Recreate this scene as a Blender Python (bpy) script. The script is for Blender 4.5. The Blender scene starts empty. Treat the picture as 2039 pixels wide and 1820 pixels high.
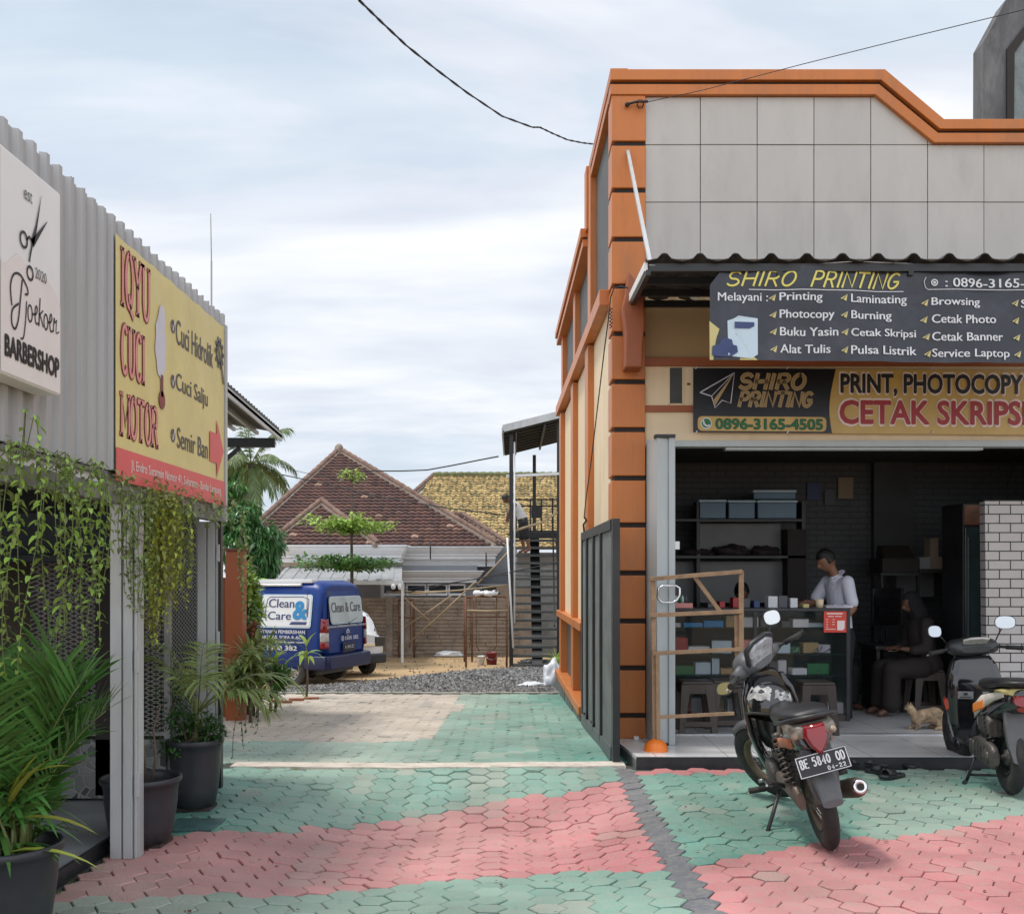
import bpy, bmesh, math, random
from mathutils import Vector as V, Matrix, Euler, noise as mnoise
random.seed(7)
R = math.radians
col = bpy.context.scene.collection
scene = bpy.context.scene

# ---------------------------------------------------------------- camera maths
HY, CX, FF, CH = 1145.0, 1019.5, 2104.0, 1.6
def P(x, y, Y): return V(((x-CX)*Y/FF, Y, CH-(y-HY)*Y/FF))
def WX(x, Y): return (x-CX)*Y/FF
def WZ(y, Y): return CH-(y-HY)*Y/FF
PROF = [(-5, 0), (8.9, 0), (16.5, -.25), (20.5, -.46), (26, -.55), (60, -.6), (900, -.6)]
def gz(Y):
    for (a, za), (b, zb) in zip(PROF, PROF[1:]):
        if Y <= b: return za+(zb-za)*(Y-a)/(b-a)
    return PROF[-1][1]
def GY(y):
    Y = 10.
    for _ in range(30): Y = .5*Y+.5*FF*(CH-gz(Y))/(y-HY)
    return Y
def Gp(x, y):
    Y = GY(y); return V((WX(x, Y), Y, gz(Y)))

# ---------------------------------------------------------------- object helpers
def link(o): col.objects.link(o); return o
def tag(o, label=None, cat=None, group=None, kind=None):
    if label: o['label'] = label
    if cat: o['category'] = cat
    if group: o['group'] = group
    if kind: o['kind'] = kind
    return o
def empty(name, loc, label=None, cat=None, group=None, rz=0):
    o = bpy.data.objects.new(name, None); link(o); o.location = loc; o.rotation_euler = (0, 0, rz)
    o.empty_display_size = .1
    return tag(o, label, cat, group)
def children(o): return [c for c in bpy.data.objects if c.parent is o]
def copy_tree(o, parent=None):
    c = o.copy(); link(c)
    if parent is not None: c.parent = parent
    for ch in children(o): copy_tree(ch, c)
    return c

class MB:
    def __init__(s): s.v = []; s.f = []; s.sm = []; s.mi = []; s.cur = 0; s.M = None
    def add(s, vs, fs, smooth=False):
        b = len(s.v)
        if s.M is not None: vs = [s.M @ V(p) for p in vs]
        s.v += [tuple(p) for p in vs]
        for f in fs:
            s.f.append(tuple(b+i for i in f)); s.sm.append(smooth); s.mi.append(s.cur)
        return s
    def poly(s, pts): return s.add(pts, [tuple(range(len(pts)))])
    def box(s, x0, x1, y0, y1, z0, z1):
        if x0 > x1: x0, x1 = x1, x0
        if y0 > y1: y0, y1 = y1, y0
        if z0 > z1: z0, z1 = z1, z0
        vs = [(x0,y0,z0),(x1,y0,z0),(x1,y1,z0),(x0,y1,z0),(x0,y0,z1),(x1,y0,z1),(x1,y1,z1),(x0,y1,z1)]
        return s.add(vs, [(0,3,2,1),(4,5,6,7),(0,1,5,4),(1,2,6,5),(2,3,7,6),(3,0,4,7)])
    def hexa(s, a, b):   # two quads (lists of 4) -> solid
        vs = list(a)+list(b)
        return s.add(vs, [(0,3,2,1),(4,5,6,7),(0,1,5,4),(1,2,6,5),(2,3,7,6),(3,0,4,7)])
    def bar(s, p, q, w, h, up=(0,0,1)):
        p, q = V(p), V(q); d = (q-p).normalized(); u = V(up)
        if abs(d.dot(u)) > .95: u = V((0,1,0)) if abs(d.y) < .9 else V((1,0,0))
        sd = d.cross(u).normalized(); u2 = sd.cross(d).normalized()
        a = [p+sd*w/2*i+u2*h/2*j for i, j in ((-1,-1),(1,-1),(1,1),(-1,1))]
        b = [x+(q-p) for x in a]
        return s.hexa(a, b)
    def prism(s, pts, vec, smooth=False):   # polygon pts extruded along vec
        n = len(pts); vec = V(vec); a = [V(p) for p in pts]; b = [p+vec for p in a]
        fs = [tuple(range(n))[::-1], tuple(range(n, 2*n))]
        s.add(a+b, fs)
        return s.add(a+b, [(i, (i+1) % n, n+(i+1) % n, n+i) for i in range(n)], smooth)
    def tube(s, pts, r, n=8, caps=True, flat=1.0):
        pts = [V(p) for p in pts]; m = len(pts)
        rs = r if isinstance(r, (list, tuple)) else [r]*m
        vs = []; prev = None
        for i, p in enumerate(pts):
            d = (pts[min(i+1, m-1)]-pts[max(i-1, 0)])
            d = d.normalized() if d.length > 1e-9 else V((0,0,1))
            if prev is None:
                u = V((0,0,1)) if abs(d.z) < .9 else V((0,1,0))
                u = (u-d*u.dot(d)).normalized()
            else:
                u = prev-d*prev.dot(d); u = u.normalized() if u.length > 1e-6 else V((1,0,0))
            prev = u; w = d.cross(u)
            for k in range(n):
                a = 2*math.pi*k/n; vs.append(p+(u*math.cos(a)*flat+w*math.sin(a))*rs[i])
        fs = [(i*n+k, i*n+(k+1) % n, (i+1)*n+(k+1) % n, (i+1)*n+k) for i in range(m-1) for k in range(n)]
        s.add(vs, fs, True)
        if caps: s.add(vs[:n], [tuple(range(n))[::-1]]); s.add(vs[-n:], [tuple(range(n))])
        return s
    def lathe(s, prof, o=(0,0,0), axis=(0,0,1), n=24, smooth=True, arc=None):   # prof [(r,h)]
        ax = V(axis).normalized(); o = V(o)
        u = V((1,0,0)) if abs(ax.x) < .9 else V((0,1,0))
        u = (u-ax*u.dot(ax)).normalized(); w = ax.cross(u); vs = []
        for r, h in prof:
            for k in range(n):
                a = 2*math.pi*k/n; vs.append(o+ax*h+(u*math.cos(a)+w*math.sin(a))*r)
        fs = [(i*n+k, i*n+(k+1) % n, (i+1)*n+(k+1) % n, (i+1)*n+k) for i in range(len(prof)-1) for k in range(n)]
        return s.add(vs, fs, smooth)
    def ell(s, c, r, nu=14, nv=9, rot=None):
        c = V(c); r = (r, r, r) if not isinstance(r, (tuple, list)) else r; vs = []
        for j in range(nv+1):
            t = math.pi*j/nv
            for i in range(nu):
                a = 2*math.pi*i/nu
                p = V((r[0]*math.sin(t)*math.cos(a), r[1]*math.sin(t)*math.sin(a), r[2]*math.cos(t)))
                if rot is not None: p = rot @ p
                vs.append(c+p)
        fs = [(j*nu+i, (j+1)*nu+i, (j+1)*nu+(i+1) % nu, j*nu+(i+1) % nu) for j in range(nv) for i in range(nu)]
        return s.add(vs, fs, True)
    def loft(s, rings, caps=True, smooth=True):
        n = len(rings[0]); vs = [p for r in rings for p in r]
        fs = [(i*n+k, i*n+(k+1) % n, (i+1)*n+(k+1) % n, (i+1)*n+k) for i in range(len(rings)-1) for k in range(n)]
        s.add(vs, fs, smooth)
        if caps: s.add(rings[0], [tuple(range(n))[::-1]]); s.add(rings[-1], [tuple(range(n))])
        return s
    def build(s, name, m=None, parent=None, bevel=0, sub=0, attr=None, fixn=True):
        me = bpy.data.meshes.new(name); me.from_pydata(s.v, [], s.f)
        me.polygons.foreach_set('use_smooth', s.sm); me.polygons.foreach_set('material_index', s.mi)
        me.update()
        if fixn:
            bm = bmesh.new(); bm.from_mesh(me); bmesh.ops.remove_doubles(bm, verts=bm.verts, dist=1e-6)
            bmesh.ops.recalc_face_normals(bm, faces=bm.faces); bm.to_mesh(me); bm.free()
        o = bpy.data.objects.new(name, me); link(o)
        if m is not None:
            for k in (m if isinstance(m, (list, tuple)) else [m]): me.materials.append(k)
        if parent is not None:
            o.parent = parent; o.matrix_parent_inverse = Matrix.Identity(4)
        if bevel:
            b = o.modifiers.new('bevel', 'BEVEL'); b.width = bevel; b.segments = 2; b.limit_method = 'ANGLE'; b.angle_limit = R(35)
        if sub:
            b = o.modifiers.new('sub', 'SUBSURF'); b.levels = sub; b.render_levels = sub
        return o
def local(parent, p):   # world point -> parent's frame (parent has loc + z rot only)
    return Matrix.Rotation(-parent.rotation_euler.z, 4, 'Z') @ (V(p)-parent.location)
def wm(o):
    m = Matrix.Translation(o.location) @ o.rotation_euler.to_matrix().to_4x4()
    return wm(o.parent) @ m if o.parent is not None else m
class WB(MB):           # builder in world coords that is parented to an Empty at some location
    def build(s, name, m=None, parent=None, **k):
        o = MB.build(s, name, m, parent, **k)
        if parent is not None: o.data.transform(wm(parent).inverted())
        return o

# ---------------------------------------------------------------- materials
def nd(nt, t, **k):
    n = nt.nodes.new(t)
    for a, b in k.items(): setattr(n, a, b)
    return n
def mat(name, c, rough=.6, metal=0, var=.12, vs=3., bump=0., bs=40., dirt=None, dirt_amt=.35, ds=1.2, spec=.5, trans=0, alpha=1, coat=0, stretch=None, emit=0, sheen=0, coords='Object', leafvar=False, island=0):
    m = bpy.data.materials.new(name); m.use_nodes = True; nt = m.node_tree; b = nt.nodes['Principled BSDF']; L = nt.links.new
    b.inputs['Roughness'].default_value = rough; b.inputs['Metallic'].default_value = metal
    b.inputs['Specular IOR Level'].default_value = spec; b.inputs['Coat Weight'].default_value = coat
    if trans: b.inputs['Transmission Weight'].default_value = trans
    if alpha < 1: b.inputs['Alpha'].default_value = alpha
    tc = nd(nt, 'ShaderNodeTexCoord'); src = tc.outputs[coords]
    if stretch:
        mp = nd(nt, 'ShaderNodeMapping'); mp.inputs['Scale'].default_value = stretch; L(src, mp.inputs[0]); src = mp.outputs[0]
    n = nd(nt, 'ShaderNodeTexNoise'); n.inputs['Scale'].default_value = vs; n.inputs['Detail'].default_value = 6; n.inputs['Roughness'].default_value = .65; L(src, n.inputs['Vector'])
    hi = [min(1, x*(1+var)) for x in c]; lo = [x*(1-var) for x in c]
    mx = nd(nt, 'ShaderNodeMix', data_type='RGBA'); mr = nd(nt, 'ShaderNodeMapRange'); mr.inputs[1].default_value = .3; mr.inputs[2].default_value = .7
    L(n.outputs[0], mr.inputs[0]); L(mr.outputs[0], mx.inputs[0]); mx.inputs[6].default_value = (*lo, 1); mx.inputs[7].default_value = (*hi, 1); out = mx.outputs[2]
    if dirt is not None:
        n2 = nd(nt, 'ShaderNodeTexNoise'); n2.inputs['Scale'].default_value = ds; n2.inputs['Detail'].default_value = 9; n2.inputs['Roughness'].default_value = .72; L(src, n2.inputs['Vector'])
        m2 = nd(nt, 'ShaderNodeMapRange'); m2.inputs[1].default_value = .5; m2.inputs[2].default_value = .75; m2.inputs[4].default_value = dirt_amt; L(n2.outputs[0], m2.inputs[0])
        x2 = nd(nt, 'ShaderNodeMix', data_type='RGBA'); L(m2.outputs[0], x2.inputs[0]); L(out, x2.inputs[6]); x2.inputs[7].default_value = (*dirt, 1); out = x2.outputs[2]
    if leafvar:
        g = nd(nt, 'ShaderNodeNewGeometry'); hs = nd(nt, 'ShaderNodeHueSaturation'); ma = nd(nt, 'ShaderNodeMapRange'); ma.inputs[3].default_value = .6; ma.inputs[4].default_value = 1.5
        mb_ = nd(nt, 'ShaderNodeMapRange'); mb_.inputs[3].default_value = .48; mb_.inputs[4].default_value = .515
        L(g.outputs['Random Per Island'], ma.inputs[0]); L(g.outputs['Random Per Island'], mb_.inputs[0]); L(ma.outputs[0], hs.inputs['Value']); L(mb_.outputs[0], hs.inputs['Hue']); L(out, hs.inputs['Color']); out = hs.outputs[0]
        b.inputs['Subsurface Weight'].default_value = 0
        tr = nd(nt, 'ShaderNodeBsdfTranslucent'); L(out, tr.inputs[0]); ms = nd(nt, 'ShaderNodeMixShader'); ms.inputs[0].default_value = .3
        L(b.outputs[0], ms.inputs[1]); L(tr.outputs[0], ms.inputs[2]); L(ms.outputs[0], nt.nodes['Material Output'].inputs[0])
    if island:
        g = nd(nt, 'ShaderNodeNewGeometry'); hs = nd(nt, 'ShaderNodeHueSaturation'); ma = nd(nt, 'ShaderNodeMapRange'); ma.inputs[3].default_value = 1-island; ma.inputs[4].default_value = 1+island
        L(g.outputs['Random Per Island'], ma.inputs[0]); L(ma.outputs[0], hs.inputs['Value']); L(out, hs.inputs['Color']); out = hs.outputs[0]
    L(out, b.inputs['Base Color'])
    if emit: L(out, b.inputs['Emission Color']); b.inputs['Emission Strength'].default_value = emit
    if bump:
        n3 = nd(nt, 'ShaderNodeTexNoise'); n3.inputs['Scale'].default_value = bs; n3.inputs['Detail'].default_value = 5; L(src, n3.inputs['Vector'])
        bp = nd(nt, 'ShaderNodeBump'); bp.inputs['Strength'].default_value = bump; bp.inputs['Distance'].default_value = .02; L(n3.outputs[0], bp.inputs['Height']); L(bp.outputs[0], b.inputs['Normal'])
    m.diffuse_color = (*c, 1)
    return m
def sub_rough(m, scale=8, lo=.25, hi=.6):   # noisy roughness
    nt = m.node_tree; b = nt.nodes['Principled BSDF']; n = nd(nt, 'ShaderNodeTexNoise'); n.inputs['Scale'].default_value = scale; n.inputs['Detail'].default_value = 5
    r = nd(nt, 'ShaderNodeMapRange'); r.inputs[1].default_value = .3; r.inputs[2].default_value = .7; r.inputs[3].default_value = lo; r.inputs[4].default_value = hi
    nt.links.new(n.outputs[0], r.inputs[0]); nt.links.new(r.outputs[0], b.inputs['Roughness']); return m
BROWN = (.10, .075, .05)
M = {}
def defm(k, *a, **kw): M[k] = mat(k, *a, **kw)
defm('orange', (.53, .165, .032), .42, var=.10, vs=2, bump=.18, bs=26, dirt=(.27,.125,.06), dirt_amt=.72, ds=3.2, stretch=(1,1,.2), island=.06)
defm('orange_dark', (.30, .08, .025), .5, var=.1, vs=2, bump=.1, dirt=BROWN, dirt_amt=.25)
defm('groove', (.02, .014, .012), .7)
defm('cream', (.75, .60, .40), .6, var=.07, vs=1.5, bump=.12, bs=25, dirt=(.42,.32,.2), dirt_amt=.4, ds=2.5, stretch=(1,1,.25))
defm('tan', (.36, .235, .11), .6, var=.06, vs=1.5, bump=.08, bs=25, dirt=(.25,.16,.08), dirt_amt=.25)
defm('panel_grey', (.075, .08, .078), .6, var=.2, vs=2, bump=.15)
defm('concrete', (.25, .25, .24), .8, var=.2, vs=2.5, bump=.3, bs=30, dirt=(.10,.10,.095), dirt_amt=.5)
defm('concrete_dark', (.10, .10, .105), .75, var=.45, vs=2.0, bump=.4, bs=20, dirt=(.22,.22,.21), dirt_amt=.9, ds=2.6, stretch=(1,1,.35))
defm('floor_tile', (.50, .49, .49), .22, var=.06, vs=2, dirt=(.33,.31,.3), dirt_amt=.4, ds=1.5)
defm('black_metal', (.016, .017, .019), .42, metal=.0, var=.3, vs=6, bump=.06, dirt=(.06,.055,.05), dirt_amt=.5)
defm('grey_metal', (.50, .51, .51), .42, metal=.3, var=.12, vs=5, bump=.04, dirt=(.18,.17,.15), dirt_amt=.45, stretch=(1,1,.25))
defm('door_grey', (.44, .475, .48), .42, var=.07, vs=3, bump=.04, dirt=(.2,.2,.19), dirt_amt=.4, stretch=(1,1,.3))
defm('cladding', (.415, .415, .42), .45, metal=.2, var=.14, vs=3, bump=.03, dirt=(.22,.19,.16), dirt_amt=.6, ds=3, stretch=(1,1,.12))
defm('white_paint', (.72, .73, .74), .45, var=.05, vs=3, dirt=(.45,.44,.42), dirt_amt=.3)
defm('white_plastic', (.78, .78, .785), .3, var=.03, vs=3, dirt=(.5,.48,.45), dirt_amt=.2)
defm('chrome', (.75, .75, .76), .12, metal=1, var=.05)
defm('steel', (.42, .42, .43), .35, metal=.9, var=.2, vs=12, dirt=(.15,.12,.1), dirt_amt=.6, ds=6)
defm('rust', (.16, .075, .045), .75, metal=.1, var=.4, vs=12, bump=.3, dirt=(.07,.05,.04), dirt_amt=.6, ds=6)
defm('muffler', (.16, .125, .105), .5, metal=.6, var=.3, vs=14, bump=.1, dirt=(.25,.2,.16), dirt_amt=.6, ds=9)
defm('wood', (.32, .20, .115), .7, var=.3, vs=9, bump=.35, bs=60, dirt=(.16,.11,.08), dirt_amt=.6, ds=4)
defm('bamboo', (.34, .26, .16), .6, var=.25, vs=6, bump=.1)
defm('black_plastic', (.022, .023, .026), .38, var=.25, vs=8, bump=.05, dirt=(.08,.075,.07), dirt_amt=.45, ds=5)
defm('pot_plastic', (.028, .030, .036), .42, var=.15, vs=5, bump=.04, dirt=(.07,.065,.06), dirt_amt=.4, ds=4)
defm('grey_plastic', (.085, .088, .093), .45, var=.2, vs=8, bump=.04, dirt=(.15,.13,.11), dirt_amt=.5, ds=6)
defm('gloss_black', (.010, .010, .012), .12, var=.2, coat=.8, dirt=(.05,.045,.04), dirt_amt=.35, ds=6)
defm('seat_black', (.014, .014, .016), .42, var=.2, bump=.12, bs=220)
defm('rubber', (.018, .018, .018), .75, var=.3, vs=12, bump=.2, bs=120, dirt=(.09,.08,.065), dirt_amt=.6, ds=7)
defm('rim_brown', (.14, .105, .07), .5, metal=.5, var=.3, vs=14, dirt=(.05,.04,.03), dirt_amt=.6, ds=8)
defm('engine', (.09, .085, .08), .5, metal=.5, var=.4, vs=18, bump=.3, dirt=(.12,.09,.06), dirt_amt=.7, ds=10)
defm('red_lens', (.22, .008, .012), .15, var=.2, coat=.5)
defm('clear_lens', (.45, .43, .40), .15, var=.2, vs=20, coat=.5)
defm('mirror', (.52, .54, .56), .03, metal=1, var=0)
defm('brown_plastic', (.048, .034, .028), .45, var=.12, vs=5, dirt=(.1,.08,.07), dirt_amt=.3)
defm('orange_plastic', (.85, .2, .02), .35, var=.05)
defm('glass', (.03, .045, .045), .04, var=0, alpha=.16, spec=.8)
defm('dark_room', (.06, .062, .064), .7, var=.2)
defm('terrace', (.24, .25, .255), .5, var=.25, vs=2.2, bump=.1, dirt=(.12,.12,.12), dirt_amt=.5)
defm('skin', (.22, .105, .062), .5, var=.08, vs=8)
defm('skin_dark', (.14, .065, .04), .5, var=.08, vs=8)
defm('hair', (.008, .007, .007), .5, var=.3, vs=30, bump=.4, bs=120)
defm('shirt', (.60, .61, .70), .75, var=.05, vs=6, bump=.35, bs=9)
defm('tank_top', (.55, .56, .56), .8, var=.05, bump=.3, bs=10)
defm('trouser', (.012, .012, .015), .8, var=.2, bump=.3, bs=10)
defm('dress', (.024, .018, .017), .85, var=.2, bump=.3, bs=8)
defm('hijab', (.009, .008, .010), .85, var=.2, bump=.3, bs=8)
defm('sand', (.42, .29, .155), .9, var=.2, vs=1.2, bump=.5, bs=12, dirt=(.25,.18,.11), dirt_amt=.5, ds=.7)
defm('soil', (.05, .035, .025), .95, var=.4, vs=20, bump=.8, bs=40)
defm('white_house', (.74, .75, .77), .6, var=.05, vs=2, dirt=(.4,.4,.4), dirt_amt=.3)
defm('grey_house', (.26, .27, .285), .65, var=.08, vs=2)
defm('window_dark', (.02, .025, .035), .1, var=.1, coat=.3)
defm('cable', (.012, .012, .013), .6)
defm('leaf_palm', (0.073,0.177,0.037), .38, var=.25, vs=4, leafvar=True)
defm('leaf_olive', (0.216,0.281,0.085), .42, var=.25, vs=4, leafvar=True)
defm('leaf_light', (0.298,0.448,0.082), .42, var=.25, vs=5, leafvar=True)
defm('leaf_yellow', (0.344,0.367,0.058), .42, var=.25, vs=5, leafvar=True)
defm('leaf_mango', (0.06,0.158,0.045), .32, var=.3, vs=2, leafvar=True)
defm('leaf_dark', (0.053,0.128,0.033), .38, var=.3, vs=4, leafvar=True)
defm('leaf_red', (.30, .14, .07), .45, var=.3, vs=4, leafvar=True)
defm('leaf_coco', (0.119,0.175,0.063), .5, var=.3, vs=1, leafvar=True)
defm('stem_green', (.13, .16, .05), .5, var=.3)
defm('stem_brown', (.11, .075, .05), .7, var=.3, bump=.3)
defm('trunk', (.10, .08, .06), .85, var=.3, vs=6, bump=.6, bs=25)
for k_, c_ in dict(ink_black=(.014,.014,.017), ink_white=(.66,.67,.70), ink_yellow=(.68,.60,.13), ink_gold=(.42,.29,.14), ink_red=(.36,.03,.035),
                   ink_green=(.015,.16,.05), ink_blue=(.02,.22,.48), ink_navy=(.03,.05,.15), ink_pink=(.72,.28,.26), ink_rose=(.80,.66,.62), ink_scarlet=(.62,.09,.09),
                   ink_grey=(.075,.075,.085), ink_blush=(.75,.69,.675), ink_umber=(.27,.19,.10), ink_lilac=(.60,.58,.66), ink_maroon=(.22,.035,.04), ink_paleblue=(.50,.62,.70), ink_darkgreen=(.01,.07,.03), ink_straw=(.55,.48,.20)).items():
    defm(k_, c_, .45, var=.04, vs=6)
defm('banner_navy', (.022, .024, .036), .28, var=.3, vs=3, bump=.7, bs=4, dirt=(.07,.07,.09), dirt_amt=.5, ds=3)
defm('banner_black', (.008, .008, .012), .35, var=.2, vs=2, bump=.2, bs=5)
defm('banner_gold', (.55, .36, .105), .34, var=.12, vs=2, bump=.5, bs=4)
defm('banner_yellow', (.68, .57, .23), .38, var=.07, vs=2, bump=.5, bs=3, dirt=(.55,.46,.2), dirt_amt=.4)
defm('banner_red', (.68, .10, .11), .42, var=.05, bump=.22, bs=4)

# ---------------------------------------------------------------- lettering
_tc = {}
def text_mesh(body, bold=0, res=3):
    k = (body, bold)
    if k in _tc: return _tc[k]
    cu = bpy.data.curves.new('txt', 'FONT'); cu.body = body; cu.size = 1; cu.offset = bold; cu.resolution_u = res
    o = bpy.data.objects.new('txt', cu); link(o)
    dg = bpy.context.evaluated_depsgraph_get(); dg.update()
    me = bpy.data.meshes.new_from_object(o.evaluated_get(dg))
    vs = [(v.co.x, v.co.y) for v in me.vertices]; fs = [tuple(p.vertices) for p in me.polygons]
    bpy.data.objects.remove(o); bpy.data.curves.remove(cu); bpy.data.meshes.remove(me)
    x0 = min(v[0] for v in vs); x1 = max(v[0] for v in vs); y0 = min(v[1] for v in vs); y1 = max(v[1] for v in vs)
    _tc[k] = ([((x-x0)/(x1-x0), (y-y0)/(y1-y0)) for x, y in vs], fs, x1-x0, y1-y0); return _tc[k]
class Plane:     # a flat sign: origin (lower left), u (width vector), v (height vector), n (normal towards viewer)
    def __init__(s, o, u, v, wave=None):
        s.o, s.u, s.v = V(o), V(u), V(v); s.n = s.u.cross(s.v).normalized(); s.wave = wave
    def at(s, a, b, d=0):
        w = s.wave(a, b) if s.wave else 0
        return s.o+s.u*a+s.v*b+s.n*(d+w)
    def text(s, mb, body, a0, b0, a1, b1, d=.003, bold=0, shear=0):
        vs, fs, ew, eh = text_mesh(body); h = (b1-b0)*s.v.length/s.u.length
        sh = [(0,0)] if not bold else [(-1,0),(1,0),(0,0)] if bold < .03 else [(-1,0),(1,0),(0,-1),(0,1),(.7,.7),(-.7,.7),(.7,-.7),(-.7,-.7),(0,0)]
        for k_, (ox, oy) in enumerate(sh):
            mb.add([s.at(a0+(a1-a0)*(x+ox*bold*.8/ew)+shear*h*y, b0+(b1-b0)*(y+oy*bold*.8/eh), d+k_*.00012) for x, y in vs], fs)
        return mb
    def poly(s, mb, pts, d=.003): mb.poly([s.at(a, b, d) for a, b in pts]); return mb
    def rect(s, mb, a0, b0, a1, b1, d=.003, r=0):
        if not r: return s.poly(mb, [(a0,b0),(a1,b0),(a1,b1),(a0,b1)], d)
        k = s.u.length/s.v.length; pts = []
        for cx, cy, st in ((a1-r,b0+r*k,-90),(a1-r,b1-r*k,0),(a0+r,b1-r*k,90),(a0+r,b0+r*k,180)):
            for t in range(5): an = R(st+t*22.5); pts.append((cx+r*math.cos(an), cy+r*k*math.sin(an)))
        return s.poly(mb, pts, d)
    def disc(s, mb, a, b, r, d=.003, n=20, r0=0):
        k = s.u.length/s.v.length
        o = [(a+r*math.cos(2*math.pi*i/n), b+r*k*math.sin(2*math.pi*i/n)) for i in range(n)]
        if not r0: return s.poly(mb, o, d)
        q = [(a+r0*math.cos(2*math.pi*i/n), b+r0*k*math.sin(2*math.pi*i/n)) for i in range(n)]
        for i in range(n): j = (i+1) % n; s.poly(mb, [o[i], o[j], q[j], q[i]], d)
        return mb
    def stroke(s, mb, pts, w, d=.003, w1=None):   # ribbon polyline, w in metres
        P3 = [s.at(a, b, d) for a, b in pts]; n = len(P3); L = []; Rr = []
        for i, p in enumerate(P3):
            t = (P3[min(i+1, n-1)]-P3[max(i-1, 0)]).normalized(); q = s.n.cross(t).normalized()
            ww = w if w1 is None else w+(w1-w)*i/(n-1)
            e = V((0,0,0)) if 0 < i < n-1 else t*ww*.3*(1 if i else -1)
            L.append(p+q*ww/2+e); Rr.append(p-q*ww/2+e)
        mb.add(L+Rr, [(i, i+1, n+i+1, n+i) for i in range(n-1)]); return mb
def catrom(pts, n=5):      # smooth curve through the points
    out = []; P_ = [pts[0]]+list(pts)+[pts[-1]]
    for i in range(1, len(P_)-2):
        for k in range(n):
            t = k/n; q = []
            for c in (0, 1):
                a, b, c_, d = P_[i-1][c], P_[i][c], P_[i+1][c], P_[i+2][c]; q.append(.5*(2*b+(c_-a)*t+(2*a-5*b+4*c_-d)*t*t+(-a+3*b-3*c_+d)*t**3))
            out.append(tuple(q))
    return out+[tuple(pts[-1])]
def arcp(cx, cy, rx, ry, a0, a1, n=10): return [(cx+rx*math.cos(R(a0+(a1-a0)*i/n)), cy+ry*math.sin(R(a0+(a1-a0)*i/n))) for i in range(n+1)]
STK = {'I': [[(.5,0),(.5,1)]], 'H': [[(.08,0),(.08,1)],[(.92,0),(.92,1)],[(.08,.5),(.92,.5)]], 'T': [[(.5,0),(.5,1)],[(0,1),(1,1)]],
 'M': [[(.05,0),(.05,1),(.5,.25),(.95,1),(.95,0)]], 'N': [[(.08,0),(.08,1),(.92,0),(.92,1)]], 'O': [arcp(.5,.5,.45,.5,90,450,20)],
 'Q': [arcp(.5,.5,.45,.5,90,450,20),[(.5,.22),(.75,-.05),(1,-.12)]], 'U': [[(.1,1),(.1,.35)]+arcp(.5,.35,.4,.35,180,360,8)+[(.9,1)]],
 'C': [arcp(.55,.5,.47,.5,50,310,14)], 'Y': [[(.05,1),(.5,.5),(.5,0)],[(.95,1),(.5,.5)]], 'S': [arcp(.5,.74,.38,.26,25,250,9)+arcp(.5,.25,.42,.25,100,-150,9)],
 'R': [[(.1,0),(.1,1),(.55,1)]+arcp(.55,.75,.33,.25,80,-90,7)+[(.1,.5)],[(.5,.5),(.92,0)]], 'P': [[(.1,0),(.1,1),(.55,1)]+arcp(.55,.74,.35,.26,80,-90,7)+[(.1,.48)]],
 'B': [[(.1,0),(.1,1),(.5,1)]+arcp(.5,.76,.34,.24,80,-90,6)+[(.1,.52)],[(.5,.52)]+arcp(.52,.26,.38,.26,80,-90,6)+[(.1,0)]], 'E': [[(.9,1),(.1,1),(.1,0),(.9,0)],[(.1,.52),(.75,.52)]], 'D': [[(.1,0),(.1,1),(.45,1)]+arcp(.45,.5,.45,.5,80,-90,8)+[(.1,0)]],
 '0': [arcp(.5,.5,.38,.5,90,450,16)], '5': [[(.85,1),(.2,1),(.15,.58)]+arcp(.48,.33,.38,.33,110,-140,10)], '8': [arcp(.5,.76,.30,.24,90,450,12),arcp(.5,.27,.38,.27,90,450,14)], '4': [[(.7,0),(.7,1),(.1,.3),(.95,.3)]], '2': [arcp(.5,.68,.36,.32,160,-30,8)+[(.1,0),(.9,0)]], '-': [[(.2,.5),(.8,.5)]],
 'G': [arcp(.52,.5,.45,.5,50,340,14)+[(.95,.45),(.55,.45)]]}
SER = {'I': [(.5,0),(.5,1)], 'H': [(.08,0),(.08,1),(.92,0),(.92,1)], 'M': [(.05,0),(.95,0),(.05,1),(.95,1)], 'U': [(.1,1),(.9,1)], 'Y': [(.5,0),(.05,1),(.95,1)], 'T': [(.5,0)], 'R': [(.1,0),(.1,1),(.95,0)]}
def stroke_text(pl, mb, body, a0, b0, a1, b1, w, d=.003, shear=0, serif=0, gap=.18, wd={'I': .35, 'M': 1.25, 'N': 1.05, ' ': .7}):
    ws = [wd.get(c, 1.) for c in body]; tot = sum(ws)+gap*(len(body)-1); x = 0; H = b1-b0; A = a1-a0
    sh = shear*H*pl.v.length/pl.u.length
    for c, cw in zip(body, ws):
        def T(p): return (a0+A*(x+p[0]*cw)/tot+sh*p[1], b0+H*p[1])
        for ln in STK.get(c, []): pl.stroke(mb, [T(p) for p in ln], w, d)
        if serif:
            for px_, py_ in SER.get(c, []): pl.stroke(mb, [T((px_-.2/cw, py_)), T((px_+.2/cw, py_))], w*.6, d)
        x += cw+gap
    return mb
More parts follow.
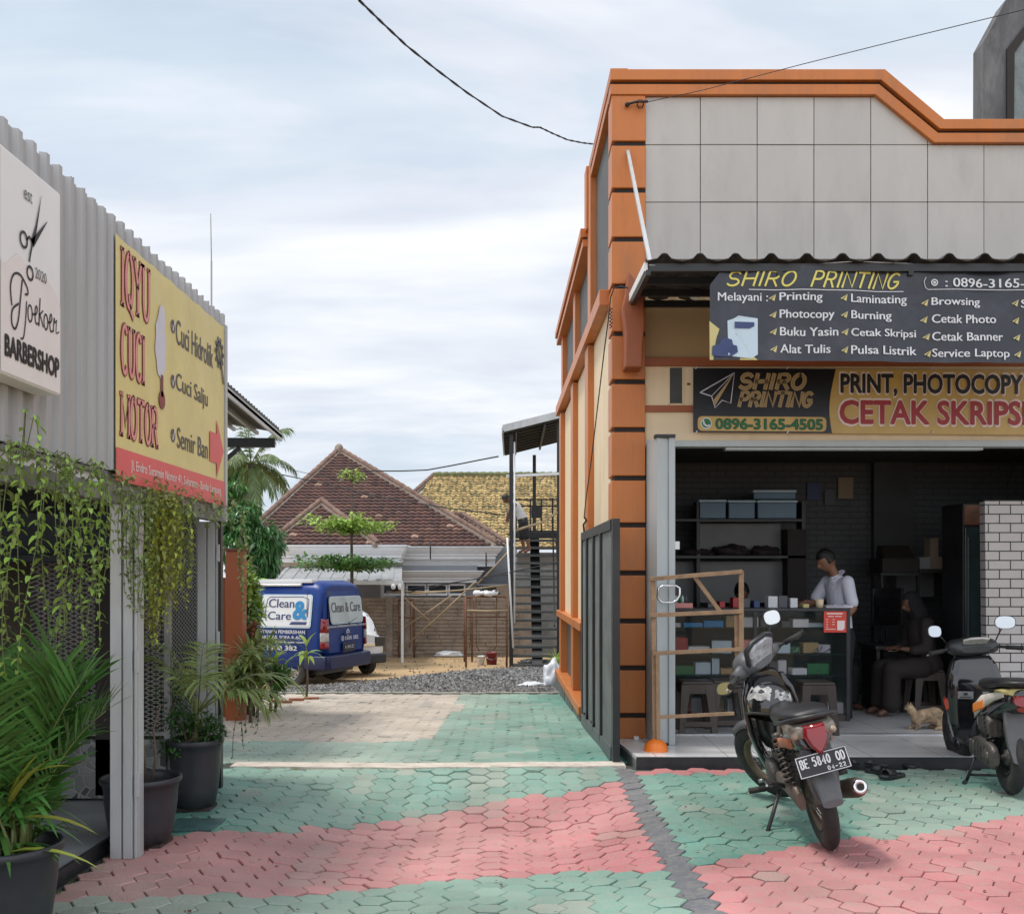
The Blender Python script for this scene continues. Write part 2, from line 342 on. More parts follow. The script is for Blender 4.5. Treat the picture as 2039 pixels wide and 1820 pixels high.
# ================================================================ camera, world, sun
cam = bpy.data.cameras.new('camera'); co = link(bpy.data.objects.new('camera', cam)); co.location = (0, 0, CH); co.rotation_euler = (R(90), 0, 0)
cam.sensor_width = 36; cam.lens = 36*FF/2039; cam.shift_y = (HY-910)/2039; cam.clip_end = 3000; scene.camera = co
vs_ = scene.view_settings; vs_.view_transform = 'Standard'; vs_.look = 'None'; vs_.exposure = .5; vs_.gamma = 1
SUN_EL, SUN_AZ = R(70), R(-80)       # azimuth from +Y towards +X
sd = V((math.sin(SUN_AZ)*math.cos(SUN_EL), math.cos(SUN_AZ)*math.cos(SUN_EL), math.sin(SUN_EL)))
sl = bpy.data.lights.new('sun', 'SUN'); sl.energy = 1.9; sl.angle = R(11); sl.color = (1, .95, .87)
so = link(bpy.data.objects.new('sun', sl)); so.rotation_euler = (-sd).to_track_quat('-Z', 'Y').to_euler(); so.location = (0, 0, 30)
w = bpy.data.worlds.new('World'); scene.world = w; w.use_nodes = True; nt = w.node_tree; nt.nodes.clear(); L = nt.links.new
out = nd(nt, 'ShaderNodeOutputWorld'); sky = nd(nt, 'ShaderNodeTexSky', sky_type='NISHITA', sun_disc=False, sun_elevation=SUN_EL, sun_rotation=SUN_AZ, air_density=1.0, dust_density=2.0)
bgs = nd(nt, 'ShaderNodeBackground'); bgs.inputs[1].default_value = .11; L(sky.outputs[0], bgs.inputs[0])
tc = nd(nt, 'ShaderNodeTexCoord'); sx = nd(nt, 'ShaderNodeSeparateXYZ'); L(tc.outputs['Generated'], sx.inputs[0])
za = nd(nt, 'ShaderNodeMath', operation='MAXIMUM'); L(sx.outputs[2], za.inputs[0]); za.inputs[1].default_value = 0
zb = nd(nt, 'ShaderNodeMath', operation='ADD'); L(za.outputs[0], zb.inputs[0]); zb.inputs[1].default_value = .32
dx = nd(nt, 'ShaderNodeMath', operation='DIVIDE'); L(sx.outputs[0], dx.inputs[0]); L(zb.outputs[0], dx.inputs[1])
dy = nd(nt, 'ShaderNodeMath', operation='DIVIDE'); L(sx.outputs[1], dy.inputs[0]); L(zb.outputs[0], dy.inputs[1])
cb = nd(nt, 'ShaderNodeCombineXYZ'); L(dx.outputs[0], cb.inputs[0]); L(dy.outputs[0], cb.inputs[1])
mp = nd(nt, 'ShaderNodeMapping'); mp.inputs['Rotation'].default_value = (0, 0, R(-28)); mp.inputs['Scale'].default_value = (.85, 2.5, 1); mp.inputs['Location'].default_value = (1.3, .35, 0); L(cb.outputs[0], mp.inputs[0])
nz = nd(nt, 'ShaderNodeTexNoise'); nz.inputs['Scale'].default_value = 1.15; nz.inputs['Detail'].default_value = 5; nz.inputs['Roughness'].default_value = .55; nz.inputs['Distortion'].default_value = .6; L(mp.outputs[0], nz.inputs['Vector'])
nz2 = nd(nt, 'ShaderNodeTexNoise'); nz2.inputs['Scale'].default_value = 3.0; nz2.inputs['Detail'].default_value = 6; L(mp.outputs[0], nz2.inputs['Vector'])
rp = nd(nt, 'ShaderNodeValToRGB'); L(nz.outputs[0], rp.inputs[0]); e = rp.color_ramp.elements
e[0].position = .33; e[0].color = (.49, .56, .625, 1); e[1].position = .62; e[1].color = (.73, .737, .75, 1)
e2 = e.new(.42); e2.color = (.55, .60, .66, 1); e3 = e.new(.5); e3.color = (.63, .65, .69, 1)
rp2 = nd(nt, 'ShaderNodeValToRGB'); L(nz2.outputs[0], rp2.inputs[0]); rp2.color_ramp.elements[0].position = .3; rp2.color_ramp.elements[0].color = (.82, .845, .885, 1); rp2.color_ramp.elements[1].position = .65; rp2.color_ramp.elements[1].color = (1, 1, 1, 1)
mm = nd(nt, 'ShaderNodeMix', data_type='RGBA', blend_type='MULTIPLY'); mm.inputs[0].default_value = 1; L(rp.outputs[0], mm.inputs[6]); L(rp2.outputs[0], mm.inputs[7])
bgc = nd(nt, 'ShaderNodeBackground'); rb = nd(nt, 'ShaderNodeMapRange'); rb.inputs[1].default_value = .25; rb.inputs[2].default_value = -.7; rb.inputs[3].default_value = 1.06; rb.inputs[4].default_value = 1.75; L(sx.outputs[1], rb.inputs[0]); L(rb.outputs[0], bgc.inputs[1]); L(mm.outputs[2], bgc.inputs[0])  # clouds brightened behind the camera, out of view, added to light the facade
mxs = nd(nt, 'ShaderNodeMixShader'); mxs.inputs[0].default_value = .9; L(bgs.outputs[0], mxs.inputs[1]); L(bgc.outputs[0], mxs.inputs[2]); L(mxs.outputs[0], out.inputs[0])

# ================================================================ ground
ys = [-30, 0, 3, 6, 8.9, 11, 13, 15, 16.5, 18, 20.5, 23, 26, 40, 80, 200, 900]
g = MB()
for a, b in zip(ys, ys[1:]):
    o1_, o2_ = (.3 if a < 9 else .035), (.3 if b < 9 else .035); g.poly([(-600, a, gz(a)-o1_), (600, a, gz(a)-o1_), (600, b, gz(b)-o2_), (-600, b, gz(b)-o2_)])
tag(g.build('ground', M['sand']), kind='structure')

# colour of the pavers, by where they lie
GREEN, PINK, GREY, TAN = (.095,.275,.22), (.50,.18,.185), (.125,.13,.145), (.46,.40,.33)
def px(p): s = FF/p[1]; return CX+p[0]*s, HY-(p[2]-CH)*s
def interp(x, pts):
    if x <= pts[0][0]: return pts[0][1]
    for (a, ya), (b, yb) in zip(pts, pts[1:]):
        if x <= b: return ya+(yb-ya)*(x-a)/(b-a)
    return pts[-1][1]
GREY_L = [(1530,1212),(1570,1248),(1630,1278),(1730,1325),(1820,1385),(1950,1450)]
GREY_R = [(1530,1272),(1570,1300),(1630,1330),(1730,1385),(1820,1440),(1950,1510)]
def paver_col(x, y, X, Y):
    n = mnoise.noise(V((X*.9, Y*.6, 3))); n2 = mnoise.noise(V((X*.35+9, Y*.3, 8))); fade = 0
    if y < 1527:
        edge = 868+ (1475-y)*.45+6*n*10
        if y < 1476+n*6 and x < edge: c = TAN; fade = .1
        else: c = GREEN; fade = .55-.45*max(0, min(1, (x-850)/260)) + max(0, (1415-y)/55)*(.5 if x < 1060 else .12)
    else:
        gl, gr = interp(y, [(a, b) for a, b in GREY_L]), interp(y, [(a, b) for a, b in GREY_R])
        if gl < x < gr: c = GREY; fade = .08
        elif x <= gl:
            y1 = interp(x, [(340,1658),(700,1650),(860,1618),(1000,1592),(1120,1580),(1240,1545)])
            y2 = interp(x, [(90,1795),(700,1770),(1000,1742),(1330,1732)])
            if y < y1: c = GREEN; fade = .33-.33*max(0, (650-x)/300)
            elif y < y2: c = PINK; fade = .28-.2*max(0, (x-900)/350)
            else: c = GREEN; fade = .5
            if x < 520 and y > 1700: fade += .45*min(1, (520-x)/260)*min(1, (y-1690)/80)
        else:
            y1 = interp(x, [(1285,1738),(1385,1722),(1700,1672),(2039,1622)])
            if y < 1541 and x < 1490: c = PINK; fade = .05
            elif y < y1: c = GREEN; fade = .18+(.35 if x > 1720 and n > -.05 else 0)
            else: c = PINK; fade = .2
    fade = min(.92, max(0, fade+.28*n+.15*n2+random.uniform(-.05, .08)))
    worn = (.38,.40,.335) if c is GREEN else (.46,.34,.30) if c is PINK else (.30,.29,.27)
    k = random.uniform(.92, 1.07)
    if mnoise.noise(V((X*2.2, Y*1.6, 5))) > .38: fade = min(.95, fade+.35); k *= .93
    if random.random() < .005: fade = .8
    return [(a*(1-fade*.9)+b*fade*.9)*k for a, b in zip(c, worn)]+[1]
def dip(X, Y):
    a_, b_ = (Y-4.3)/3.05, (8.72-Y)/1.37; fy = max(0, min(a_, b_)-.10*math.exp(-((a_-b_)/.45)**2))
    fx_ = min(1, max(0, (X+2.0)/1.3))*min(1, max(0, (1.3-X)/1.1)); return -.20*fy*fx_*fx_*(3-2*fx_)
pv = MB(); cols = []
A = .1; STX, STY = .15, .1732
for i in range(-26, 48):
    for j in range(24, 96):
        X = i*STX+.03; Y = j*STY+(STY/2 if i % 2 else 0)
        if Y > 16.45 or Y < 4.1: continue
        if X > 1.02 and Y > 8.74: continue
        if X > .93-.015*(Y-9.8)+.02 and Y > 8.95: continue
        if 8.76 < Y < 9.05 and X < .98: continue
        if X < -2.33+(.0 if Y < 8.2 else -.3*(Y-8.2)) : continue
        z = gz(Y)+dip(X, Y); sy_ = (dip(X, Y+.05)-dip(X, Y-.05))/.1; sx0_ = (dip(X+.05, Y)-dip(X-.05, Y))/.1; q = (X, Y, z); xx, yy = px(q)
        if xx > 2250 or xx < -60: continue
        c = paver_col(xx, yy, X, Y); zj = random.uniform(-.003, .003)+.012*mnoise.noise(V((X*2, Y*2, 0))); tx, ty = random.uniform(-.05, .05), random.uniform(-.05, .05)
        rot = random.uniform(-.03, .03); top = []; mid = []; low = []
        for k in range(6):
            an = k*math.pi/3+rot
            for lst, rr, dz in ((top, A-.008, 0), (mid, A-.003, -.005), (low, A-.0022, -.03)):
                dx_, dy_ = rr*math.cos(an), rr*math.sin(an); lst.append((X+dx_, Y+dy_, z+zj+dx_*(tx+sx0_)+dy_*(ty+sy_)+dz))
        fs = [(0,1,2,3,4,5)]
        for a_, b_ in ((0, 6), (6, 12)): fs += [(a_+(k+1) % 6, a_+k, b_+k, b_+(k+1) % 6) for k in range(6)]
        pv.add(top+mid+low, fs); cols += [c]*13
po = pv.build('paving', None, fixn=False); me = po.data
at = me.attributes.new('paint', 'FLOAT_COLOR', 'FACE'); at.data.foreach_set('color', [x for c in cols for x in c])
m = mat('paver', (.5,.5,.5), .62, bump=.35, bs=55); nt = m.node_tree; b = nt.nodes['Principled BSDF']; L = nt.links.new
va = nd(nt, 'ShaderNodeAttribute', attribute_name='paint'); tc = nd(nt, 'ShaderNodeTexCoord')
n1 = nd(nt, 'ShaderNodeTexNoise'); n1.inputs['Scale'].default_value = 16; n1.inputs['Detail'].default_value = 8; n1.inputs['Roughness'].default_value = .75; L(tc.outputs['Object'], n1.inputs[0])
r1 = nd(nt, 'ShaderNodeMapRange'); r1.inputs[1].default_value = .46; r1.inputs[2].default_value = .74; r1.inputs[4].default_value = .62; L(n1.outputs[0], r1.inputs[0])
x1 = nd(nt, 'ShaderNodeMix', data_type='RGBA'); L(r1.outputs[0], x1.inputs[0]); L(va.outputs['Color'], x1.inputs[6]); x1.inputs[7].default_value = (.33,.30,.25,1)
n2 = nd(nt, 'ShaderNodeTexNoise'); n2.inputs['Scale'].default_value = 1.1; n2.inputs['Detail'].default_value = 7; L(tc.outputs['Object'], n2.inputs[0])
r2 = nd(nt, 'ShaderNodeMapRange'); r2.inputs[1].default_value = .3; r2.inputs[2].default_value = .7; r2.inputs[3].default_value = .74; r2.inputs[4].default_value = 1.16; L(n2.outputs[0], r2.inputs[0])
x2 = nd(nt, 'ShaderNodeMix', data_type='RGBA', blend_type='MULTIPLY'); x2.inputs[0].default_value = 1; L(x1.outputs[2], x2.inputs[6]); L(r2.outputs[0], x2.inputs[7]); L(x2.outputs[2], b.inputs['Base Color'])
me.materials.append(m); tag(po, kind='structure')
# mortar bed under the pavers
bd = MB(); yy_ = [3, 6, 8.9, 12, 14, 16.5]
for a, b_ in zip(yy_, yy_[1:]): bd.poly([(-2.45 if a < 8.9 else -6, a, gz(a)-.018), (8, a, gz(a)-.018), (8, b_, gz(b_)-.018), (-2.45 if a < 8.9 else -6, b_, gz(b_)-.018)])
defm('bed', (.05,.06,.05), .95, var=.5, vs=30, bump=.5, dirt=(.10,.085,.06), dirt_amt=.7, ds=8)
bd.v = []; bd.f = []; bd.sm = []; bd.mi = []
for i in range(64):
    for j in range(76):
        xa, xb, ya_, yb_0 = -2.45+.165*i, -2.45+.165*(i+1), 3.4+.1733*j, 3.4+.1733*(j+1)
        bd.poly([(x_, y_, gz(y_)-.018+dip(x_, y_)) for x_, y_ in ((xa,ya_),(xb,ya_),(xb,yb_0),(xa,yb_0))])
bd.poly([(-6,8.9,-.02),(-2.45,8.9,-.02),(-2.45,16.5,gz(16.5)-.02),(-6,16.5,gz(16.5)-.02)])
tag(bd.build('paving_joints', M['bed']), kind='structure')
# pale concrete strip across the driveway, slightly crooked, and end kerb
st = MB(); pts = []
for i in range(25):
    X = -2.35+3.3*i/24; pts.append((X, 8.90+.035*math.sin(X*1.7)+.01*math.sin(X*9)))
defm('kerb', (.55,.49,.42), .8, var=.2, vs=6, bump=.4, bs=40, dirt=(.2,.17,.14), dirt_amt=.6, ds=5)
for (X, Y), (X2, Y2) in zip(pts, pts[1:]): st.hexa([(X,Y-.13,-.06),(X2,Y2-.13,-.06),(X2,Y2+.13,-.06),(X,Y+.13,-.06)], [(X,Y-.12,.010),(X2,Y2-.12,.010),(X2,Y2+.12,.006),(X,Y+.12,.006)])
tag(st.build('threshold_kerb', M['kerb']), kind='structure')
st = MB(); z = gz(16.5)
for i in range(26):
    X = -4.6+.21*i; st.box(X, X+.2, 16.46+.02*math.sin(i), 16.56+.02*math.sin(i), z-.05, z+.022+random.uniform(-.006,.004))
defm('kerb2', (.34,.33,.29), .85, var=.3, vs=6, bump=.4, bs=40)
tag(st.build('driveway_end_kerb', M['kerb2']), kind='structure')

# gravel
gp = [(15,-2.6,1.0),(16.58,-3.5,.9),(18,-3.9,1.0),(19,-3.2,1.3),(20.5,-2.4,2.5),(22,-1.6,3),(23.4,-.6,3),(24.2,.8,3)]
def gx(Y):
    for (a,l,r),(b,l2,r2) in zip(gp, gp[1:]):
        if a <= Y <= b: t = (Y-a)/(b-a); return l+(l2-l)*t, r+(r2-r)*t
    return 0, 0
gs = MB(); ysg = [16.58+.3*i for i in range(26)]
for a, b in zip(ysg, ysg[1:]):
    la, ra = gx(a); lb, rb = gx(b)
    if rb > lb: gs.poly([(la,a,gz(a)-.01),(ra,a,gz(a)-.01),(rb,b,gz(b)-.01),(lb,b,gz(b)-.01)])
defm('gravel_bed', (.085,.082,.078), .95, var=.6, vs=25, bump=1, bs=60)
gb = gs.build('gravel_ground', M['gravel_bed']); tag(gb, kind='structure')
gs = MB(); rr = random.Random(3)
for i in range(15000):
    Y = 16.62+7.5*rr.random()**1.5; l, r_ = gx(Y); X = l-.25+(r_-l+.3)*rr.random(); k = rr.uniform(.012, .034)*(1 if Y < 20 else 1.4)
    if X > .75 and Y < 17.6: continue
    ax = Euler((rr.uniform(0,3), rr.uniform(0,3), 0)).to_matrix(); c = V((X, Y, gz(Y)-.01+k*.35+rr.uniform(0,.02)))
    vs = [c+ax @ V(p)*k for p in ((1,0,0),(-1,.1,0),(.1,.9,0),(0,-.8,.1),(.2,0,.6),(0,.1,-.7))]
    gs.add(vs, [(0,2,4),(2,1,4),(1,3,4),(3,0,4),(2,0,5),(1,2,5),(3,1,5),(0,3,5)])
mg = mat('gravel_stone', (.19,.185,.18), .9, leafvar=False, var=.3, vs=20)
nt = mg.node_tree; b = nt.nodes['Principled BSDF']; gi = nd(nt, 'ShaderNodeNewGeometry'); rm = nd(nt, 'ShaderNodeValToRGB'); nt.links.new(gi.outputs['Random Per Island'], rm.inputs[0]); nt.links.new(rm.outputs[0], b.inputs['Base Color'])
rm.color_ramp.elements[0].color = (.05,.05,.05,1); rm.color_ramp.elements[1].color = (.36,.35,.34,1)
tag(gs.build('gravel', mg, fixn=False), kind='stuff')
# dust, rubble and fallen leaves on sand
gs = MB()
for i in range(1000):
    Y = rr.uniform(16.7, 29); X = rr.uniform(-6, 3); k = rr.uniform(.008, .03)*(2 if rr.random() < .04 else 1); l, r_ = gx(Y)
    if l < X < r_: continue
    ax = Euler((rr.uniform(0,3), rr.uniform(0,3), 0)).to_matrix(); c = V((X, Y, gz(Y)-.03+k*.3))
    vs = [c+ax @ V(p)*k for p in ((1,0,0),(-1,.1,0),(.1,.9,0),(0,-.8,.1),(.2,0,.6),(0,.1,-.7))]
    gs.add(vs, [(0,2,4),(2,1,4),(1,3,4),(3,0,4),(2,0,5),(1,2,5),(3,1,5),(0,3,5)])
defm('rubble', (.26,.19,.13), .9, var=.4, vs=2)
tag(gs.build('rubble', M['rubble'], fixn=False), kind='stuff')
gs = MB()
for i in range(190):
    X, Y = rr.uniform(-2.2, 5.5), rr.uniform(4.4, 8.7)
    if X > 1 and Y > 8.6: continue
    k = rr.uniform(.007, .02); a = rr.uniform(0, 6.3); c = V((X, Y, gz(Y)+dip(X, Y)+.008)); d = V((math.cos(a), math.sin(a), .15))*k; e_ = V((-math.sin(a), math.cos(a), .1))*k*.55
    gs.add([c-d, c+e_, c+d, c-e_+V((0,0,.004))], [(0,1,2),(0,2,3)])
defm('litter', (.10,.05,.03), .8, var=.4, vs=2)
tag(gs.build('fallen_leaves', M['litter'], fixn=False), kind='stuff')

# weeds in the joints and along the edges
gs = MB(); rr = random.Random(21)
for i in range(150):
    k_ = rr.random()
    if k_ < .35: X, Y = -2.3+rr.uniform(-.03,.05), rr.uniform(4.6, 8.2)
    elif k_ < .55: X, Y = rr.uniform(-2.2, .8), 8.74+rr.uniform(-.03,.02)
    elif k_ < .8: X, Y = rr.uniform(-3.8, .6), 16.46+rr.uniform(-.06,.02)
    else: X, Y = rr.uniform(-2, .9), rr.uniform(4.5, 8.6)
    for j in range(rr.randint(3, 7)):
        a = rr.uniform(0, 6.28); h = rr.uniform(.012, .04)*(1.6 if Y > 12 else 1); c = V((X+rr.uniform(-.012,.012), Y+rr.uniform(-.012,.012), gz(Y)+dip(X, Y)-.012)); d = V((math.cos(a), math.sin(a), 0)); e_ = V((-d.y, d.x, 0))*.0022
        gs.add([c-e_, c+e_, c+d*h*.6+V((0,0,h))], [(0,1,2)])
tag(gs.build('weeds', M['leaf_olive'], fixn=False), kind='stuff')
# ================================================================ SHOP BUILDING (right)
FY = 9.82; PZ = .09; PF = 8.80                    # facade plane and platform height
def SX(Y): return .926-.015*(Y-FY)     # side wall
fx = lambda x: WX(x, FY); fz = lambda y: WZ(y, FY)
shop = empty('shop_building', (SX(FY), FY, 0), 'orange and cream two storey shop with grey tile parapet and open front', 'building')
RX = 6.9                               # right end, outside the frame
TOP = fz(145)
# --- front wall pieces (cream / tan) around the door opening
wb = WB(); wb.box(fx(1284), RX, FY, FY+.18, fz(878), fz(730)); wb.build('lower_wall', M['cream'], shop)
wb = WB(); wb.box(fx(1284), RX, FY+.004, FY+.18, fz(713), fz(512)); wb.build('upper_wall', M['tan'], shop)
wb = WB(); wb.box(fx(1284), RX, FY-.03, FY+.16, fz(730), fz(713)); wb.box(fx(1284), fx(1381)+.3, FY-.025, FY-.002, fz(821), fz(808)); wb.build('wall_band', M['orange_dark'], shop, bevel=.004)
# --- corner column with rusticated blocks
gro = [290,383,480,573,667,762,857,953,1046,1141,1236,1329,1423,1462]; prev = 195; wb = WB()
for i, y in enumerate(gro):
    if y < 1462: wb.box(fx(1217), fx(1284), FY-.05, FY+.3, fz(y)+.022, fz(prev)-.022 if i else fz(prev))
    else: wb.box(fx(1217), fx(1284), FY-.05, FY+.3, PZ, fz(prev)-.022)
    prev = y
wb.build('corner_column', M['orange'], shop, bevel=.008)
wb = WB(); wb.box(fx(1217)+.03, fx(1284)-.0, FY-.02, FY+.28, -.1, fz(195)); wb.build('column_core', M['groove'], shop)
# --- tiled parapet (60 cm granite tiles with joints)
mt = mat('granite_tile', (.46,.435,.405), .42, var=.06, vs=3, bump=.06, bs=60, dirt=(.31,.29,.27), dirt_amt=.45, ds=2.6, stretch=(1,1,.3), island=.04)
xs = [1284,1394,1507,1620,1733,1846,1958,2070,2183,2296,2409]; ysj = [195,290,404,518]
wb = WB()
def topz(x): return interp(x, [(1733,194.5),(1744.6,194.5),(1853.6,289),(1900,289)])
for i in range(len(xs)-1):
    for j in range(3):
        xa, xb = xs[i]+.7, xs[i+1]-.7; ya, yb = ysj[j]+.7, ysj[j+1]-.7
        ta, tb = max(ya, topz(xa)-3), max(ya, topz(xb)-3)
        if ta >= yb and tb >= yb: continue
        pts = [(xa,yb),(xb,yb),(xb,min(tb,yb-.5)),(xa,min(ta,yb-.5))]
        if ta < yb and tb > ta+3:
            knots = [k for k in (1744.6, 1853.6) if xa < k < xb]; pts = [(xa,yb),(xb,yb),(xb,min(tb, yb-.5))]+[(k, max(ya, topz(k)-3)) for k in knots[::-1]]+[(xa,ta)]
        d = random.uniform(0, .004)
        wb.prism([(fx(a), FY-.012-d, fz(b)) for a, b in pts], (0, .03, 0))
wb.build('parapet_tiles', mt, shop, bevel=.003)
wb = WB(); out_ = [(1284,518),(2480,518),(2480,246),(1872,246),(1757,147),(1217,147)]
wb.prism([(fx(a), FY+.02, fz(b)) for a, b in [(1284,520),(2480,520),(2480,262),(1868,262),(1752,163),(1284,163)]], (0, .15, 0)); wb.build('parapet_wall', mat('tile_grout', (.14,.13,.12), .8), shop)
# --- double orange coping following the outline
def offset_band(ya, yb, d0, d1, x0=1214):
    # band between two parallel outlines (offsets below the top line)
    def line(o): return [(x0, 146.8+o), (1756-o*.36, 146.8+o), (1872.5-o*.36, 245+o*.93), (2480, 245+o*.93)]
    A_, B_ = line(ya), line(yb); w_ = WB()
    for k in range(3):
        q = [A_[k], A_[k+1], B_[k+1], B_[k]]
        w_.hexa([(fx(a), FY+d0, fz(b)) for a, b in q], [(fx(a), FY+d1, fz(b)) for a, b in q])
    return w_
offset_band(0, 21, -.085, .2).build('coping', M['orange'], shop, bevel=.005)
offset_band(21, 27.5, -.03, .15).build('coping_groove', M['groove'], shop)
offset_band(27.5, 48, -.065, .16).build('coping', M['orange'], shop, bevel=.005)
# --- side wall
Ya, Yb = FY+.25, 17.4; FZ2 = 5.6
def side_box(y0, y1, z0, z1, out0, out1, w_=None, dz=0):
    w_ = w_ or WB()
    w_.hexa([(SX(y0)-out0, y0, z0), (SX(y1)-out0, y1, z0+dz), (SX(y1)-out0, y1, z1+dz), (SX(y0)-out0, y0, z1)],
            [(SX(y0)+out1, y0, z0), (SX(y1)+out1, y1, z0+dz), (SX(y1)+out1, y1, z1+dz), (SX(y0)+out1, y0, z1)]); return w_
BZ = 4.17
side_box(Ya, Yb, .93, BZ, -.02, .18).build('side_wall', M['cream'], shop)
wv = side_box(Ya, 12.25, BZ+.1, TOP-.2, -.05, .18); side_box(12.25, Yb, BZ+.1, FZ2-.15, -.05, .18, wv); side_box(12.6, Yb, -.0, .93, -.05, .18, wv); side_box(Ya, 12.6, -.2, .93, -.021, .18, wv)
wv.build('side_panel', M['panel_grey'], shop)
wv = WB(); wv.hexa([(SX(Yb)+.1, Yb-.05, -.4),(RX, Yb-.05, -.4),(RX, Yb+.1, -.4),(SX(Yb)+.1, Yb+.1, -.4)], [(SX(Yb)+.1, Yb-.05, 5.5),(RX, Yb-.05, 5.5),(RX, Yb+.1, 5.5),(SX(Yb)+.1, Yb+.1, 5.5)]); wv.build('rear_wall', M['concrete'], shop)
wv = WB(); wv.box(SX(FY)+.2, RX, FY+.17, Yb, 5.2, 5.3); wv.build('roof', M['concrete'], shop)
for yc in (12.0, 14.3, 16.95):
    lo_ = .06 if yc > 12.3 else gz(yc)
    wv = side_box(yc-.2, yc+.2, lo_, BZ, .05, .1); wv.build('pilaster', M['orange'], shop, bevel=.005)
    hi_ = (TOP if yc < 12.25 else FZ2)-.1
    side_box(yc-.17, yc+.17, BZ+.15, hi_, .02, .1).build('pilaster', M['orange'], shop, bevel=.005)
side_box(Ya, Yb+.05, BZ, BZ+.15, .09, .1, dz=.05).build('side_band', M['orange'], shop, bevel=.005)
side_box(12.6, Yb+.02, .93, 1.03, .08, .1).build('side_ledge', M['orange'], shop, bevel=.005)
for z0, z1, o_, m_, nm in ((-.1, 0, .1, 'orange', 'side_coping'), (-.128, -.1, .045, 'groove', 'coping_groove'), (-.21, -.128, .075, 'orange', 'side_coping')):
    w_ = side_box(FY+.2 if o_ != .1 else FY-.084, 12.2, TOP+z0, TOP+z1, o_-.08 if o_ == .1 else o_-.06, .14)
    side_box(12.2, Yb+.06, FZ2+z0, FZ2+z1, o_, .14, w_); w_.build(nm, M[m_], shop, bevel=.004 if m_ == 'orange' else 0)
side_box(12.06, 12.32, FZ2-.05, TOP, .045, .14).build('step_trim', M['orange'], shop, bevel=.004)
# plinth with little stone strips
side_box(12.4, Yb+.02, -.05, .06, .11, .1).build('plinth_ledge', M['orange'], shop, bevel=.01)
ms_ = mat('plinth_stone', (.13,.15,.135), .7, var=.5, vs=9, bump=.4, dirt=(.28,.28,.25), dirt_amt=.6, ds=5, stretch=(1,1,.25))
wv = WB(); Y = 12.4
while Y < Yb: side_box(Y+.006, Y+.114, -.45, -.051, .09+random.uniform(0,.008), .1, wv); Y += .12
wv.build('plinth', ms_, shop)
# --- meter slot and little wall box
wb = WB(); wb.box(fx(1333), fx(1358), FY-.012, FY+.02, fz(803), fz(733)); wb.build('vent_slot', M['dark_room'], shop)
wb = WB()
for x0_, x1_, y0_, y1_ in ((1331,1333,731,805),(1358,1360,731,805)): wb.box(fx(x0_), fx(x1_), FY-.02, FY+.02, fz(y1_), fz(y0_))
wb.build('vent_frame', M['cream'], shop)
wb = WB(); wb.box(fx(1368), fx(1374), FY-.015, FY, fz(767), fz(763)); wb.build('wall_bracket', M['rust'], shop)
# --- door lintel / rail and stacked folding door
wb = WB(); wb.box(fx(1284), RX, FY-.03, FY+.12, fz(890), fz(878)); wb.box(fx(1445), fx(1958), FY+.0, FY+.1, fz(896), fz(890.5)); wb.build('door_rail', M['door_grey'], shop, bevel=.003)
fd = WB(); dz0, dz1 = PZ+.02, fz(884)
def leaf(a, b, mbw, t=.02): mbw.hexa([(a[0],a[1],dz0),(b[0],b[1],dz0),(b[0],b[1]+t,dz0),(a[0],a[1]+t,dz0)], [(a[0],a[1],dz1),(b[0],b[1],dz1),(b[0],b[1]+t,dz1),(a[0],a[1]+t,dz1)])
door = empty('folding_door', (fx(1300), FY-.2, PZ), 'tall pale grey folding shop door pushed open beside the orange column', 'door')
for i, (a, b) in enumerate((((fx(1286), FY-.03), (WX(1308, FY-.45), FY-.45)), ((WX(1308, FY-.45), FY-.45), (WX(1331, FY-.42), FY-.42)), ((fx(1290)+.02, FY), (WX(1318, FY-.3), FY-.3)))):
    w_ = WB(); leaf(a, b, w_); w_.build('door_leaf', M['door_grey'], door, bevel=.003)
w_ = WB(); w_.box(WX(1331, FY-.42), WX(1344, FY-.42), FY-.44, FY-.38, dz0-.04, dz1+.02); w_.build('end_post', M['door_grey'], door, bevel=.006)
for zz in (dz0-.05, dz1): 
    w_ = WB(); w_.box(WX(1304, FY-.45), WX(1344, FY-.42), FY-.46, FY-.36, zz, zz+.03); w_.build('bottom_shoe' if zz < 1 else 'top_pivot', M['black_metal'], door, bevel=.004)
w_ = WB(); q = [WX(a, FY-.46) for a in (1308,1352)]; za_, zb_ = WZ(1198, FY-.46), WZ(1166, FY-.46)
w_.tube([(q[0], FY-.5, za_+.04),(q[0]+.03, FY-.5, za_),(q[0]+.06,FY-.5,za_-.005),(q[1]-.06,FY-.5,za_-.005),(q[1]-.02, FY-.5, za_+.02),(q[1],FY-.5,za_+.06),(q[1],FY-.5,zb_-.02),(q[1]-.03,FY-.5,zb_),(q[0]+.05,FY-.5,zb_),(q[0]+.01,FY-.5,zb_-.02),(q[0], FY-.5, za_+.04)], .011, 8)
w_.build('handle', M['chrome'], door)
w_ = WB(); w_.box(WX(1343, FY-.42), WX(1353, FY-.42), FY-.43, FY-.42, WZ(1094, FY-.42), WZ(1078, FY-.42)); w_.build('latch_plate', M['white_paint'], door, bevel=.003)
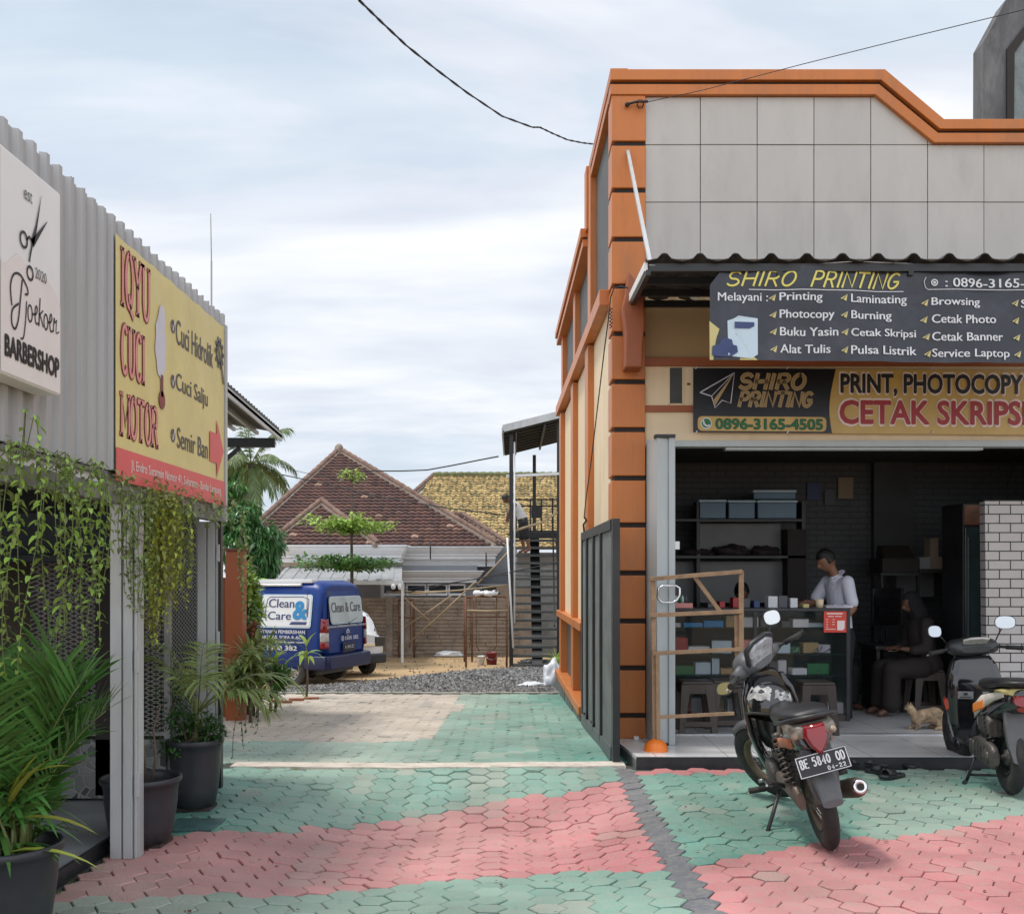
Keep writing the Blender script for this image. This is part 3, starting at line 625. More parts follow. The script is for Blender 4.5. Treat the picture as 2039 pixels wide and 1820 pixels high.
# --- platform
pf = WB(); pf.prism([(WX(1268, PF), PF+.02, -.3), (RX+1, PF+.02, -.3), (RX+1, 17, -.3), (SX(FY)+.02, 17, -.3), (SX(FY)+.02, 9.75, -.3)], (0, 0, .3+PZ-.03))
o = pf.build('shop_platform', ms_); tag(o, kind='structure')
mtile = mat('porcelain_tile', (.70,.69,.69), .25, var=.05, vs=2, dirt=(.34,.32,.31), dirt_amt=.5, ds=1.3)
nt = mtile.node_tree; b = nt.nodes['Principled BSDF']; br = nd(nt, 'ShaderNodeTexBrick', offset=0.0); br.inputs['Scale'].default_value = 1; br.inputs['Brick Width'].default_value = .6; br.inputs['Row Height'].default_value = .6; br.inputs['Mortar Size'].default_value = .003; br.inputs['Mortar Smooth'].default_value = 0
tcx = nd(nt, 'ShaderNodeTexCoord'); nt.links.new(tcx.outputs['Object'], br.inputs[0]); mxx = nd(nt, 'ShaderNodeMix', data_type='RGBA'); src = b.inputs['Base Color'].links[0].from_socket
nt.links.new(br.outputs['Fac'], mxx.inputs[0]); nt.links.new(src, mxx.inputs[6]); mxx.inputs[7].default_value = (.2,.19,.18,1); nt.links.new(mxx.outputs[2], b.inputs['Base Color'])
pf = WB(); pf.prism([(WX(1268, PF), PF+.005, PZ-.03), (RX+1, PF+.005, PZ-.03), (RX+1, 17, PZ-.03), (SX(FY)+.02, 17, PZ-.03), (SX(FY)+.02, 9.72, PZ-.03)], (0, 0, .03))
o = pf.build('shop_floor', mtile); tag(o, kind='structure')
pf = WB(); pf.box(WX(1268, PF)-.005, RX+1, PF-.015, PF+.002, -.05, PZ-.004); o = pf.build('platform_edge', M['black_plastic']); tag(o, kind='structure')

# ---------------------------------------------------------------- room behind
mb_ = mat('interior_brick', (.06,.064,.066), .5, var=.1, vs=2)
def brickify(m_, scale, bw, rh, mort, mcol, ms=.008, axes='xz'):
    nt = m_.node_tree; b = nt.nodes['Principled BSDF']; br = nd(nt, 'ShaderNodeTexBrick', offset=.5); br.inputs['Scale'].default_value = 1; br.inputs['Brick Width'].default_value = bw; br.inputs['Row Height'].default_value = rh; br.inputs['Mortar Size'].default_value = ms; br.inputs['Mortar Smooth'].default_value = .1
    tcx = nd(nt, 'ShaderNodeTexCoord'); sp = nd(nt, 'ShaderNodeSeparateXYZ'); cbx = nd(nt, 'ShaderNodeCombineXYZ'); nt.links.new(tcx.outputs['Object'], sp.inputs[0])
    nt.links.new(sp.outputs[0 if axes[0] == 'x' else 1], cbx.inputs[0]); nt.links.new(sp.outputs[2], cbx.inputs[1]); nt.links.new(cbx.outputs[0], br.inputs[0])
    mxx = nd(nt, 'ShaderNodeMix', data_type='RGBA'); src = b.inputs['Base Color'].links[0].from_socket
    nt.links.new(br.outputs['Fac'], mxx.inputs[0]); nt.links.new(src, mxx.inputs[6]); mxx.inputs[7].default_value = (*mort, 1); nt.links.new(mxx.outputs[2], b.inputs['Base Color'])
    bp = nd(nt, 'ShaderNodeBump', invert=True); bp.inputs['Strength'].default_value = .5; bp.inputs['Distance'].default_value = .01; nt.links.new(br.outputs['Fac'], bp.inputs['Height']); nt.links.new(bp.outputs[0], b.inputs['Normal'])
    return m_
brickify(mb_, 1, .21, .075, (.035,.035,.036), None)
IY = 13.4
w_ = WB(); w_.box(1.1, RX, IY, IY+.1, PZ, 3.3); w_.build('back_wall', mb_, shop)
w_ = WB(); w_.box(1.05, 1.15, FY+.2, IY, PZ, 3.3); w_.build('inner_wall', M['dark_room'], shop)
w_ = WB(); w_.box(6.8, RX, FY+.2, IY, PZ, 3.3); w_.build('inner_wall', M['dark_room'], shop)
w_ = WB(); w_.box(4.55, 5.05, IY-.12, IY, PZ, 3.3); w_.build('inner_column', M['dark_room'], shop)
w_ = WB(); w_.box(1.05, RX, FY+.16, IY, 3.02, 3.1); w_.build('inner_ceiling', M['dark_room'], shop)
# interior door track line on the floor
w_ = WB(); w_.box(WX(1343, 10.05), RX, 9.98, 10.02, PZ, PZ+.012); w_.build('door_track', M['steel'], shop)

# white brick tiled booth at the right
mw = mat('white_brick_tile', (.50,.46,.44), .3, var=.1, vs=1.2, dirt=(.42,.5,.52), dirt_amt=.5, ds=1.1); brickify(mw, 1, .22, .092, (.02,.02,.02), None, ms=.006)
bo = empty('tiled_partition', (WX(1968, 10.5), 10.5, PZ), 'partition clad in white brick tiles with dark joints inside the shop', 'partition')
w_ = WB(); w_.prism([(WX(1961, 10.5), 10.5, WZ(998, 10.5)), (RX-.15, 10.5, WZ(998, 10.5)), (RX-.15, 10.5, PZ), (WX(1966, 10.5), 10.5, PZ)], (0, .12, 0)); w_.build('tile_face', mw, bo)
w_ = WB(); w_.box(WX(1959, 10.5), RX-.15, 10.495, 10.63, WZ(998, 10.5), WZ(996, 10.5)); w_.build('top_trim', M['black_metal'], bo)

# far dark concrete gable behind the roof
TY = 16.0; tw = empty('concrete_gable', (WX(2040, TY), TY, 4.5), 'weathered dark concrete gable with recessed panel rising behind the parapet', 'building')
w_ = WB(); w_.prism([(WX(a, TY), TY, WZ(b, TY)) for a, b in ((1957,330),(1958,85),(2004,0),(2080,-95),(2200,-95),(2260,0),(2290,330))], (0, .35, 0)); w_.build('wall', M['concrete_dark'], tw)
w_ = WB()
o1 = [(2003,330),(2003,100),(2040,52),(2090,0),(2190,0),(2230,100),(2235,330)]; o2 = [(2016,330),(2018,108),(2048,66),(2094,12),(2186,12),(2222,108),(2225,330)]
for k in range(6):
    q = [o1[k], o1[k+1], o2[k+1], o2[k]]; w_.hexa([(WX(a, TY), TY-.04, WZ(b, TY)) for a, b in q], [(WX(a, TY), TY, WZ(b, TY)) for a, b in q])
w_.build('panel_frame', M['groove'], tw)
defm('slate', (.17,.20,.205), .6, var=.35, vs=1.6, bump=.3, dirt=(.06,.07,.07), dirt_amt=.7, ds=3)
w_ = WB(); w_.prism([(WX(a, TY), TY-.012, WZ(b, TY)) for a, b in o2], (0, .05, 0)); w_.build('recessed_panel', M['slate'], tw)

# ---------------------------------------------------------------- awning
AY = 8.44; az0, az1 = WZ(524, AY), WZ(602, FY)
aw = empty('shop_awning', (WX(1290, AY), AY, az0), 'dark corrugated awning projecting above the shop front', 'awning')
w_ = WB(); X = WX(1286, AY); pitch = .283; n = 24; prof = []
x = X
while x < RX+.5:
    prof += [(x, .0), (x+pitch*.30, .018), (x+pitch*.42, .055), (x+pitch*.5, .06), (x+pitch*.58, .055), (x+pitch*.70, .018)]; x += pitch
t = .006
for (xa, ha), (xb, hb) in zip(prof, prof[1:]):
    w_.add([(xa,AY-.05,az0+ha),(xb,AY-.05,az0+hb),(xb,FY-.05,az1+hb),(xa,FY-.05,az1+ha),(xa,AY-.05,az0+ha+t),(xb,AY-.05,az0+hb+t),(xb,FY-.05,az1+hb+t),(xa,FY-.05,az1+ha+t)], [(0,3,2,1),(4,5,6,7),(0,1,5,4),(2,3,7,6)])
defm('roof_sheet', (.050,.047,.047), .6, var=.3, vs=4, bump=.1, dirt=(.10,.09,.085), dirt_amt=.5)
w_.build('corrugated_sheet', M['roof_sheet'], aw, fixn=False)
w_ = WB(); w_.bar((X, AY, az0-.03), (X+.0, FY-.05, az1-.03), .03, .07); w_.build('edge_fascia', M['white_paint'], aw, bevel=.003)
w_ = WB()
for k in range(4):
    yy_2 = AY+.02+k*(FY-AY-.1)/3.0; zz = az0+(az1-az0)*(yy_2-AY)/(FY-AY)-.035
    w_.box(X+.02, RX+.4, yy_2-.02, yy_2+.02, zz-.03, zz+.03)
w_.build('purlin', M['black_metal'], aw)
for k in range(6):
    xx_ = X+.02+k*1.05; w_ = WB(); w_.bar((xx_, AY, az0-.075), (xx_, FY-.03, az1-.075), .04, .04); w_.build('rafter', M['black_metal'], aw)
w_ = WB(); w_.bar((WX(1250, FY-.06), FY-.06, WZ(302, FY-.06)), (X+.04, AY+.05, az0+.02), .028, .028); w_.build('stay_rod', M['grey_metal'], aw)
# lamps/insulator blobs under it
for xx_ in (1384, 1422):
    w_ = WB(); w_.ell((WX(xx_, 9.4), 9.4, WZ(590, 9.4)), (.05,.05,.03)); w_.build('lamp_cup', M['white_plastic'], aw)
# curved orange bracket under the awning
bk = WB(); c0 = [(1252,540),(1268,560),(1282,592),(1284,640),(1280,690),(1279,731),(1245,731),(1246,660),(1240,610),(1248,575)]
bk.prism([(WX(a, FY-.3), FY-.3, WZ(b, FY-.3)) for a, b in c0], (0, .24, 0))
o = bk.build('wall_corbel', M['orange_dark'], bevel=.012); tag(o, 'curved dark orange corbel on the column under the awning corner', 'corbel')

# ---------------------------------------------------------------- banners
BY = AY+.03
b1 = empty('hanging_banner', P(1413, 718, BY), 'dark navy printing services banner hanging from the awning edge', 'banner')
p0, p1, p2 = P(1413, 717, BY), P(2330, 726, BY), P(1413, 527, BY); bw = (p1-p0).length; bh = (p2-p0).length
wave = lambda a, b: .012*math.sin(a*23+b*3)+.008*math.sin(a*57-b*5)+.02*math.sin(a*9)*(.4+.6*b)
pl = Plane(p0, p1-p0, p2-p0, wave); 
def pxa(x, y, pl_=pl): # pixel -> (a,b) on a frontal plane
    Y = pl_.o.y; q = V((WX(x, Y), Y, WZ(y, Y)))-pl_.o; return q.dot(pl_.u)/pl_.u.length_squared, q.dot(pl_.v)/pl_.v.length_squared
def cloth(pl, nm, m_, parent, nu=70, nv=14, top=None, part=None):
    w_ = WB(); vs = []
    for j in range(nv+1):
        for i in range(nu+1):
            a, b = i/nu, j/nv; t_ = top(a) if top else 1; vs.append(pl.at(a, b*t_, 0))
    n = nu+1; w_.add(vs, [(j*n+i, j*n+i+1, (j+1)*n+i+1, (j+1)*n+i) for j in range(nv) for i in range(nu)], True)
    return w_.build(nm, m_, parent, fixn=False)
topf = lambda a: .78+.2*min(1, a/.035)+.02*math.sin(a*30) if a < .06 else .98+.02*math.sin(a*14)
cl = cloth(pl, 'banner_cloth', M['banner_navy'], b1, top=topf)
def put(parent, nm, m_, fn, *a, **k):
    w_ = WB(); fn(w_, *a, **k); return w_.build(nm, M[m_] if isinstance(m_, str) else m_, parent, fixn=False)
def T(w_, pl, s, x0, y0, x1, y1, d=.004, **k):
    a0, b0 = pxa(x0, y1, pl); a1, b1_ = pxa(x1, y0, pl); pl.text(w_, s, a0, b0, a1, b1_, d, **k)
def ST(w_, pl, s, x0, y0, x1, y1, w, d=.004, **k):
    a0, b0 = pxa(x0, y1, pl); a1, b1_ = pxa(x1, y0, pl); stroke_text(pl, w_, s, a0, b0, a1, b1_, w, d, **k)
def tile_subdiv(o): return o
w_ = WB(); ST(w_, pl, 'SHIRO', 1445, 541, 1580, 569, .016, .008, shear=.35); ST(w_, pl, 'PRINTING', 1612, 541, 1788, 571, .016, .008, shear=.35); w_.build('title_lettering', M['ink_yellow'], b1, fixn=False)
w_ = WB(); a, b = pxa(1492, 577); a2, b2 = pxa(1800, 578); pl.stroke(w_, [(a+(a2-a)*i/12, b) for i in range(13)], .006, .008); w_.build('underline', M['ink_white'], b1, fixn=False)
rows = [('Printing',1553,582,1637,603),('Photocopy',1553,616,1660,638),('Buku Yasin',1553,651,1667,668),('Alat Tulis',1553,685,1652,702),
        ('Laminating',1694,584,1807,606),('Burning',1694,617,1776,638),('Cetak Skripsi',1694,652,1826,672),('Pulsa Listrik',1694,686,1826,703),
        ('Browsing',1857,588,1953,608),('Cetak Photo',1857,622,1983,639),('Cetak Banner',1857,657,1997,674),('Service Laptop',1857,690,2010,711),
        ('Scan Foto',2036,589,2130,606),('Jilid',2036,622,2090,639),('Undangan',2036,657,2140,674),('Kartu Nama',2036,690,2150,708)]
w_ = WB()
for s_, x0, y0, x1, y1 in rows[:12]: T(w_, pl, s_, x0, y0, x1, y1, .009, bold=.022)
T(w_, pl, 'S', 2036, 590, 2048, 606, .009, bold=.02); T(w_, pl, 'Melayani :', 1430, 583, 1530, 605, .009, bold=.015); T(w_, pl, ': 0896-3165-4505', 1884, 549, 2104, 567, .009, bold=.02)
w_.build('list_lettering', M['ink_white'], b1, fixn=False)
w_ = WB()
for x_, y_ in [(1532+6,592),(1534+5,626),(1535+4,660),(1535+4,695),(1679,592),(1679,626),(1680,660),(1680,695),(1843,598),(1841,632),(1845,666),(1847,700),(2023,597),(2024,632),(2025,666),(2025,700)]:
    q = [pxa(x_+dx_, y_+dy_) for dx_, dy_ in ((-7,2),(8,-7),(5,7),(-1,4),(4,-4),(-3,3))]; pl.poly(w_, [q[0],q[5],q[1]][::-1], .009); pl.poly(w_, [q[1],q[3],q[2]][::-1], .009)
w_.build('plane_bullet', M['ink_straw'], b1, fixn=False)
w_ = WB(); q = [pxa(1872-7, 559)]; pl.disc(w_, *pxa(1863,558), .0075, .009, r0=.005); pl.disc(w_, *pxa(1863,558), .003, .009); 
pts_ = [pxa(1842+ (x_), y_) for x_, y_ in ((4,548),(0,556),(3,568),(8,572),(60,572),(160,572),(260,572))]; pl.stroke(w_, pts_, .005, .008); w_.build('phone_badge', M['ink_white'], b1, fixn=False)
w_ = WB(); pl.poly(w_, [pxa(x_, y_) for x_, y_ in ((1413,640),(1413,717),(1508,717))], .005); w_.build('corner_triangle', M['ink_straw'], b1, fixn=False)
w_ = WB(); pl.poly(w_, [pxa(x_, y_) for x_, y_ in ((1449,710),(1496,714),(1508,706),(1509,634),(1470,630),(1460,636),(1448,640))][::1], .010); w_.build('copier_picture', M['ink_paleblue'], b1, fixn=False)
w_ = WB(); pl.poly(w_, [pxa(x_, y_) for x_, y_ in ((1462,642),(1462,655),(1492,655),(1502,650),(1502,642))], .012); pl.poly(w_, [pxa(x_, y_) for x_, y_ in ((1417,708),(1418,690),(1432,686),(1436,677),(1444,674),(1456,678),(1458,688),(1466,690),(1468,702),(1455,711),(1430,711))], .013); w_.build('printer_picture', M['ink_navy'], b1, fixn=False)
w_ = WB(); w_.tube([P(1292, 528, AY+.0)]+[P(x_, y_, BY-.02) for x_, y_ in ((1330,531),(1400,536),(1500,537),(1600,528),(1700,521),(1780,524),(1900,530),(2000,532),(2100,530),(2300,528))], .004, 5); w_.build('tie_rope', M['ink_white'], b1)

B2 = FY-.055
b2 = empty('wall_banner', P(1380, 862, B2), 'black and gold printing shop banner fixed to the wall above the doorway', 'banner')
p0, p1, p2 = P(1380, 861, B2), P(2330, 868, B2), P(1380, 733, B2)
pl2 = Plane(p0, p1-p0, p2-p0, None)
cloth(pl2, 'banner_cloth', M['banner_gold'], b2, nu=90, nv=8)
w_ = WB(); nn = 16
def quadstrip(pl_, w_, fa, fb, b0, b1_, d, n=14):   # region between two x-px functions over b
    for i in range(n):
        t0, t1 = i/n, (i+1)/n; m_ = 12
        for j in range(m_):
            q = []
            for tt, s_ in ((t0, j/m_), (t0, (j+1)/m_), (t1, (j+1)/m_), (t1, j/m_)):
                x0_, x1_ = fa(tt), fb(tt); q.append(pl_.at(x0_+(x1_-x0_)*s_, b0+(b1_-b0)*tt, d))
            w_.poly(q)
A0, A1 = 0, pxa(1657, 800, pl2)[0]
quadstrip(pl2, w_, lambda t: A0, lambda t: A1-.008*math.sin(t*math.pi*1.0+.4)*1.2+.004, 0, 1, .004); w_.build('black_field', M['banner_black'], b2, fixn=False)
w_ = WB(); pq = lambda *xy: [pxa(x_, y_, pl2) for x_, y_ in xy]
pl2.stroke(w_, pq((1394,782),(1463,742),(1455,803),(1438,797),(1424,812),(1417,789),(1394,782)), .010, .010); pl2.stroke(w_, pq((1463,742),(1417,789)), .005, .010); w_.build('plane_outline', M['ink_lilac'], b2, fixn=False)
w_ = WB(); pl2.poly(w_, pq((1462,744),(1424,808),(1421,796))[::-1], .0098); w_.build('plane_fold', M['ink_gold'], b2, fixn=False)
w_ = WB(); ST(w_, pl2, 'SHIRO', 1470, 745, 1600, 773, .038, .010, shear=.25); ST(w_, pl2, 'PRINTING', 1470, 781, 1614, 808, .034, .010, shear=.25); w_.build('logo_lettering', M['ink_gold'], b2, fixn=False)
w_ = WB(); ST(w_, pl2, 'SHIRO', 1470, 745, 1600, 773, .008, .013, shear=.25); ST(w_, pl2, 'PRINTING', 1470, 781, 1614, 808, .006, .013, shear=.25); w_.build('logo_inline', M['ink_umber'], b2, fixn=False)
w_ = WB(); a0, b0 = pxa(1389, 858, pl2); a1, b1_ = pxa(1645, 829, pl2); pl2.rect(w_, a0, b0, a1, b1_, .010, r=.009); w_.build('phone_plate', M['banner_gold'], b2, fixn=False)
w_ = WB(); T(w_, pl2, '0896-3165-4505', 1425, 834, 1637, 854, .012, bold=.06); w_.build('phone_outline', M['ink_darkgreen'], b2, fixn=False)
w_ = WB(); T(w_, pl2, '0896-3165-4505', 1426, 835, 1636, 853, .015, bold=.012); pl2.disc(w_, *pxa(1406,843,pl2), .0098, .013); w_.build('phone_lettering', M['ink_green'], b2, fixn=False)
w_ = WB(); pl2.disc(w_, *pxa(1406,843,pl2), .0118, .0122); pl2.stroke(w_, pq((1400,838),(1402,845),(1408,849),(1412,847)), .016, .0155); w_.build('phone_badge', M['ink_white'], b2, fixn=False)
w_ = WB(); T(w_, pl2, 'PRINT, PHOTOCOPY', 1673, 741, 2038, 787, .004, bold=.085); T(w_, pl2, 'CETAK SKRIPSI', 1671, 794, 2045, 843, .004, bold=.075); w_.build('lettering_outline', M['ink_rose'], b2, fixn=False)
w_ = WB(); T(w_, pl2, 'PRINT, PHOTOCOPY', 1675, 743, 2036, 785, .006, bold=.045); w_.build('black_lettering', M['ink_black'], b2, fixn=False)
w_ = WB(); T(w_, pl2, 'CETAK SKRIPSI', 1673, 796, 2043, 841, .006, bold=.04); w_.build('red_lettering', M['ink_red'], b2, fixn=False)
w_ = WB()
for x_ in (1385,1567,1856,2120):
    for y_ in (735, 863): w_.bar(P(x_, y_, B2-.01), P(x_+3, y_-5, B2-.01), .012, .008)
w_.build('fixing_tie', M['ink_white'], b2)

# ---------------------------------------------------------------- sliding gate along the side wall
gt = empty('steel_gate', (SX(10), 10, 0), 'tall black and grey steel gate folded back against the shop side wall', 'gate')
g0, g1 = V((.86, 9.0, 0)), V((.795, 12.2, 0)); 
def gp_(t, z, off=0): p = g0.lerp(g1, t); return V((p.x-off, p.y, z))
def gbar(t0, t1, z0a, z1a, z0b, z1b, nm, m_, o0=0, o1=.05):
    w_ = WB(); w_.hexa([gp_(t0,z0a,o0),gp_(t1,z0b,o0),gp_(t1,z1b,o0),gp_(t0,z1a,o0)], [gp_(t0,z0a,-o1),gp_(t1,z0b,-o1),gp_(t1,z1b,-o1),gp_(t0,z1a,-o1)]); w_.build(nm, m_, gt, bevel=.003)
zb0, zb1 = -.0, -.10; zt = WZ(1036, 9.3)
gbar(0, .04, zb0, zt, zb0, zt, 'frame_post', M['black_metal'], .0, .06); gbar(.96, 1, zb1, zt, zb1, zt, 'frame_post', M['black_metal'], .0, .05)
gbar(.04, .96, zt-.09, zt, zt-.09, zt, 'top_rail', M['black_metal'], .01, .04); gbar(.04, .96, zb0, zb0+.12, zb1, zb1+.12, 'bottom_rail', M['grey_plastic'], .01, .04)
for t_ in (.30, .52, .75): gbar(t_, t_+.03, zb0+.1, zt-.09, zb1+.1, zt-.09, 'upright', M['black_metal'], .012, .03)
defm('gate_sheet', (.16,.175,.17), .6, metal=.2, var=.25, vs=3, bump=.5, bs=90, dirt=(.07,.08,.075), dirt_amt=.6, ds=5)
for t0_, t1_ in ((.04,.30),(.33,.52),(.55,.75),(.78,.96)): gbar(t0_, t1_, zb0+.12, zt-.09, zb1+.12, zt-.09, 'sheet_panel', M['gate_sheet'], -.012, .02)
# gate post next to column
gpost = WB(); gpost.box(SX(9.6)-.045, SX(9.6)+.02, 9.42, 9.5, -.05, WZ(1033, 9.45)); o = gpost.build('gate_post', M['black_metal'], bevel=.004); tag(o, 'black steel gate post standing against the orange corner column', 'post')

# cables
w_ = WB(); w_.tube([P(1216, 592, 9.6), P(1211, 640, 9.75), P(1203, 700, 9.9), P(1190, 810, 10.3), P(1177, 920, 11), P(1166, 1000, 11.6), P(1163, 1030, 11.9)], .006, 5)
w_.tube([P(1163,1030,11.9), P(1168,1036,11.9), P(1162,1044,11.95), P(1163,1058,12.0)], .011, 5)
for k in range(6): w_.tube([P(1213, 612+k*7, 9.62), P(1219, 615+k*7, 9.62), P(1214, 619+k*7, 9.62)], .006, 5)
w_.tube([P(1216,592,9.6), P(1222,575,9.6), P(1236,570,9.55), P(1250,574,9.5)], .006, 5)
o = w_.build('gate_cable', M['cable']); tag(o, 'thin black cable slanting down the cream side wall to the gate', 'cable')
w_ = WB(); pts_ = []
for x_, y_, Y_ in ((-900,-1900,3.6),(0,-850,4.6),(450,-330,5.5),(690,-40,6.5),(716,2,6.7),(760,45,7.1),(810,92,7.6),(870,140,8.2),(930,185,8.9),(1000,232,9.9),(1060,254,10.7),(1075,254,10.8),(1100,266,11.1),(1130,279,11.5),(1160,285,11.9),(1186,288,12.15)): pts_.append(P(x_, y_, Y_))
w_.tube(pts_, .007, 6); n_ = len(pts_)
for s_ in (0, math.pi):
    q = []
    for i in range((n_-1)*8+1):
        k, f = divmod(i, 8); p_ = pts_[k].lerp(pts_[min(k+1, n_-1)], f/8); q.append(p_+V((.004*math.cos(i*.9+s_), 0, .006*math.sin(i*.9+s_))))
    w_.tube(q, .005, 5)
o = w_.build('overhead_cable', M['cable']); tag(o, 'thick twisted black power cable sagging across the sky to the shop', 'cable')
w_ = WB(); w_.tube([P(1288, 204, FY-.1), P(1400, 180, 9.4), P(1600, 128, 8.7), P(1800, 78, 8.2), P(2039, 20, 7.8), P(2200, -20, 7.6), P(3400, -330, 6.5)], .0035, 5)
for k in range(3): w_.tube([P(1275+7*math.cos(t*1.05+k), 206+8*math.sin(t*1.05+k)+k*2, FY-.09-.005*k) for t in range(7)], .003, 4)
w_.tube([P(1250,208,FY-.09),P(1268,203,FY-.1),P(1290,203,FY-.1)], .012, 6); w_.ell(P(1249,209,FY-.08), .022)
o = w_.build('service_wire', M['cable']); tag(o, 'thin grey wire rising from the column top past the concrete gable', 'wire')
# ================================================================ LEFT: metal clad barbershop front
LX = -2.19
def LY(x): return FF*LX/(x-CX)
bs_ = empty('barbershop_building', (LX, 6, 0), 'grey corrugated metal clad open front at the left of the driveway', 'building')
w_ = WB(); Y = 3.2; z0, z1 = 2.17, 3.555; pr = []
while Y < 7.88: pr += [(Y, 0), (Y+.055, 0), (Y+.065, .028), (Y+.1, .028), (Y+.11, 0)]; Y += .137
for (ya, ha), (yb, hb) in zip(pr, pr[1:]):
    za = z1+.008*math.sin(ya*40)
    w_.add([(LX+ha, ya, z0), (LX+hb, yb, z0), (LX+hb, yb, za), (LX+ha, ya, za), (LX+ha-.004, ya, z0), (LX+hb-.004, yb, z0), (LX+hb-.004, yb, za), (LX+ha-.004, ya, za)], [(0,1,2,3),(7,6,5,4),(2,6,7,3),(0,4,5,1)])
w_.build('corrugated_cladding', M['cladding'], bs_, fixn=False)
w_ = WB(); w_.box(LX-.03, LX-.006, 3.2, 8.0, z0, z1-.03); w_.build('cladding_backing', M['panel_grey'], bs_)
for zz in (2.25, 3.45):
    w_ = WB(); w_.box(LX-.08, LX-.03, 3.2, 8.0, zz-.025, zz+.025); w_.build('purlin', M['grey_metal'], bs_)
defm('steel_frame', (.25,.25,.245), .5, metal=.3, var=.2, vs=5, bump=.05, dirt=(.13,.12,.11), dirt_amt=.5)
w_ = WB(); w_.box(LX-.06, LX+.02, 3.2, 8.05, 2.0, 2.09); w_.box(LX-.05, LX+.0, 3.2, 8.05, 2.14, 2.165); w_.build('front_beam', M['steel_frame'], bs_, bevel=.004)
w_ = WB(); w_.box(LX-.05, LX-.03, 3.2, 8.05, 2.09, 2.14); w_.build('light_strip', M['white_plastic'], bs_)
# posts: ribbed double channel
def post(xa, xb, y0, nm='post'):
    w_ = WB(); W = xb-xa; z = 2.0
    for f0, f1, o_ in ((0,.42,0),(.42,.5,.018),(.5,.84,-.004),(.84,.9,.02),(.9,1,.006)): w_.box(xa+W*f0, xa+W*f1, y0+o_, y0+.06, 0, z)
    w_.box(xb, xb+.006, y0+.02, y0+.1, 0, z)
    for zz in (.35, 1.05, 1.7): w_.box(xb-.012, xb+.014, y0-.004, y0+.03, zz, zz+.13)
    o = w_.build(nm, M['grey_metal'], bs_, bevel=.002); return o
post(WX(219, 5.96), WX(272, 5.96), 5.96); post(WX(393, 7.9), WX(434, 7.9), 7.9)
w_ = WB(); w_.box(WX(434.5, 7.9), WX(440, 7.9), 7.9, 7.96, 0, 2.0); w_.build('door_frame', M['black_metal'], bs_)
# inner dark volume
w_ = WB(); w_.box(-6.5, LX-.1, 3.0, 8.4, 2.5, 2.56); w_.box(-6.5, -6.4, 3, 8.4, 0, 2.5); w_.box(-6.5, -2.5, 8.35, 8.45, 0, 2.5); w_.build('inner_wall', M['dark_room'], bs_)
defm('navy_cloth', (.02,.028,.04), .7, var=.4, vs=3)
w_ = WB(); w_.box(-5.2, -2.45, 6.7, 6.75, 1.72, 2.0); w_.box(-5.2, -2.45, 6.55, 6.9, 1.68, 1.73); w_.build('inner_awning', M['navy_cloth'], bs_, bevel=.01)
w_ = WB(); w_.box(WX(190, 7.2), WX(217, 7.2)+.06, 7.2, 7.3, .1, 2.0); w_.build('inner_pillar', M['groove'], bs_)
defm('mesh_back', (.06,.05,.042), .8, var=.6, vs=2.2, dirt=(.16,.11,.08), dirt_amt=.6, ds=2)
w_ = WB(); w_.box(-5.5, -2.62, 7.75, 7.8, .1, 2.0); w_.build('back_screen', M['mesh_back'], bs_)
# expanded metal mesh
w_ = WB(); x0, x1, za, zb = WX(60, 7.25), -2.36, .52, 1.98; sx_, sz_ = .075, .032; 
i = 0
def wire(a, b, t=.0035):
    a, b = V(a), V(b); d = (b-a).normalized(); n_ = d.cross(V((0,1,0))).normalized()*t
    w_.add([a-n_, b-n_, b+n_, a+n_], [(0,1,2,3)])
z = za
while z < zb:
    x = x0+(i % 2)*sx_/2
    while x < x1-.03: wire((x, 7.25, z), (x+sx_/2, 7.25, z+sz_/2)); wire((x+sx_/2, 7.25, z+sz_/2), (x+sx_, 7.25, z)); x += sx_
    z += sz_/2; i += 1
w_.build('wire_mesh', M['steel_frame'], bs_, fixn=False)
w_ = WB(); z = za; i = 0
while z < zb:
    y = 7.3+(i % 2)*sx_/2
    while y < 7.85:
        for (ya, a_), (yb, b_) in (((y,z),(y+sx_/2,z+sz_/2)), ((y+sx_/2,z+sz_/2),(y+sx_,z))):
            w_.add([(-2.36,ya,a_-.0035),(-2.36,yb,b_-.0035),(-2.36,yb,b_+.0035),(-2.36,ya,a_+.0035)], [(0,1,2,3)])
        y += sx_
    z += sz_/2; i += 1
w_.build('wire_mesh', M['steel_frame'], bs_, fixn=False)
w_ = WB(); w_.box(-2.38, -2.34, 7.23, 7.27, .1, 2.0); w_.box(x0, -2.36, 7.235, 7.265, .5, .53); w_.build('mesh_frame', M['steel_frame'], bs_)
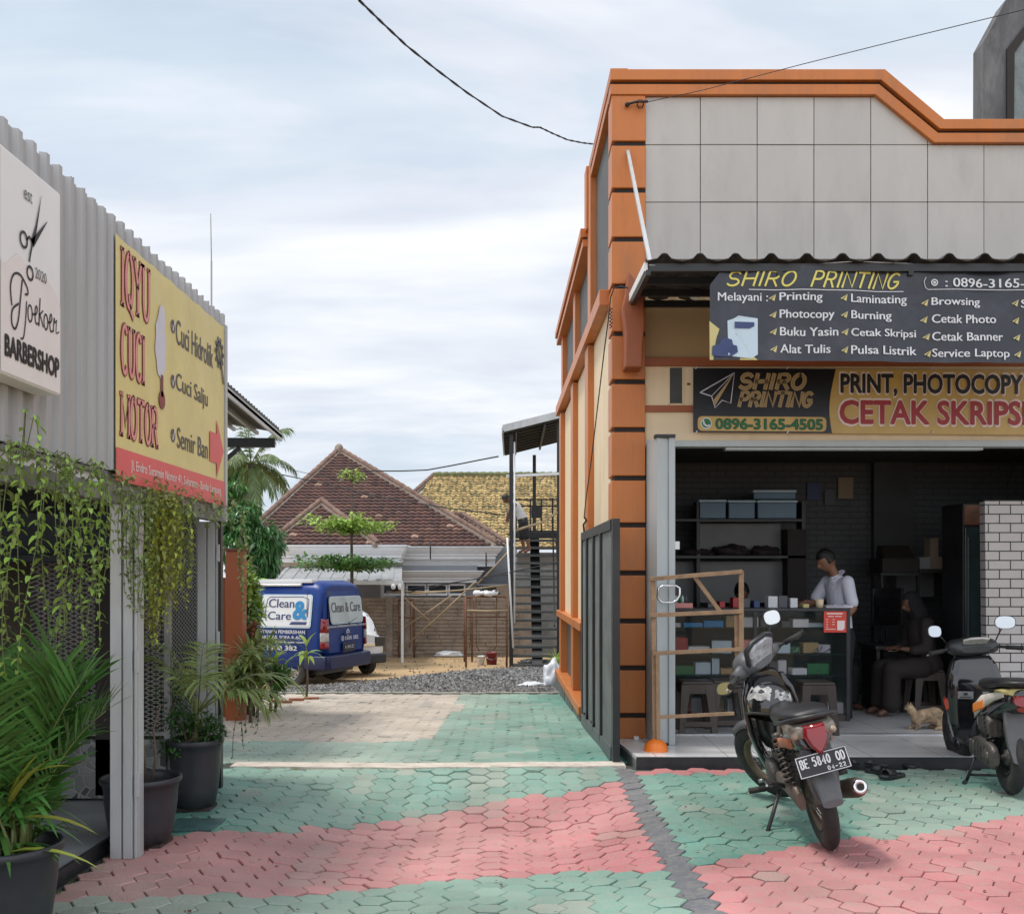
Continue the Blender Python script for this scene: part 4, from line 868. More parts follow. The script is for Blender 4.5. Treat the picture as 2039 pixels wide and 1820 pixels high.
# mosaic planter wall
mm_ = mat('mosaic_stone', (.09,.095,.09), .6, var=.5, vs=3); nt = mm_.node_tree; b = nt.nodes['Principled BSDF']
vo = nd(nt, 'ShaderNodeTexVoronoi', feature='DISTANCE_TO_EDGE'); vo.inputs['Scale'].default_value = 13; vc = nd(nt, 'ShaderNodeTexVoronoi'); vc.inputs['Scale'].default_value = 13; tcx = nd(nt, 'ShaderNodeTexCoord'); nt.links.new(tcx.outputs['Object'], vo.inputs[0]); nt.links.new(tcx.outputs['Object'], vc.inputs[0])
rr_ = nd(nt, 'ShaderNodeMapRange'); rr_.inputs[1].default_value = .03; rr_.inputs[2].default_value = .09; nt.links.new(vo.outputs[0], rr_.inputs[0])
mc = nd(nt, 'ShaderNodeMix', data_type='RGBA'); mc.inputs[6].default_value = (.22,.22,.21,1); nt.links.new(rr_.outputs[0], mc.inputs[0]); bwn = nd(nt, 'ShaderNodeRGBToBW'); nt.links.new(vc.outputs['Color'], bwn.inputs[0]); cr = nd(nt, 'ShaderNodeValToRGB'); nt.links.new(bwn.outputs[0], cr.inputs[0]); cr.color_ramp.elements[0].position = .25; cr.color_ramp.elements[1].position = .7; cr.color_ramp.elements[0].color = (.03,.035,.03,1); cr.color_ramp.elements[1].color = (.17,.175,.165,1); nt.links.new(cr.outputs[0], mc.inputs[7]); nt.links.new(mc.outputs[2], b.inputs['Base Color'])
bp = nd(nt, 'ShaderNodeBump'); bp.inputs['Strength'].default_value = .6; bp.inputs['Distance'].default_value = .01; nt.links.new(rr_.outputs[0], bp.inputs['Height']); nt.links.new(bp.outputs[0], b.inputs['Normal'])
w_ = WB(); w_.box(-5.5, -2.36, 7.2, 7.75, .08, .48); w_.box(-2.9, -2.36, 7.3, 8.3, .0, .46); w_.build('mosaic_planter', mm_, bs_)
# terrace slab
w_ = WB(); w_.box(-8, -2.37, 2, 8.4, -.1, .06); o = w_.build('terrace_floor', M['terrace']); tag(o, kind='structure')
w_ = WB(); w_.box(-2.37, -2.345, 2, 8.4, -.1, .066); o = w_.build('terrace_edge', M['black_plastic']); tag(o, kind='structure')

# ---------------------------------------------------------------- barbershop light box
SXX = -2.05; y0, y1, z0, z1 = 4.22, 4.795, 2.41, 3.33
sb = empty('barbershop_sign', (SXX, y0, z0), 'white square light box sign with scissors emblem and barbershop lettering', 'sign')
w_ = WB(); w_.box(LX+.03, SXX, y0, y1, z0, z1); w_.build('sign_box', M['white_plastic'], sb, bevel=.01)
sp_ = Plane((SXX+.001, y0, z0), (0, y1-y0, 0), (0, 0, z1-z0))
w_ = WB(); sp_.rect(w_, .015, .01, .985, .99, .001); w_.build('sign_face', M['white_plastic'], sb, fixn=False)
w_ = WB(); hp = [(.015,.01),(.985,.01),(.985,.43),(.93,.48),(.82,.515),(.7,.54),(.6,.53),(.5,.52),(.42,.535),(.33,.56),(.24,.56),(.15,.515),(.07,.485),(.015,.495)]
sp_.poly(w_, hp, .003); w_.build('hill_motif', M['ink_blush'], sb, fixn=False)
w_ = WB(); sp_.stroke(w_, [(.50,.665),(.56,.75),(.64,.907)], .028, .006, w1=.002); sp_.stroke(w_, [(.50,.66),(.60,.72),(.74,.806)], .036, .006, w1=.003)
sp_.stroke(w_, [(.50,.665),(.46,.60),(.445,.565)], .012, .006); sp_.stroke(w_, [(.50,.665),(.44,.675),(.40,.655)], .012, .006)
sp_.disc(w_, .355, .645, .065, .006, r0=.045, n=24); sp_.disc(w_, .455, .51, .058, .006, r0=.038, n=24); w_.build('scissors_emblem', M['ink_black'], sb, fixn=False)
w_ = WB(); sp_.text(w_, 'est', .36, .835, .49, .885, .006); sp_.text(w_, '2020', .54, .505, .73, .555, .006); w_.build('year_lettering', M['ink_grey'], sb, fixn=False)
w_ = WB()
for pts_, w0 in (([(.17,.32),(.15,.40),(.20,.46),(.30,.475),(.40,.44),(.42,.41),(.38,.40)], .010), ([(.33,.455),(.30,.36),(.27,.27),(.22,.22),(.17,.24),(.18,.30),(.27,.34)], .010), ([(.40,.37),(.38,.27),(.35,.20),(.31,.19)], .008),
    (arcp(.455,.325,.035,.038,60,420,12), .008), ([(.50,.33),(.55,.335),(.575,.36),(.555,.375),(.535,.34),(.55,.295),(.60,.30)], .008), ([(.62,.42),(.60,.29)], .009), ([(.605,.34),(.67,.37)], .007), ([(.62,.345),(.675,.295)], .008), (arcp(.72,.325,.033,.036,60,420,12), .008),
    ([(.755,.33),(.80,.335),(.825,.36),(.805,.375),(.785,.34),(.80,.295),(.85,.30)], .008), ([(.85,.30),(.865,.365),(.875,.345),(.91,.36)], .008), ([(.91,.36),(.90,.30),(.95,.31)], .006)):
    sp_.stroke(w_, catrom(pts_), w0, .006)
w_.build('script_lettering', M['ink_black'], sb, fixn=False)
w_ = WB(); sp_.text(w_, 'BARBERSHOP', .07, .085, .95, .175, .006, bold=.05); w_.build('lettering', M['ink_black'], sb, fixn=False)

# ---------------------------------------------------------------- yellow motorcycle wash banner
ya, yb, za, zb = 5.73, 7.89, 2.115, 3.455
yb_ = empty('carwash_banner', (LX+.04, ya, za), 'yellow and red motorcycle wash banner on the corrugated wall', 'banner')
wf = None
yp = Plane((LX+.04, ya, za), (0, yb-ya, 0), (0, 0, zb-za), wf)
cloth(yp, 'banner_cloth', M['banner_yellow'], yb_, nu=60, nv=8, top=lambda a: 1-.008*abs(math.sin(a*22)))
w_ = WB()
for i in range(40): yp.poly(w_, [(i/40, 0), ((i+1)/40, 0), ((i+1)/40, .135), (i/40, .135)], .004)
w_.build('red_band', M['banner_red'], yb_, fixn=False)
for wd_, d_, mk, nm in ((.046, .003, 'ink_maroon', 'lettering_outline'), (.026, .005, 'ink_pink', 'lettering')):
    w_ = WB(); k = dict(d=d_, serif=.2); stroke_text(yp, w_, 'IQYU', .035, .73, .245, .955, wd_, **k); stroke_text(yp, w_, 'CUCI', .035, .45, .205, .645, wd_, **k); stroke_text(yp, w_, 'MOTOR', .035, .195, .31, .36, wd_, **k); w_.build(nm, M[mk], yb_, fixn=False)
w_ = WB()
yp.text(w_, 'Cuci Hidrolik', .475, .72, .86, .84, .003, bold=.02); yp.text(w_, 'Cuci Salju', .475, .475, .80, .585, .003, bold=.02); yp.text(w_, 'Semir Ban', .485, .225, .80, .325, .003, bold=.02)
for bb in (.79, .53, .275): yp.disc(w_, .447, bb, .020, .003)
w_.build('service_lettering', M['ink_grey'], yb_, fixn=False)
w_ = WB()
for bb in (.79, .53, .275): yp.stroke(w_, [(.432, bb), (.442, bb-.022), (.46, bb+.028)], .012, .005)
yp.text(w_, 'Jl. Endro Suratmin Nomor 41, Sukarame - Bandar Lampung', .10, .045, .95, .10, .006, bold=.02); w_.build('address_lettering', M['ink_rose'], yb_, fixn=False)
w_ = WB(); yp.poly(w_, [(.82,.22),(.90,.22),(.90,.14),(.985,.30),(.90,.46),(.90,.38),(.82,.38)], .006); w_.build('arrow', M['banner_red'], yb_, fixn=False)
w_ = WB(); yp.poly(w_, [(.335+.045*math.cos(t/24*6.283)*(1+.12*math.sin(t*2.1)), .66+.15*math.sin(t/24*6.283)*(1+.06*math.sin(t*3.3))) for t in range(24)][::1], .005)
yp.poly(w_, [(.345+.028*math.cos(t/16*6.283), .79+.06*math.sin(t/16*6.283)) for t in range(16)], .0055); w_.build('foam_picture', M['ink_lilac'], yb_, fixn=False)
w_ = WB(); yp.rect(w_, .335, .43, .355, .53, .007); yp.disc(w_, .345, .415, .026, .007); w_.build('lift_picture', M['ink_maroon'], yb_, fixn=False)
w_ = WB(); yp.disc(w_, .935, .83, .040, .006, r0=.026); 
for t in range(10): a_ = t*R(36); yp.stroke(w_, [(.935+.038*math.cos(a_), .83+.062*math.sin(a_)), (.935+.05*math.cos(a_), .83+.082*math.sin(a_))], .03, .006)
yp.stroke(w_, [(.92,.86),(.95,.78),(.985,.68)], .03, .008); w_.build('gear_emblem', M['ink_grey'], yb_, fixn=False)
w_ = WB(); w_.box(LX-.01, LX+.05, 7.90, 7.95, 2.0, 3.47); w_.build('end_trim', M['grey_metal'], bs_)

# antenna far behind
w_ = WB(); w_.tube([(WX(421,14), 14, 1), (WX(421,14), 14, WZ(520,14))], .012, 6); w_.tube([(WX(421,14), 14, WZ(520,14)), (WX(421,14)-.01, 14, WZ(426,14))], .006, 6)
o = w_.build('antenna_mast', M['concrete']); tag(o, 'thin grey antenna mast rising behind the yellow banner', 'antenna')

# tiled canopy behind
cn = empty('rear_canopy', (-3.2, 11, 2.5), 'dark canopy roof with steel purlins sticking out behind the banner', 'canopy')
X0 = -3.0; yA, yB = 9.4, 13.7; zA, zB = 3.68, 3.44
w_ = WB(); n = 34
for i in range(n):
    a, b = i/n, (i+1)/n; y_a, y_b = yA+(yB-yA)*a, yA+(yB-yA)*b; z_a, z_b = zA+(zB-zA)*a, zA+(zB-zA)*b; ym = y_a+.045
    w_.hexa([(X0,y_a,z_a),(X0,y_b,z_b),(X0-3,y_b,z_b+.5),(X0-3,y_a,z_a+.5)], [(X0,y_a,z_a+.02),(X0,y_b,z_b+.02),(X0-3,y_b,z_b+.52),(X0-3,y_a,z_a+.52)])
    w_.hexa([(X0,y_a,z_a+.02),(X0,ym,z_a+.02),(X0-3,ym,z_a+.52),(X0-3,y_a,z_a+.52)], [(X0,y_a+.01,z_a+.055),(X0,ym-.01,z_a+.055),(X0-3,ym-.01,z_a+.555),(X0-3,y_a+.01,z_a+.555)])
w_.build('roof_sheet', M['roof_sheet'], cn)
w_ = WB(); w_.bar((X0+.01,yA,zA-.06),(X0+.01,yB,zB-.06), .02, .1); w_.build('fascia', M['grey_metal'], cn)
w_ = WB()
for k in range(7): t_ = k/6; w_.bar((X0-.25*k*1.2, yA, zA-.05+.5*.1*k*1.2*.8), (X0-.25*k*1.2, yB, zB-.05+.5*.1*k*1.2*.8), .04, .04)
w_.build('purlin', M['grey_metal'], cn)
w_ = WB(); w_.bar((X0-.05, yB-.1, zB-.14), (X0-3, yB-.1, zB-.12), .05, .12); w_.bar((X0-.5, yB-.1, zB-.2), (X0-1.1, yB-.1, zB-.7), .05, .05); w_.bar((X0-1.1, yB-.1, zB-.2), (X0-1.1, yB-.1, -.3), .08, .08); w_.build('rear_beam', M['black_metal'], cn)
# orange pillar
op = empty('orange_pillar', (WX(465, 12.5), 12.5, gz(12.5)), 'rusty orange square pillar standing among the potted plants', 'pillar')
w_ = WB(); w_.box(WX(449, 12.5), WX(483, 12.5), 12.5, 12.7, -.2, WZ(1096, 12.5)); w_.build('shaft', M['orange_dark'], op, bevel=.006)
w_ = WB(); w_.box(WX(446, 12.5), WX(486, 12.5), 12.47, 12.73, WZ(1096, 12.5), WZ(1092, 12.5)); w_.build('cap', M['rust'], op)
w_ = WB(); w_.box(WX(433, 12.9), WX(449, 12.9), 12.9, 13.1, -.3, WZ(1150, 12.9)); o = w_.build('brick_pier', M['orange_dark']); tag(o, 'short dark orange pier just behind the orange pillar', 'pillar')
# ================================================================ BACKGROUND
# ---------------------------------------------------------------- roof tiles as real relief
def tile_mat(nm, ramp, moss=None, seed=0, scale_noise=2.0):
    m = mat(nm, (.2,.1,.07), .8, bump=.2, bs=30); nt = m.node_tree; b = nt.nodes['Principled BSDF']; L = nt.links.new
    uv = nd(nt, 'ShaderNodeUVMap'); uv.uv_map = 'uv'; fl = nd(nt, 'ShaderNodeVectorMath', operation='FLOOR'); L(uv.outputs[0], fl.inputs[0])
    wn = nd(nt, 'ShaderNodeTexWhiteNoise', noise_dimensions='2D'); L(fl.outputs[0], wn.inputs[0]); cr = nd(nt, 'ShaderNodeValToRGB'); L(wn.outputs[0], cr.inputs[0])
    el = cr.color_ramp.elements; el[0].position = ramp[0][0]; el[0].color = (*ramp[0][1], 1); el[1].position = ramp[-1][0]; el[1].color = (*ramp[-1][1], 1)
    for p, c in ramp[1:-1]: e = el.new(p); e.color = (*c, 1)
    out = cr.outputs[0]
    if moss:
        n = nd(nt, 'ShaderNodeTexNoise'); n.inputs['Scale'].default_value = scale_noise; n.inputs['Detail'].default_value = 6; mp = nd(nt, 'ShaderNodeMapping'); mp.inputs['Scale'].default_value = (1, .28, 1); L(uv.outputs[0], mp.inputs[0]); L(mp.outputs[0], n.inputs[0])
        r = nd(nt, 'ShaderNodeMapRange'); r.inputs[1].default_value = moss[1]; r.inputs[2].default_value = moss[1]+.12; r.inputs[4].default_value = moss[2]; L(n.outputs[0], r.inputs[0]); x = nd(nt, 'ShaderNodeMix', data_type='RGBA'); L(r.outputs[0], x.inputs[0]); L(out, x.inputs[6]); x.inputs[7].default_value = (*moss[0], 1); out = x.outputs[2]
    L(out, b.inputs['Base Color']); return m
def inpoly(x, y, pts):
    c = False; n = len(pts)
    for i in range(n):
        x1, y1 = pts[i]; x2, y2 = pts[(i+1) % n]
        if (y1 > y) != (y2 > y) and x < (x2-x1)*(y-y1)/(y2-y1)+x1: c = not c
    return c
def tiled_roof(poly3, m, parent, tw_=.20, th_=.225, amp=.026, nm='tiled_roof'):
    # poly3: planar polygon in world space; u horizontal, v up the slope
    p0 = V(poly3[0]); n = V((0,0,0))
    for i in range(len(poly3)): n += V(poly3[i]).cross(V(poly3[(i+1) % len(poly3)]))
    n.normalize(); n = n if n.z > 0 else -n
    u = V((0,0,1)).cross(n).normalized(); v = n.cross(u)
    if v.z < 0: v = -v; u = -u
    pp = [((V(p)-p0).dot(u), (V(p)-p0).dot(v)) for p in poly3]
    u0, u1 = min(p[0] for p in pp), max(p[0] for p in pp); v0, v1 = min(p[1] for p in pp), max(p[1] for p in pp)
    SUB = 5; du = tw_/SUB; vs = []; fs = []; uvs = []; nr = int((v1-v0)/th_)+1
    prof = [0, .45, 1, .75, .1]
    for r in range(nr):
        va = v0+r*th_; vb = va+th_
        k0 = 0; nc = int((u1-u0)/du)+1
        for k in range(nc):
            ua = u0+k*du; ub = ua+du
            if not inpoly((ua+ub)/2, (va+vb)/2, pp): continue
            ha, hb = prof[k % SUB]*amp, prof[(k+1) % SUB]*amp; b_ = len(vs)
            def W(a, c, h): return p0+u*a+v*c+n*h
            vs += [W(ua, va, ha+.032), W(ub, va, hb+.032), W(ub, vb+.01, hb-.004), W(ua, vb+.01, ha-.004), W(ua, va, ha-.01), W(ub, va, hb-.01)]
            fs += [(b_, b_+1, b_+2, b_+3), (b_+4, b_+5, b_+1, b_)]
            uu0, uu1 = k//SUB+.02+.9*(k % SUB)/SUB, k//SUB+.02+.9*(k % SUB+1)/SUB
            uvs += [(uu0, r+.1), (uu1, r+.1), (uu1, r+.9), (uu0, r+.9), (uu0, r+.1), (uu1, r+.1), (uu1, r+.12), (uu0, r+.12)]
    me = bpy.data.meshes.new(nm); me.from_pydata([tuple(x) for x in vs], [], fs); l = me.uv_layers.new(name='uv'); l.data.foreach_set('uv', [c for q in uvs for c in q]); me.materials.append(m)
    me.transform(wm(parent).inverted()); o = bpy.data.objects.new(nm, me); link(o); o.parent = parent
    w_ = WB(); w_.prism([V(p)-n*.04 for p in poly3], -n*.05); w_.build('roof_deck', M['panel_grey'], parent); return o
def ridge(p, q, parent, m1, m2, r=.085, step=.33, nm='ridge_cap'):
    p, q = V(p), V(q); L_ = (q-p).length; d = (q-p)/L_; w_ = WB(); w2 = WB(); k = 0.0; up = V((0,0,1))
    w2.bar(p-up*.05, q-up*.05, .24, .12)
    while k < L_:
        a = p+d*k+up*.03; b = p+d*min(L_, k+step*1.08)+up*.055
        w_.tube([a, b], [r*.95, r*1.08], 8); k += step
    w2.build('ridge_mortar', m2, parent); w_.build(nm, m1, parent, fixn=False)
mt_red = tile_mat('clay_tile', [(0, (.045,.021,.018)), (.5, (.072,.030,.024)), (.93, (.10,.042,.03)), (.982, (.11,.05,.035)), (.99, (.30,.19,.14))], moss=((.045,.03,.025), .55, .6))
mt_yel = tile_mat('yellow_tile', [(0, (.25,.17,.065)), (.5, (.40,.28,.11)), (1, (.48,.35,.15))], moss=((.075,.072,.032), .46, .85), scale_noise=2.2)
m_rc = tile_mat('ridge_clay', [(0, (.30,.15,.09)), (1, (.38,.2,.12))]); m_rc = mat('ridge_clay2', (.17,.10,.075), .8, var=.45, vs=3, dirt=(.14,.11,.09), dirt_amt=.6, ds=3)
m_mort = mat('mortar', (.28,.23,.19), .9, var=.35, vs=5, dirt=(.12,.09,.07), dirt_amt=.6, ds=3)
HYF = 31.0      # facade
hs = empty('tiled_house', (WX(760, HYF), HYF, -.6), 'white low house with weathered dark red tile roof behind the brown wall', 'house')
ey = 30.4; eave = WZ(1086, ey)
tiled_roof([(WX(470, ey), ey, eave), (WX(1002, ey), ey, eave), P(676, 897, 36.5)], mt_red, hs)
ridge((WX(470, ey), ey, eave+.05), P(676, 896, 36.5), hs, m_rc, m_mort); ridge((WX(988, ey), ey, eave+.05), P(676, 896, 36.5), hs, m_rc, m_mort)
w_ = WB(); w_.ell(P(675, 896, 36.4), (.16,.16,.22)); w_.build('ridge_finial', m_mort, hs)
gpk = P(640, 1004, 29.9); tiled_roof([(WX(540, 29.0), 29.0, WZ(1084, 29.0)), (WX(752, 29.0), 29.0, WZ(1084, 29.0)), P(640, 1002, 31.2)], mt_red, hs)
ridge((WX(535, 29.0), 29.0, WZ(1083, 29.0)), P(640, 999, 31.2), hs, m_rc, m_mort); ridge((WX(752, 29.0), 29.0, WZ(1083, 29.0)), P(640, 999, 31.2), hs, m_rc, m_mort)
tiled_roof([(WX(860, 33), 33, WZ(1090, 33)), (WX(1020, 33), 33, WZ(1090, 33)), P(925, 1026, 37), P(860, 1030, 37)], mt_red, hs)
ridge((WX(1015, 33), 33, WZ(1086, 33)), P(922, 1026, 37), hs, m_rc, m_mort); ridge(P(870, 1028, 37), P(922, 1026, 37), hs, m_rc, m_mort)
# classical cornices: stepped profile
def cornice(x0, x1, Y, rows, nm='cornice', back=.5, m_='white_house'):
    w_ = WB(); zt, zb = WZ(rows[0][0], Y), WZ(rows[-1][1], Y); h = zt-zb; D = rows[0][2]
    prof = [(D, zt), (D, zt-.10*h), (D*.85, zt-.13*h), (D*.72, zt-.30*h), (D*.45, zt-.50*h), (D*.28, zt-.60*h), (D*.26, zt-.72*h), (D*.08, zt-.76*h), (D*.06, zb)]
    rings = []
    for d, z in prof: rings.append([V((WX(x0, Y)-d, Y-d, z)), V((WX(x1, Y)+d, Y-d, z)), V((WX(x1, Y)+d, Y+back, z)), V((WX(x0, Y)-d, Y+back, z))])
    w_.loft(rings, smooth=False); w_.build(nm, M[m_], hs)
w_ = WB(); w_.box(WX(470, 30.6), WX(1030, 30.6), 30.6, 37, -.7, WZ(1088, 30.6)); w_.build('wall', M['grey_house'], hs)
cornice(530, 796, 29.2, [(1085,1088,.2),(1088,1104,.13),(1104,1112,.09),(1112,1120,.03)], back=1.3)
cornice(802, 985, 29.9, [(1088,1091,.24),(1091,1099,.2),(1099,1107,.12),(1107,1113,.04)], back=.6)
w_ = WB(); w_.box(WX(545, 29.3), WX(985, 29.9), 30.1, 30.6, WZ(1128, 30.1), WZ(1112, 30.1)); w_.build('soffit', M['white_house'], hs)
cornice(800, 948, 29.8, [(1136,1139,.22),(1139,1147,.17),(1147,1154,.08),(1154,1160,.02)], back=.7)
w_ = WB(); w_.box(WX(790, 30.0), WX(950, 30.0), 30.0, 30.6, -.6, WZ(1126, 30)); w_.build('front_bay', M['grey_house'], hs)
w_ = WB(); w_.box(WX(952, 30.2), WX(1030, 30.2), 30.2, 30.6, WZ(1185, 30.2), WZ(1165, 30.2)); w_.box(WX(950, 29.6), WX(1030, 29.6), 29.6, 30.3, WZ(1166,29.6), WZ(1163,29.6)); w_.build('side_porch', M['grey_house'], hs)
for xa, xb in ((765,804),(812,846),(854,888),(896,924)):
    f = WB(); Yw = 29.97; 
    for q in ((xa-3,xb+3,1162,1166),(xa-3,xb+3,1181,1186),(xa-3,xa,1166,1181),(xb,xb+3,1166,1181)): f.box(WX(q[0],Yw), WX(q[1],Yw), Yw-.05, Yw+.02, WZ(q[3],Yw), WZ(q[2],Yw))
    wo = f.build('window', M['white_house'], hs, bevel=.004)
    w_ = WB(); w_.box(WX(xa,Yw), WX(xb,Yw), Yw-.01, Yw+.02, WZ(1181,Yw), WZ(1166,Yw)); w_.box(WX(xa,Yw), WX(xb,Yw), Yw-.02, Yw+.02, WZ(1196,Yw), WZ(1190,Yw)); w_.build('pane', M['window_dark'], wo)
w_ = WB(); w_.box(WX(758, 30.55), WX(800, 30.55), 30.5, 30.62, -.6, WZ(1160, 30.5)); w_.build('front_bay', M['white_house'], hs)
# carport
defm('carport_sheet', (.30,.31,.32), .5, var=.15, vs=3, dirt=(.2,.2,.19), dirt_amt=.5)
cp = empty('carport', (WX(700, 27), 27, -.55), 'white metal carport roof beside the tiled house', 'carport')
w_ = WB(); cy0, cy1 = 26.4, 29.4
for i in range(30):
    xa = 545+(800-545)*i/30; xb = 545+(800-545)*(i+1)/30; Xa, Xb = WX(xa, cy0), WX(xb, cy0); h = .02 if i % 3 == 0 else 0
    w_.hexa([(Xa,cy0,WZ(1158,cy0)+h),(Xb,cy0,WZ(1158,cy0)+h),(Xb-.3,cy1,WZ(1130,cy1)+h),(Xa-.3,cy1,WZ(1130,cy1)+h)], [(Xa,cy0,WZ(1156,cy0)+h),(Xb,cy0,WZ(1156,cy0)+h),(Xb-.3,cy1,WZ(1128,cy1)+h),(Xa-.3,cy1,WZ(1128,cy1)+h)])
w_.build('roof_sheet', M['carport_sheet'], cp)
w_ = WB(); w_.box(WX(540,cy0), WX(803,cy0), cy0-.05, cy0, WZ(1164,cy0), WZ(1156,cy0)); w_.build('fascia', M['white_paint'], cp, bevel=.005)
for x_ in (801, 700, 560): w_ = WB(); w_.box(WX(x_,cy0)-.03, WX(x_,cy0)+.03, cy0, cy0+.06, -.6, WZ(1160,cy0)); w_.build('post', M['white_paint'], cp)
w_ = WB(); w_.ell((WX(784,cy0), cy0-.1, WZ(1168,cy0)), (.06,.06,.07)); w_.ell((WX(797,cy0), cy0-.1, WZ(1168,cy0)), (.05,.05,.08)); w_.build('lamp', M['white_plastic'], cp)

# yellow roofed house
yh = empty('yellow_roof_house', (WX(980, 44), 44, -.6), 'house with mossy yellow tile roof behind the steel stairs', 'house')
tiled_roof([P(760, 1090, 40), P(1180, 1090, 40), P(1180, 948, 47), P(862, 948, 47)], mt_yel, yh, tw_=.27, th_=.29, amp=.045)
ridge(P(862, 948, 47), P(1180, 948, 47), yh, mat('moss_ridge', (.12,.13,.055), .9, var=.3, vs=3), m_mort, r=.14); ridge(P(820, 985, 45), P(862, 948, 47), yh, m_rc, m_mort)
w_ = WB(); w_.box(WX(800, 42), WX(1180, 42), 42, 47, -.6, WZ(1100, 42)); w_.build('wall', M['grey_house'], yh)

# brown concrete fence wall with courses
mwl = mat('rough_wall', (.27,.22,.175), .9, var=.3, vs=2.5, bump=.8, bs=14, dirt=(.36,.29,.22), dirt_amt=.6, ds=2.2); WYY = 28.3
bw_ = empty('boundary_wall', (WX(860, WYY), WYY, -.6), 'rough brown plastered brick wall closing the yard', 'wall')
w_ = WB(); z = -.7; rr = random.Random(5); zt_ = WZ(1190, WYY)
while z < zt_:
    x = WX(735, WYY)-rr.uniform(0,.4)
    while x < WX(1030, WYY):
        l = rr.uniform(.3, .9); w_.box(x, min(x+l-.01, WX(1032, WYY)), WYY-rr.uniform(0,.035), WYY+.1, z, min(z+.088, zt_)); x += l
    z += .1
w_.build('brick_courses', mwl, bw_, bevel=.008)
w_ = WB(); w_.box(WX(500, WYY), WX(1075, WYY), WYY+.02, WYY+.15, -.7, zt_-.01); w_.box(WX(988, WYY), WX(1075, WYY), WYY, WYY+.15, zt_-.3, zt_+.32); w_.build('wall_core', mwl, bw_)
for x_ in (776, 815): w_ = WB(); w_.box(WX(x_-7, WYY), WX(x_+6, WYY), WYY-.05, WYY+.05, -.7, zt_+.01); w_.build('pier', m_mort, bw_, bevel=.01)
# grey shed behind the stairs
w_ = WB(); w_.box(WX(1015, 30), WX(1200, 30), 29.5, 30.5, -.6, WZ(1130, 30)); 
defm('shed', (.22,.225,.22), .7, var=.35, vs=1.5, dirt=(.10,.10,.10), dirt_amt=.6)
o = w_.build('shed_wall', M['shed']); tag(o, 'grey plastered shed wall behind the steel stairs', 'wall')

# scaffolding
def scaffold(xa, xb, Y, y_top, label, n=2):
    s_ = empty('scaffold_frame', (WX((xa+xb)/2, Y), Y, gz(Y)), label, 'scaffold', 'rusty scaffold frames along the brown wall')
    X0, X1 = WX(xa, Y), WX(xb, Y); zt = WZ(y_top, Y); zb = gz(Y)-.03
    for X in (X0, X1): w_ = WB(); w_.tube([(X,Y,zb),(X,Y,zt)], .024, 8); w_.build('upright', M['rust'], s_)
    w_ = WB(); w_.tube([(X0,Y,zt-.03),(X1,Y,zt-.03)], .022, 8); w_.tube([(X0,Y,zt-.5),(X1,Y,zt-.5)], .018, 8); w_.build('crossbar', M['rust'], s_)
    w_ = WB(); q = (X1-X0)
    for f in (.25, .75): w_.tube([(X0+q*f,Y,zt-.03),(X0+q*f,Y,zt-1.15),(X0+q*(f+.08 if f < .5 else f-.08),Y,zt-1.3)], .014, 6)
    w_.build('inner_brace', M['rust'], s_); return s_
scaffold(928, 1009, 24.8, 1186, 'rusty scaffold frame standing beside the paint buckets', 2)
scaffold(794, 825, 27.9, 1192, 'narrow rusty scaffold frame leaning near the white car', 2)
scaffold(925, 940, 26.6, 1188, 'rusty scaffold frame seen nearly edge on behind the first', 2)
bm_ = empty('bamboo_poles', P(880, 1190, 27.6), 'long bamboo poles crossing in front of the brown wall', 'poles')
for a, b in ((P(803,1290,27.8), P(945,1160,27.4)), (P(795,1180,27.8), P(860,1240,27.7)), (P(815,1183,27.8),P(1010,1165,27.0)), (P(930,1215,24.6),P(1012,1215,24.6)), (P(770,1178,27.9),P(920,1176,27.7)), (P(800,1252,27.8),P(900,1185,27.7)), (P(950,1163,27),P(1020,1090,27))):
    w_ = WB(); w_.tube([a, a.lerp(b,.5)+V((0,0,-.02)), b], .022, 7); w_.build('pole', M['bamboo'], bm_)
pk = empty('tool_pile', P(965, 1184, 24.8), 'white rags and dark tools piled on top of the scaffold', 'tools')
w_ = WB()
for k in range(7): w_.ell(P(948+k*6+random.uniform(-2,2), 1183+random.uniform(-3,0), 24.8+random.uniform(-.1,.1)), (.09,.07,.045+random.uniform(0,.03)), 9, 6)
w_.build('rag', M['white_plastic'], pk)
w_ = WB(); w_.ell(P(960, 1174, 24.8), (.06,.06,.05)); w_.ell(P(988, 1181, 24.8), (.1,.06,.04)); w_.bar(P(970,1180,24.8), P(990,1176,24.7), .03, .03); w_.build('tool', M['black_plastic'], pk)

# buckets
def bucket(x, yb, yt, wpx, m_, label, lid=True):
    Y = GY(yb); s = FF/Y; r = wpx/2/s; h = (yb-yt)/s; o = empty('bucket', (WX(x,Y), Y, gz(Y)-.03), label, 'bucket', 'paint buckets by the scaffold')
    w_ = MB(); w_.lathe([(0,0),(r*.82,0),(r*.95,h*.9),(r*.99,h*.9),(r,h),(r*.93,h),(r*.9,h*.3),(0,h*.3)], n=20); w_.build('body', M[m_], o)
    w_ = MB(); w_.tube([(-r,0,h*.8),(-r*.6,-r*.8,h*.5),(0,-r*1.1,h*.42),(r*.6,-r*.8,h*.5),(r,0,h*.8)], .006, 5); w_.build('handle', M['steel'], o); return o
bucket(979, 1320, 1296, 24, 'ink_maroon', 'dark red paint bucket standing right of the white one'); bucket(958, 1321, 1303, 15, 'white_plastic', 'smaller white paint bucket standing left of the red one')
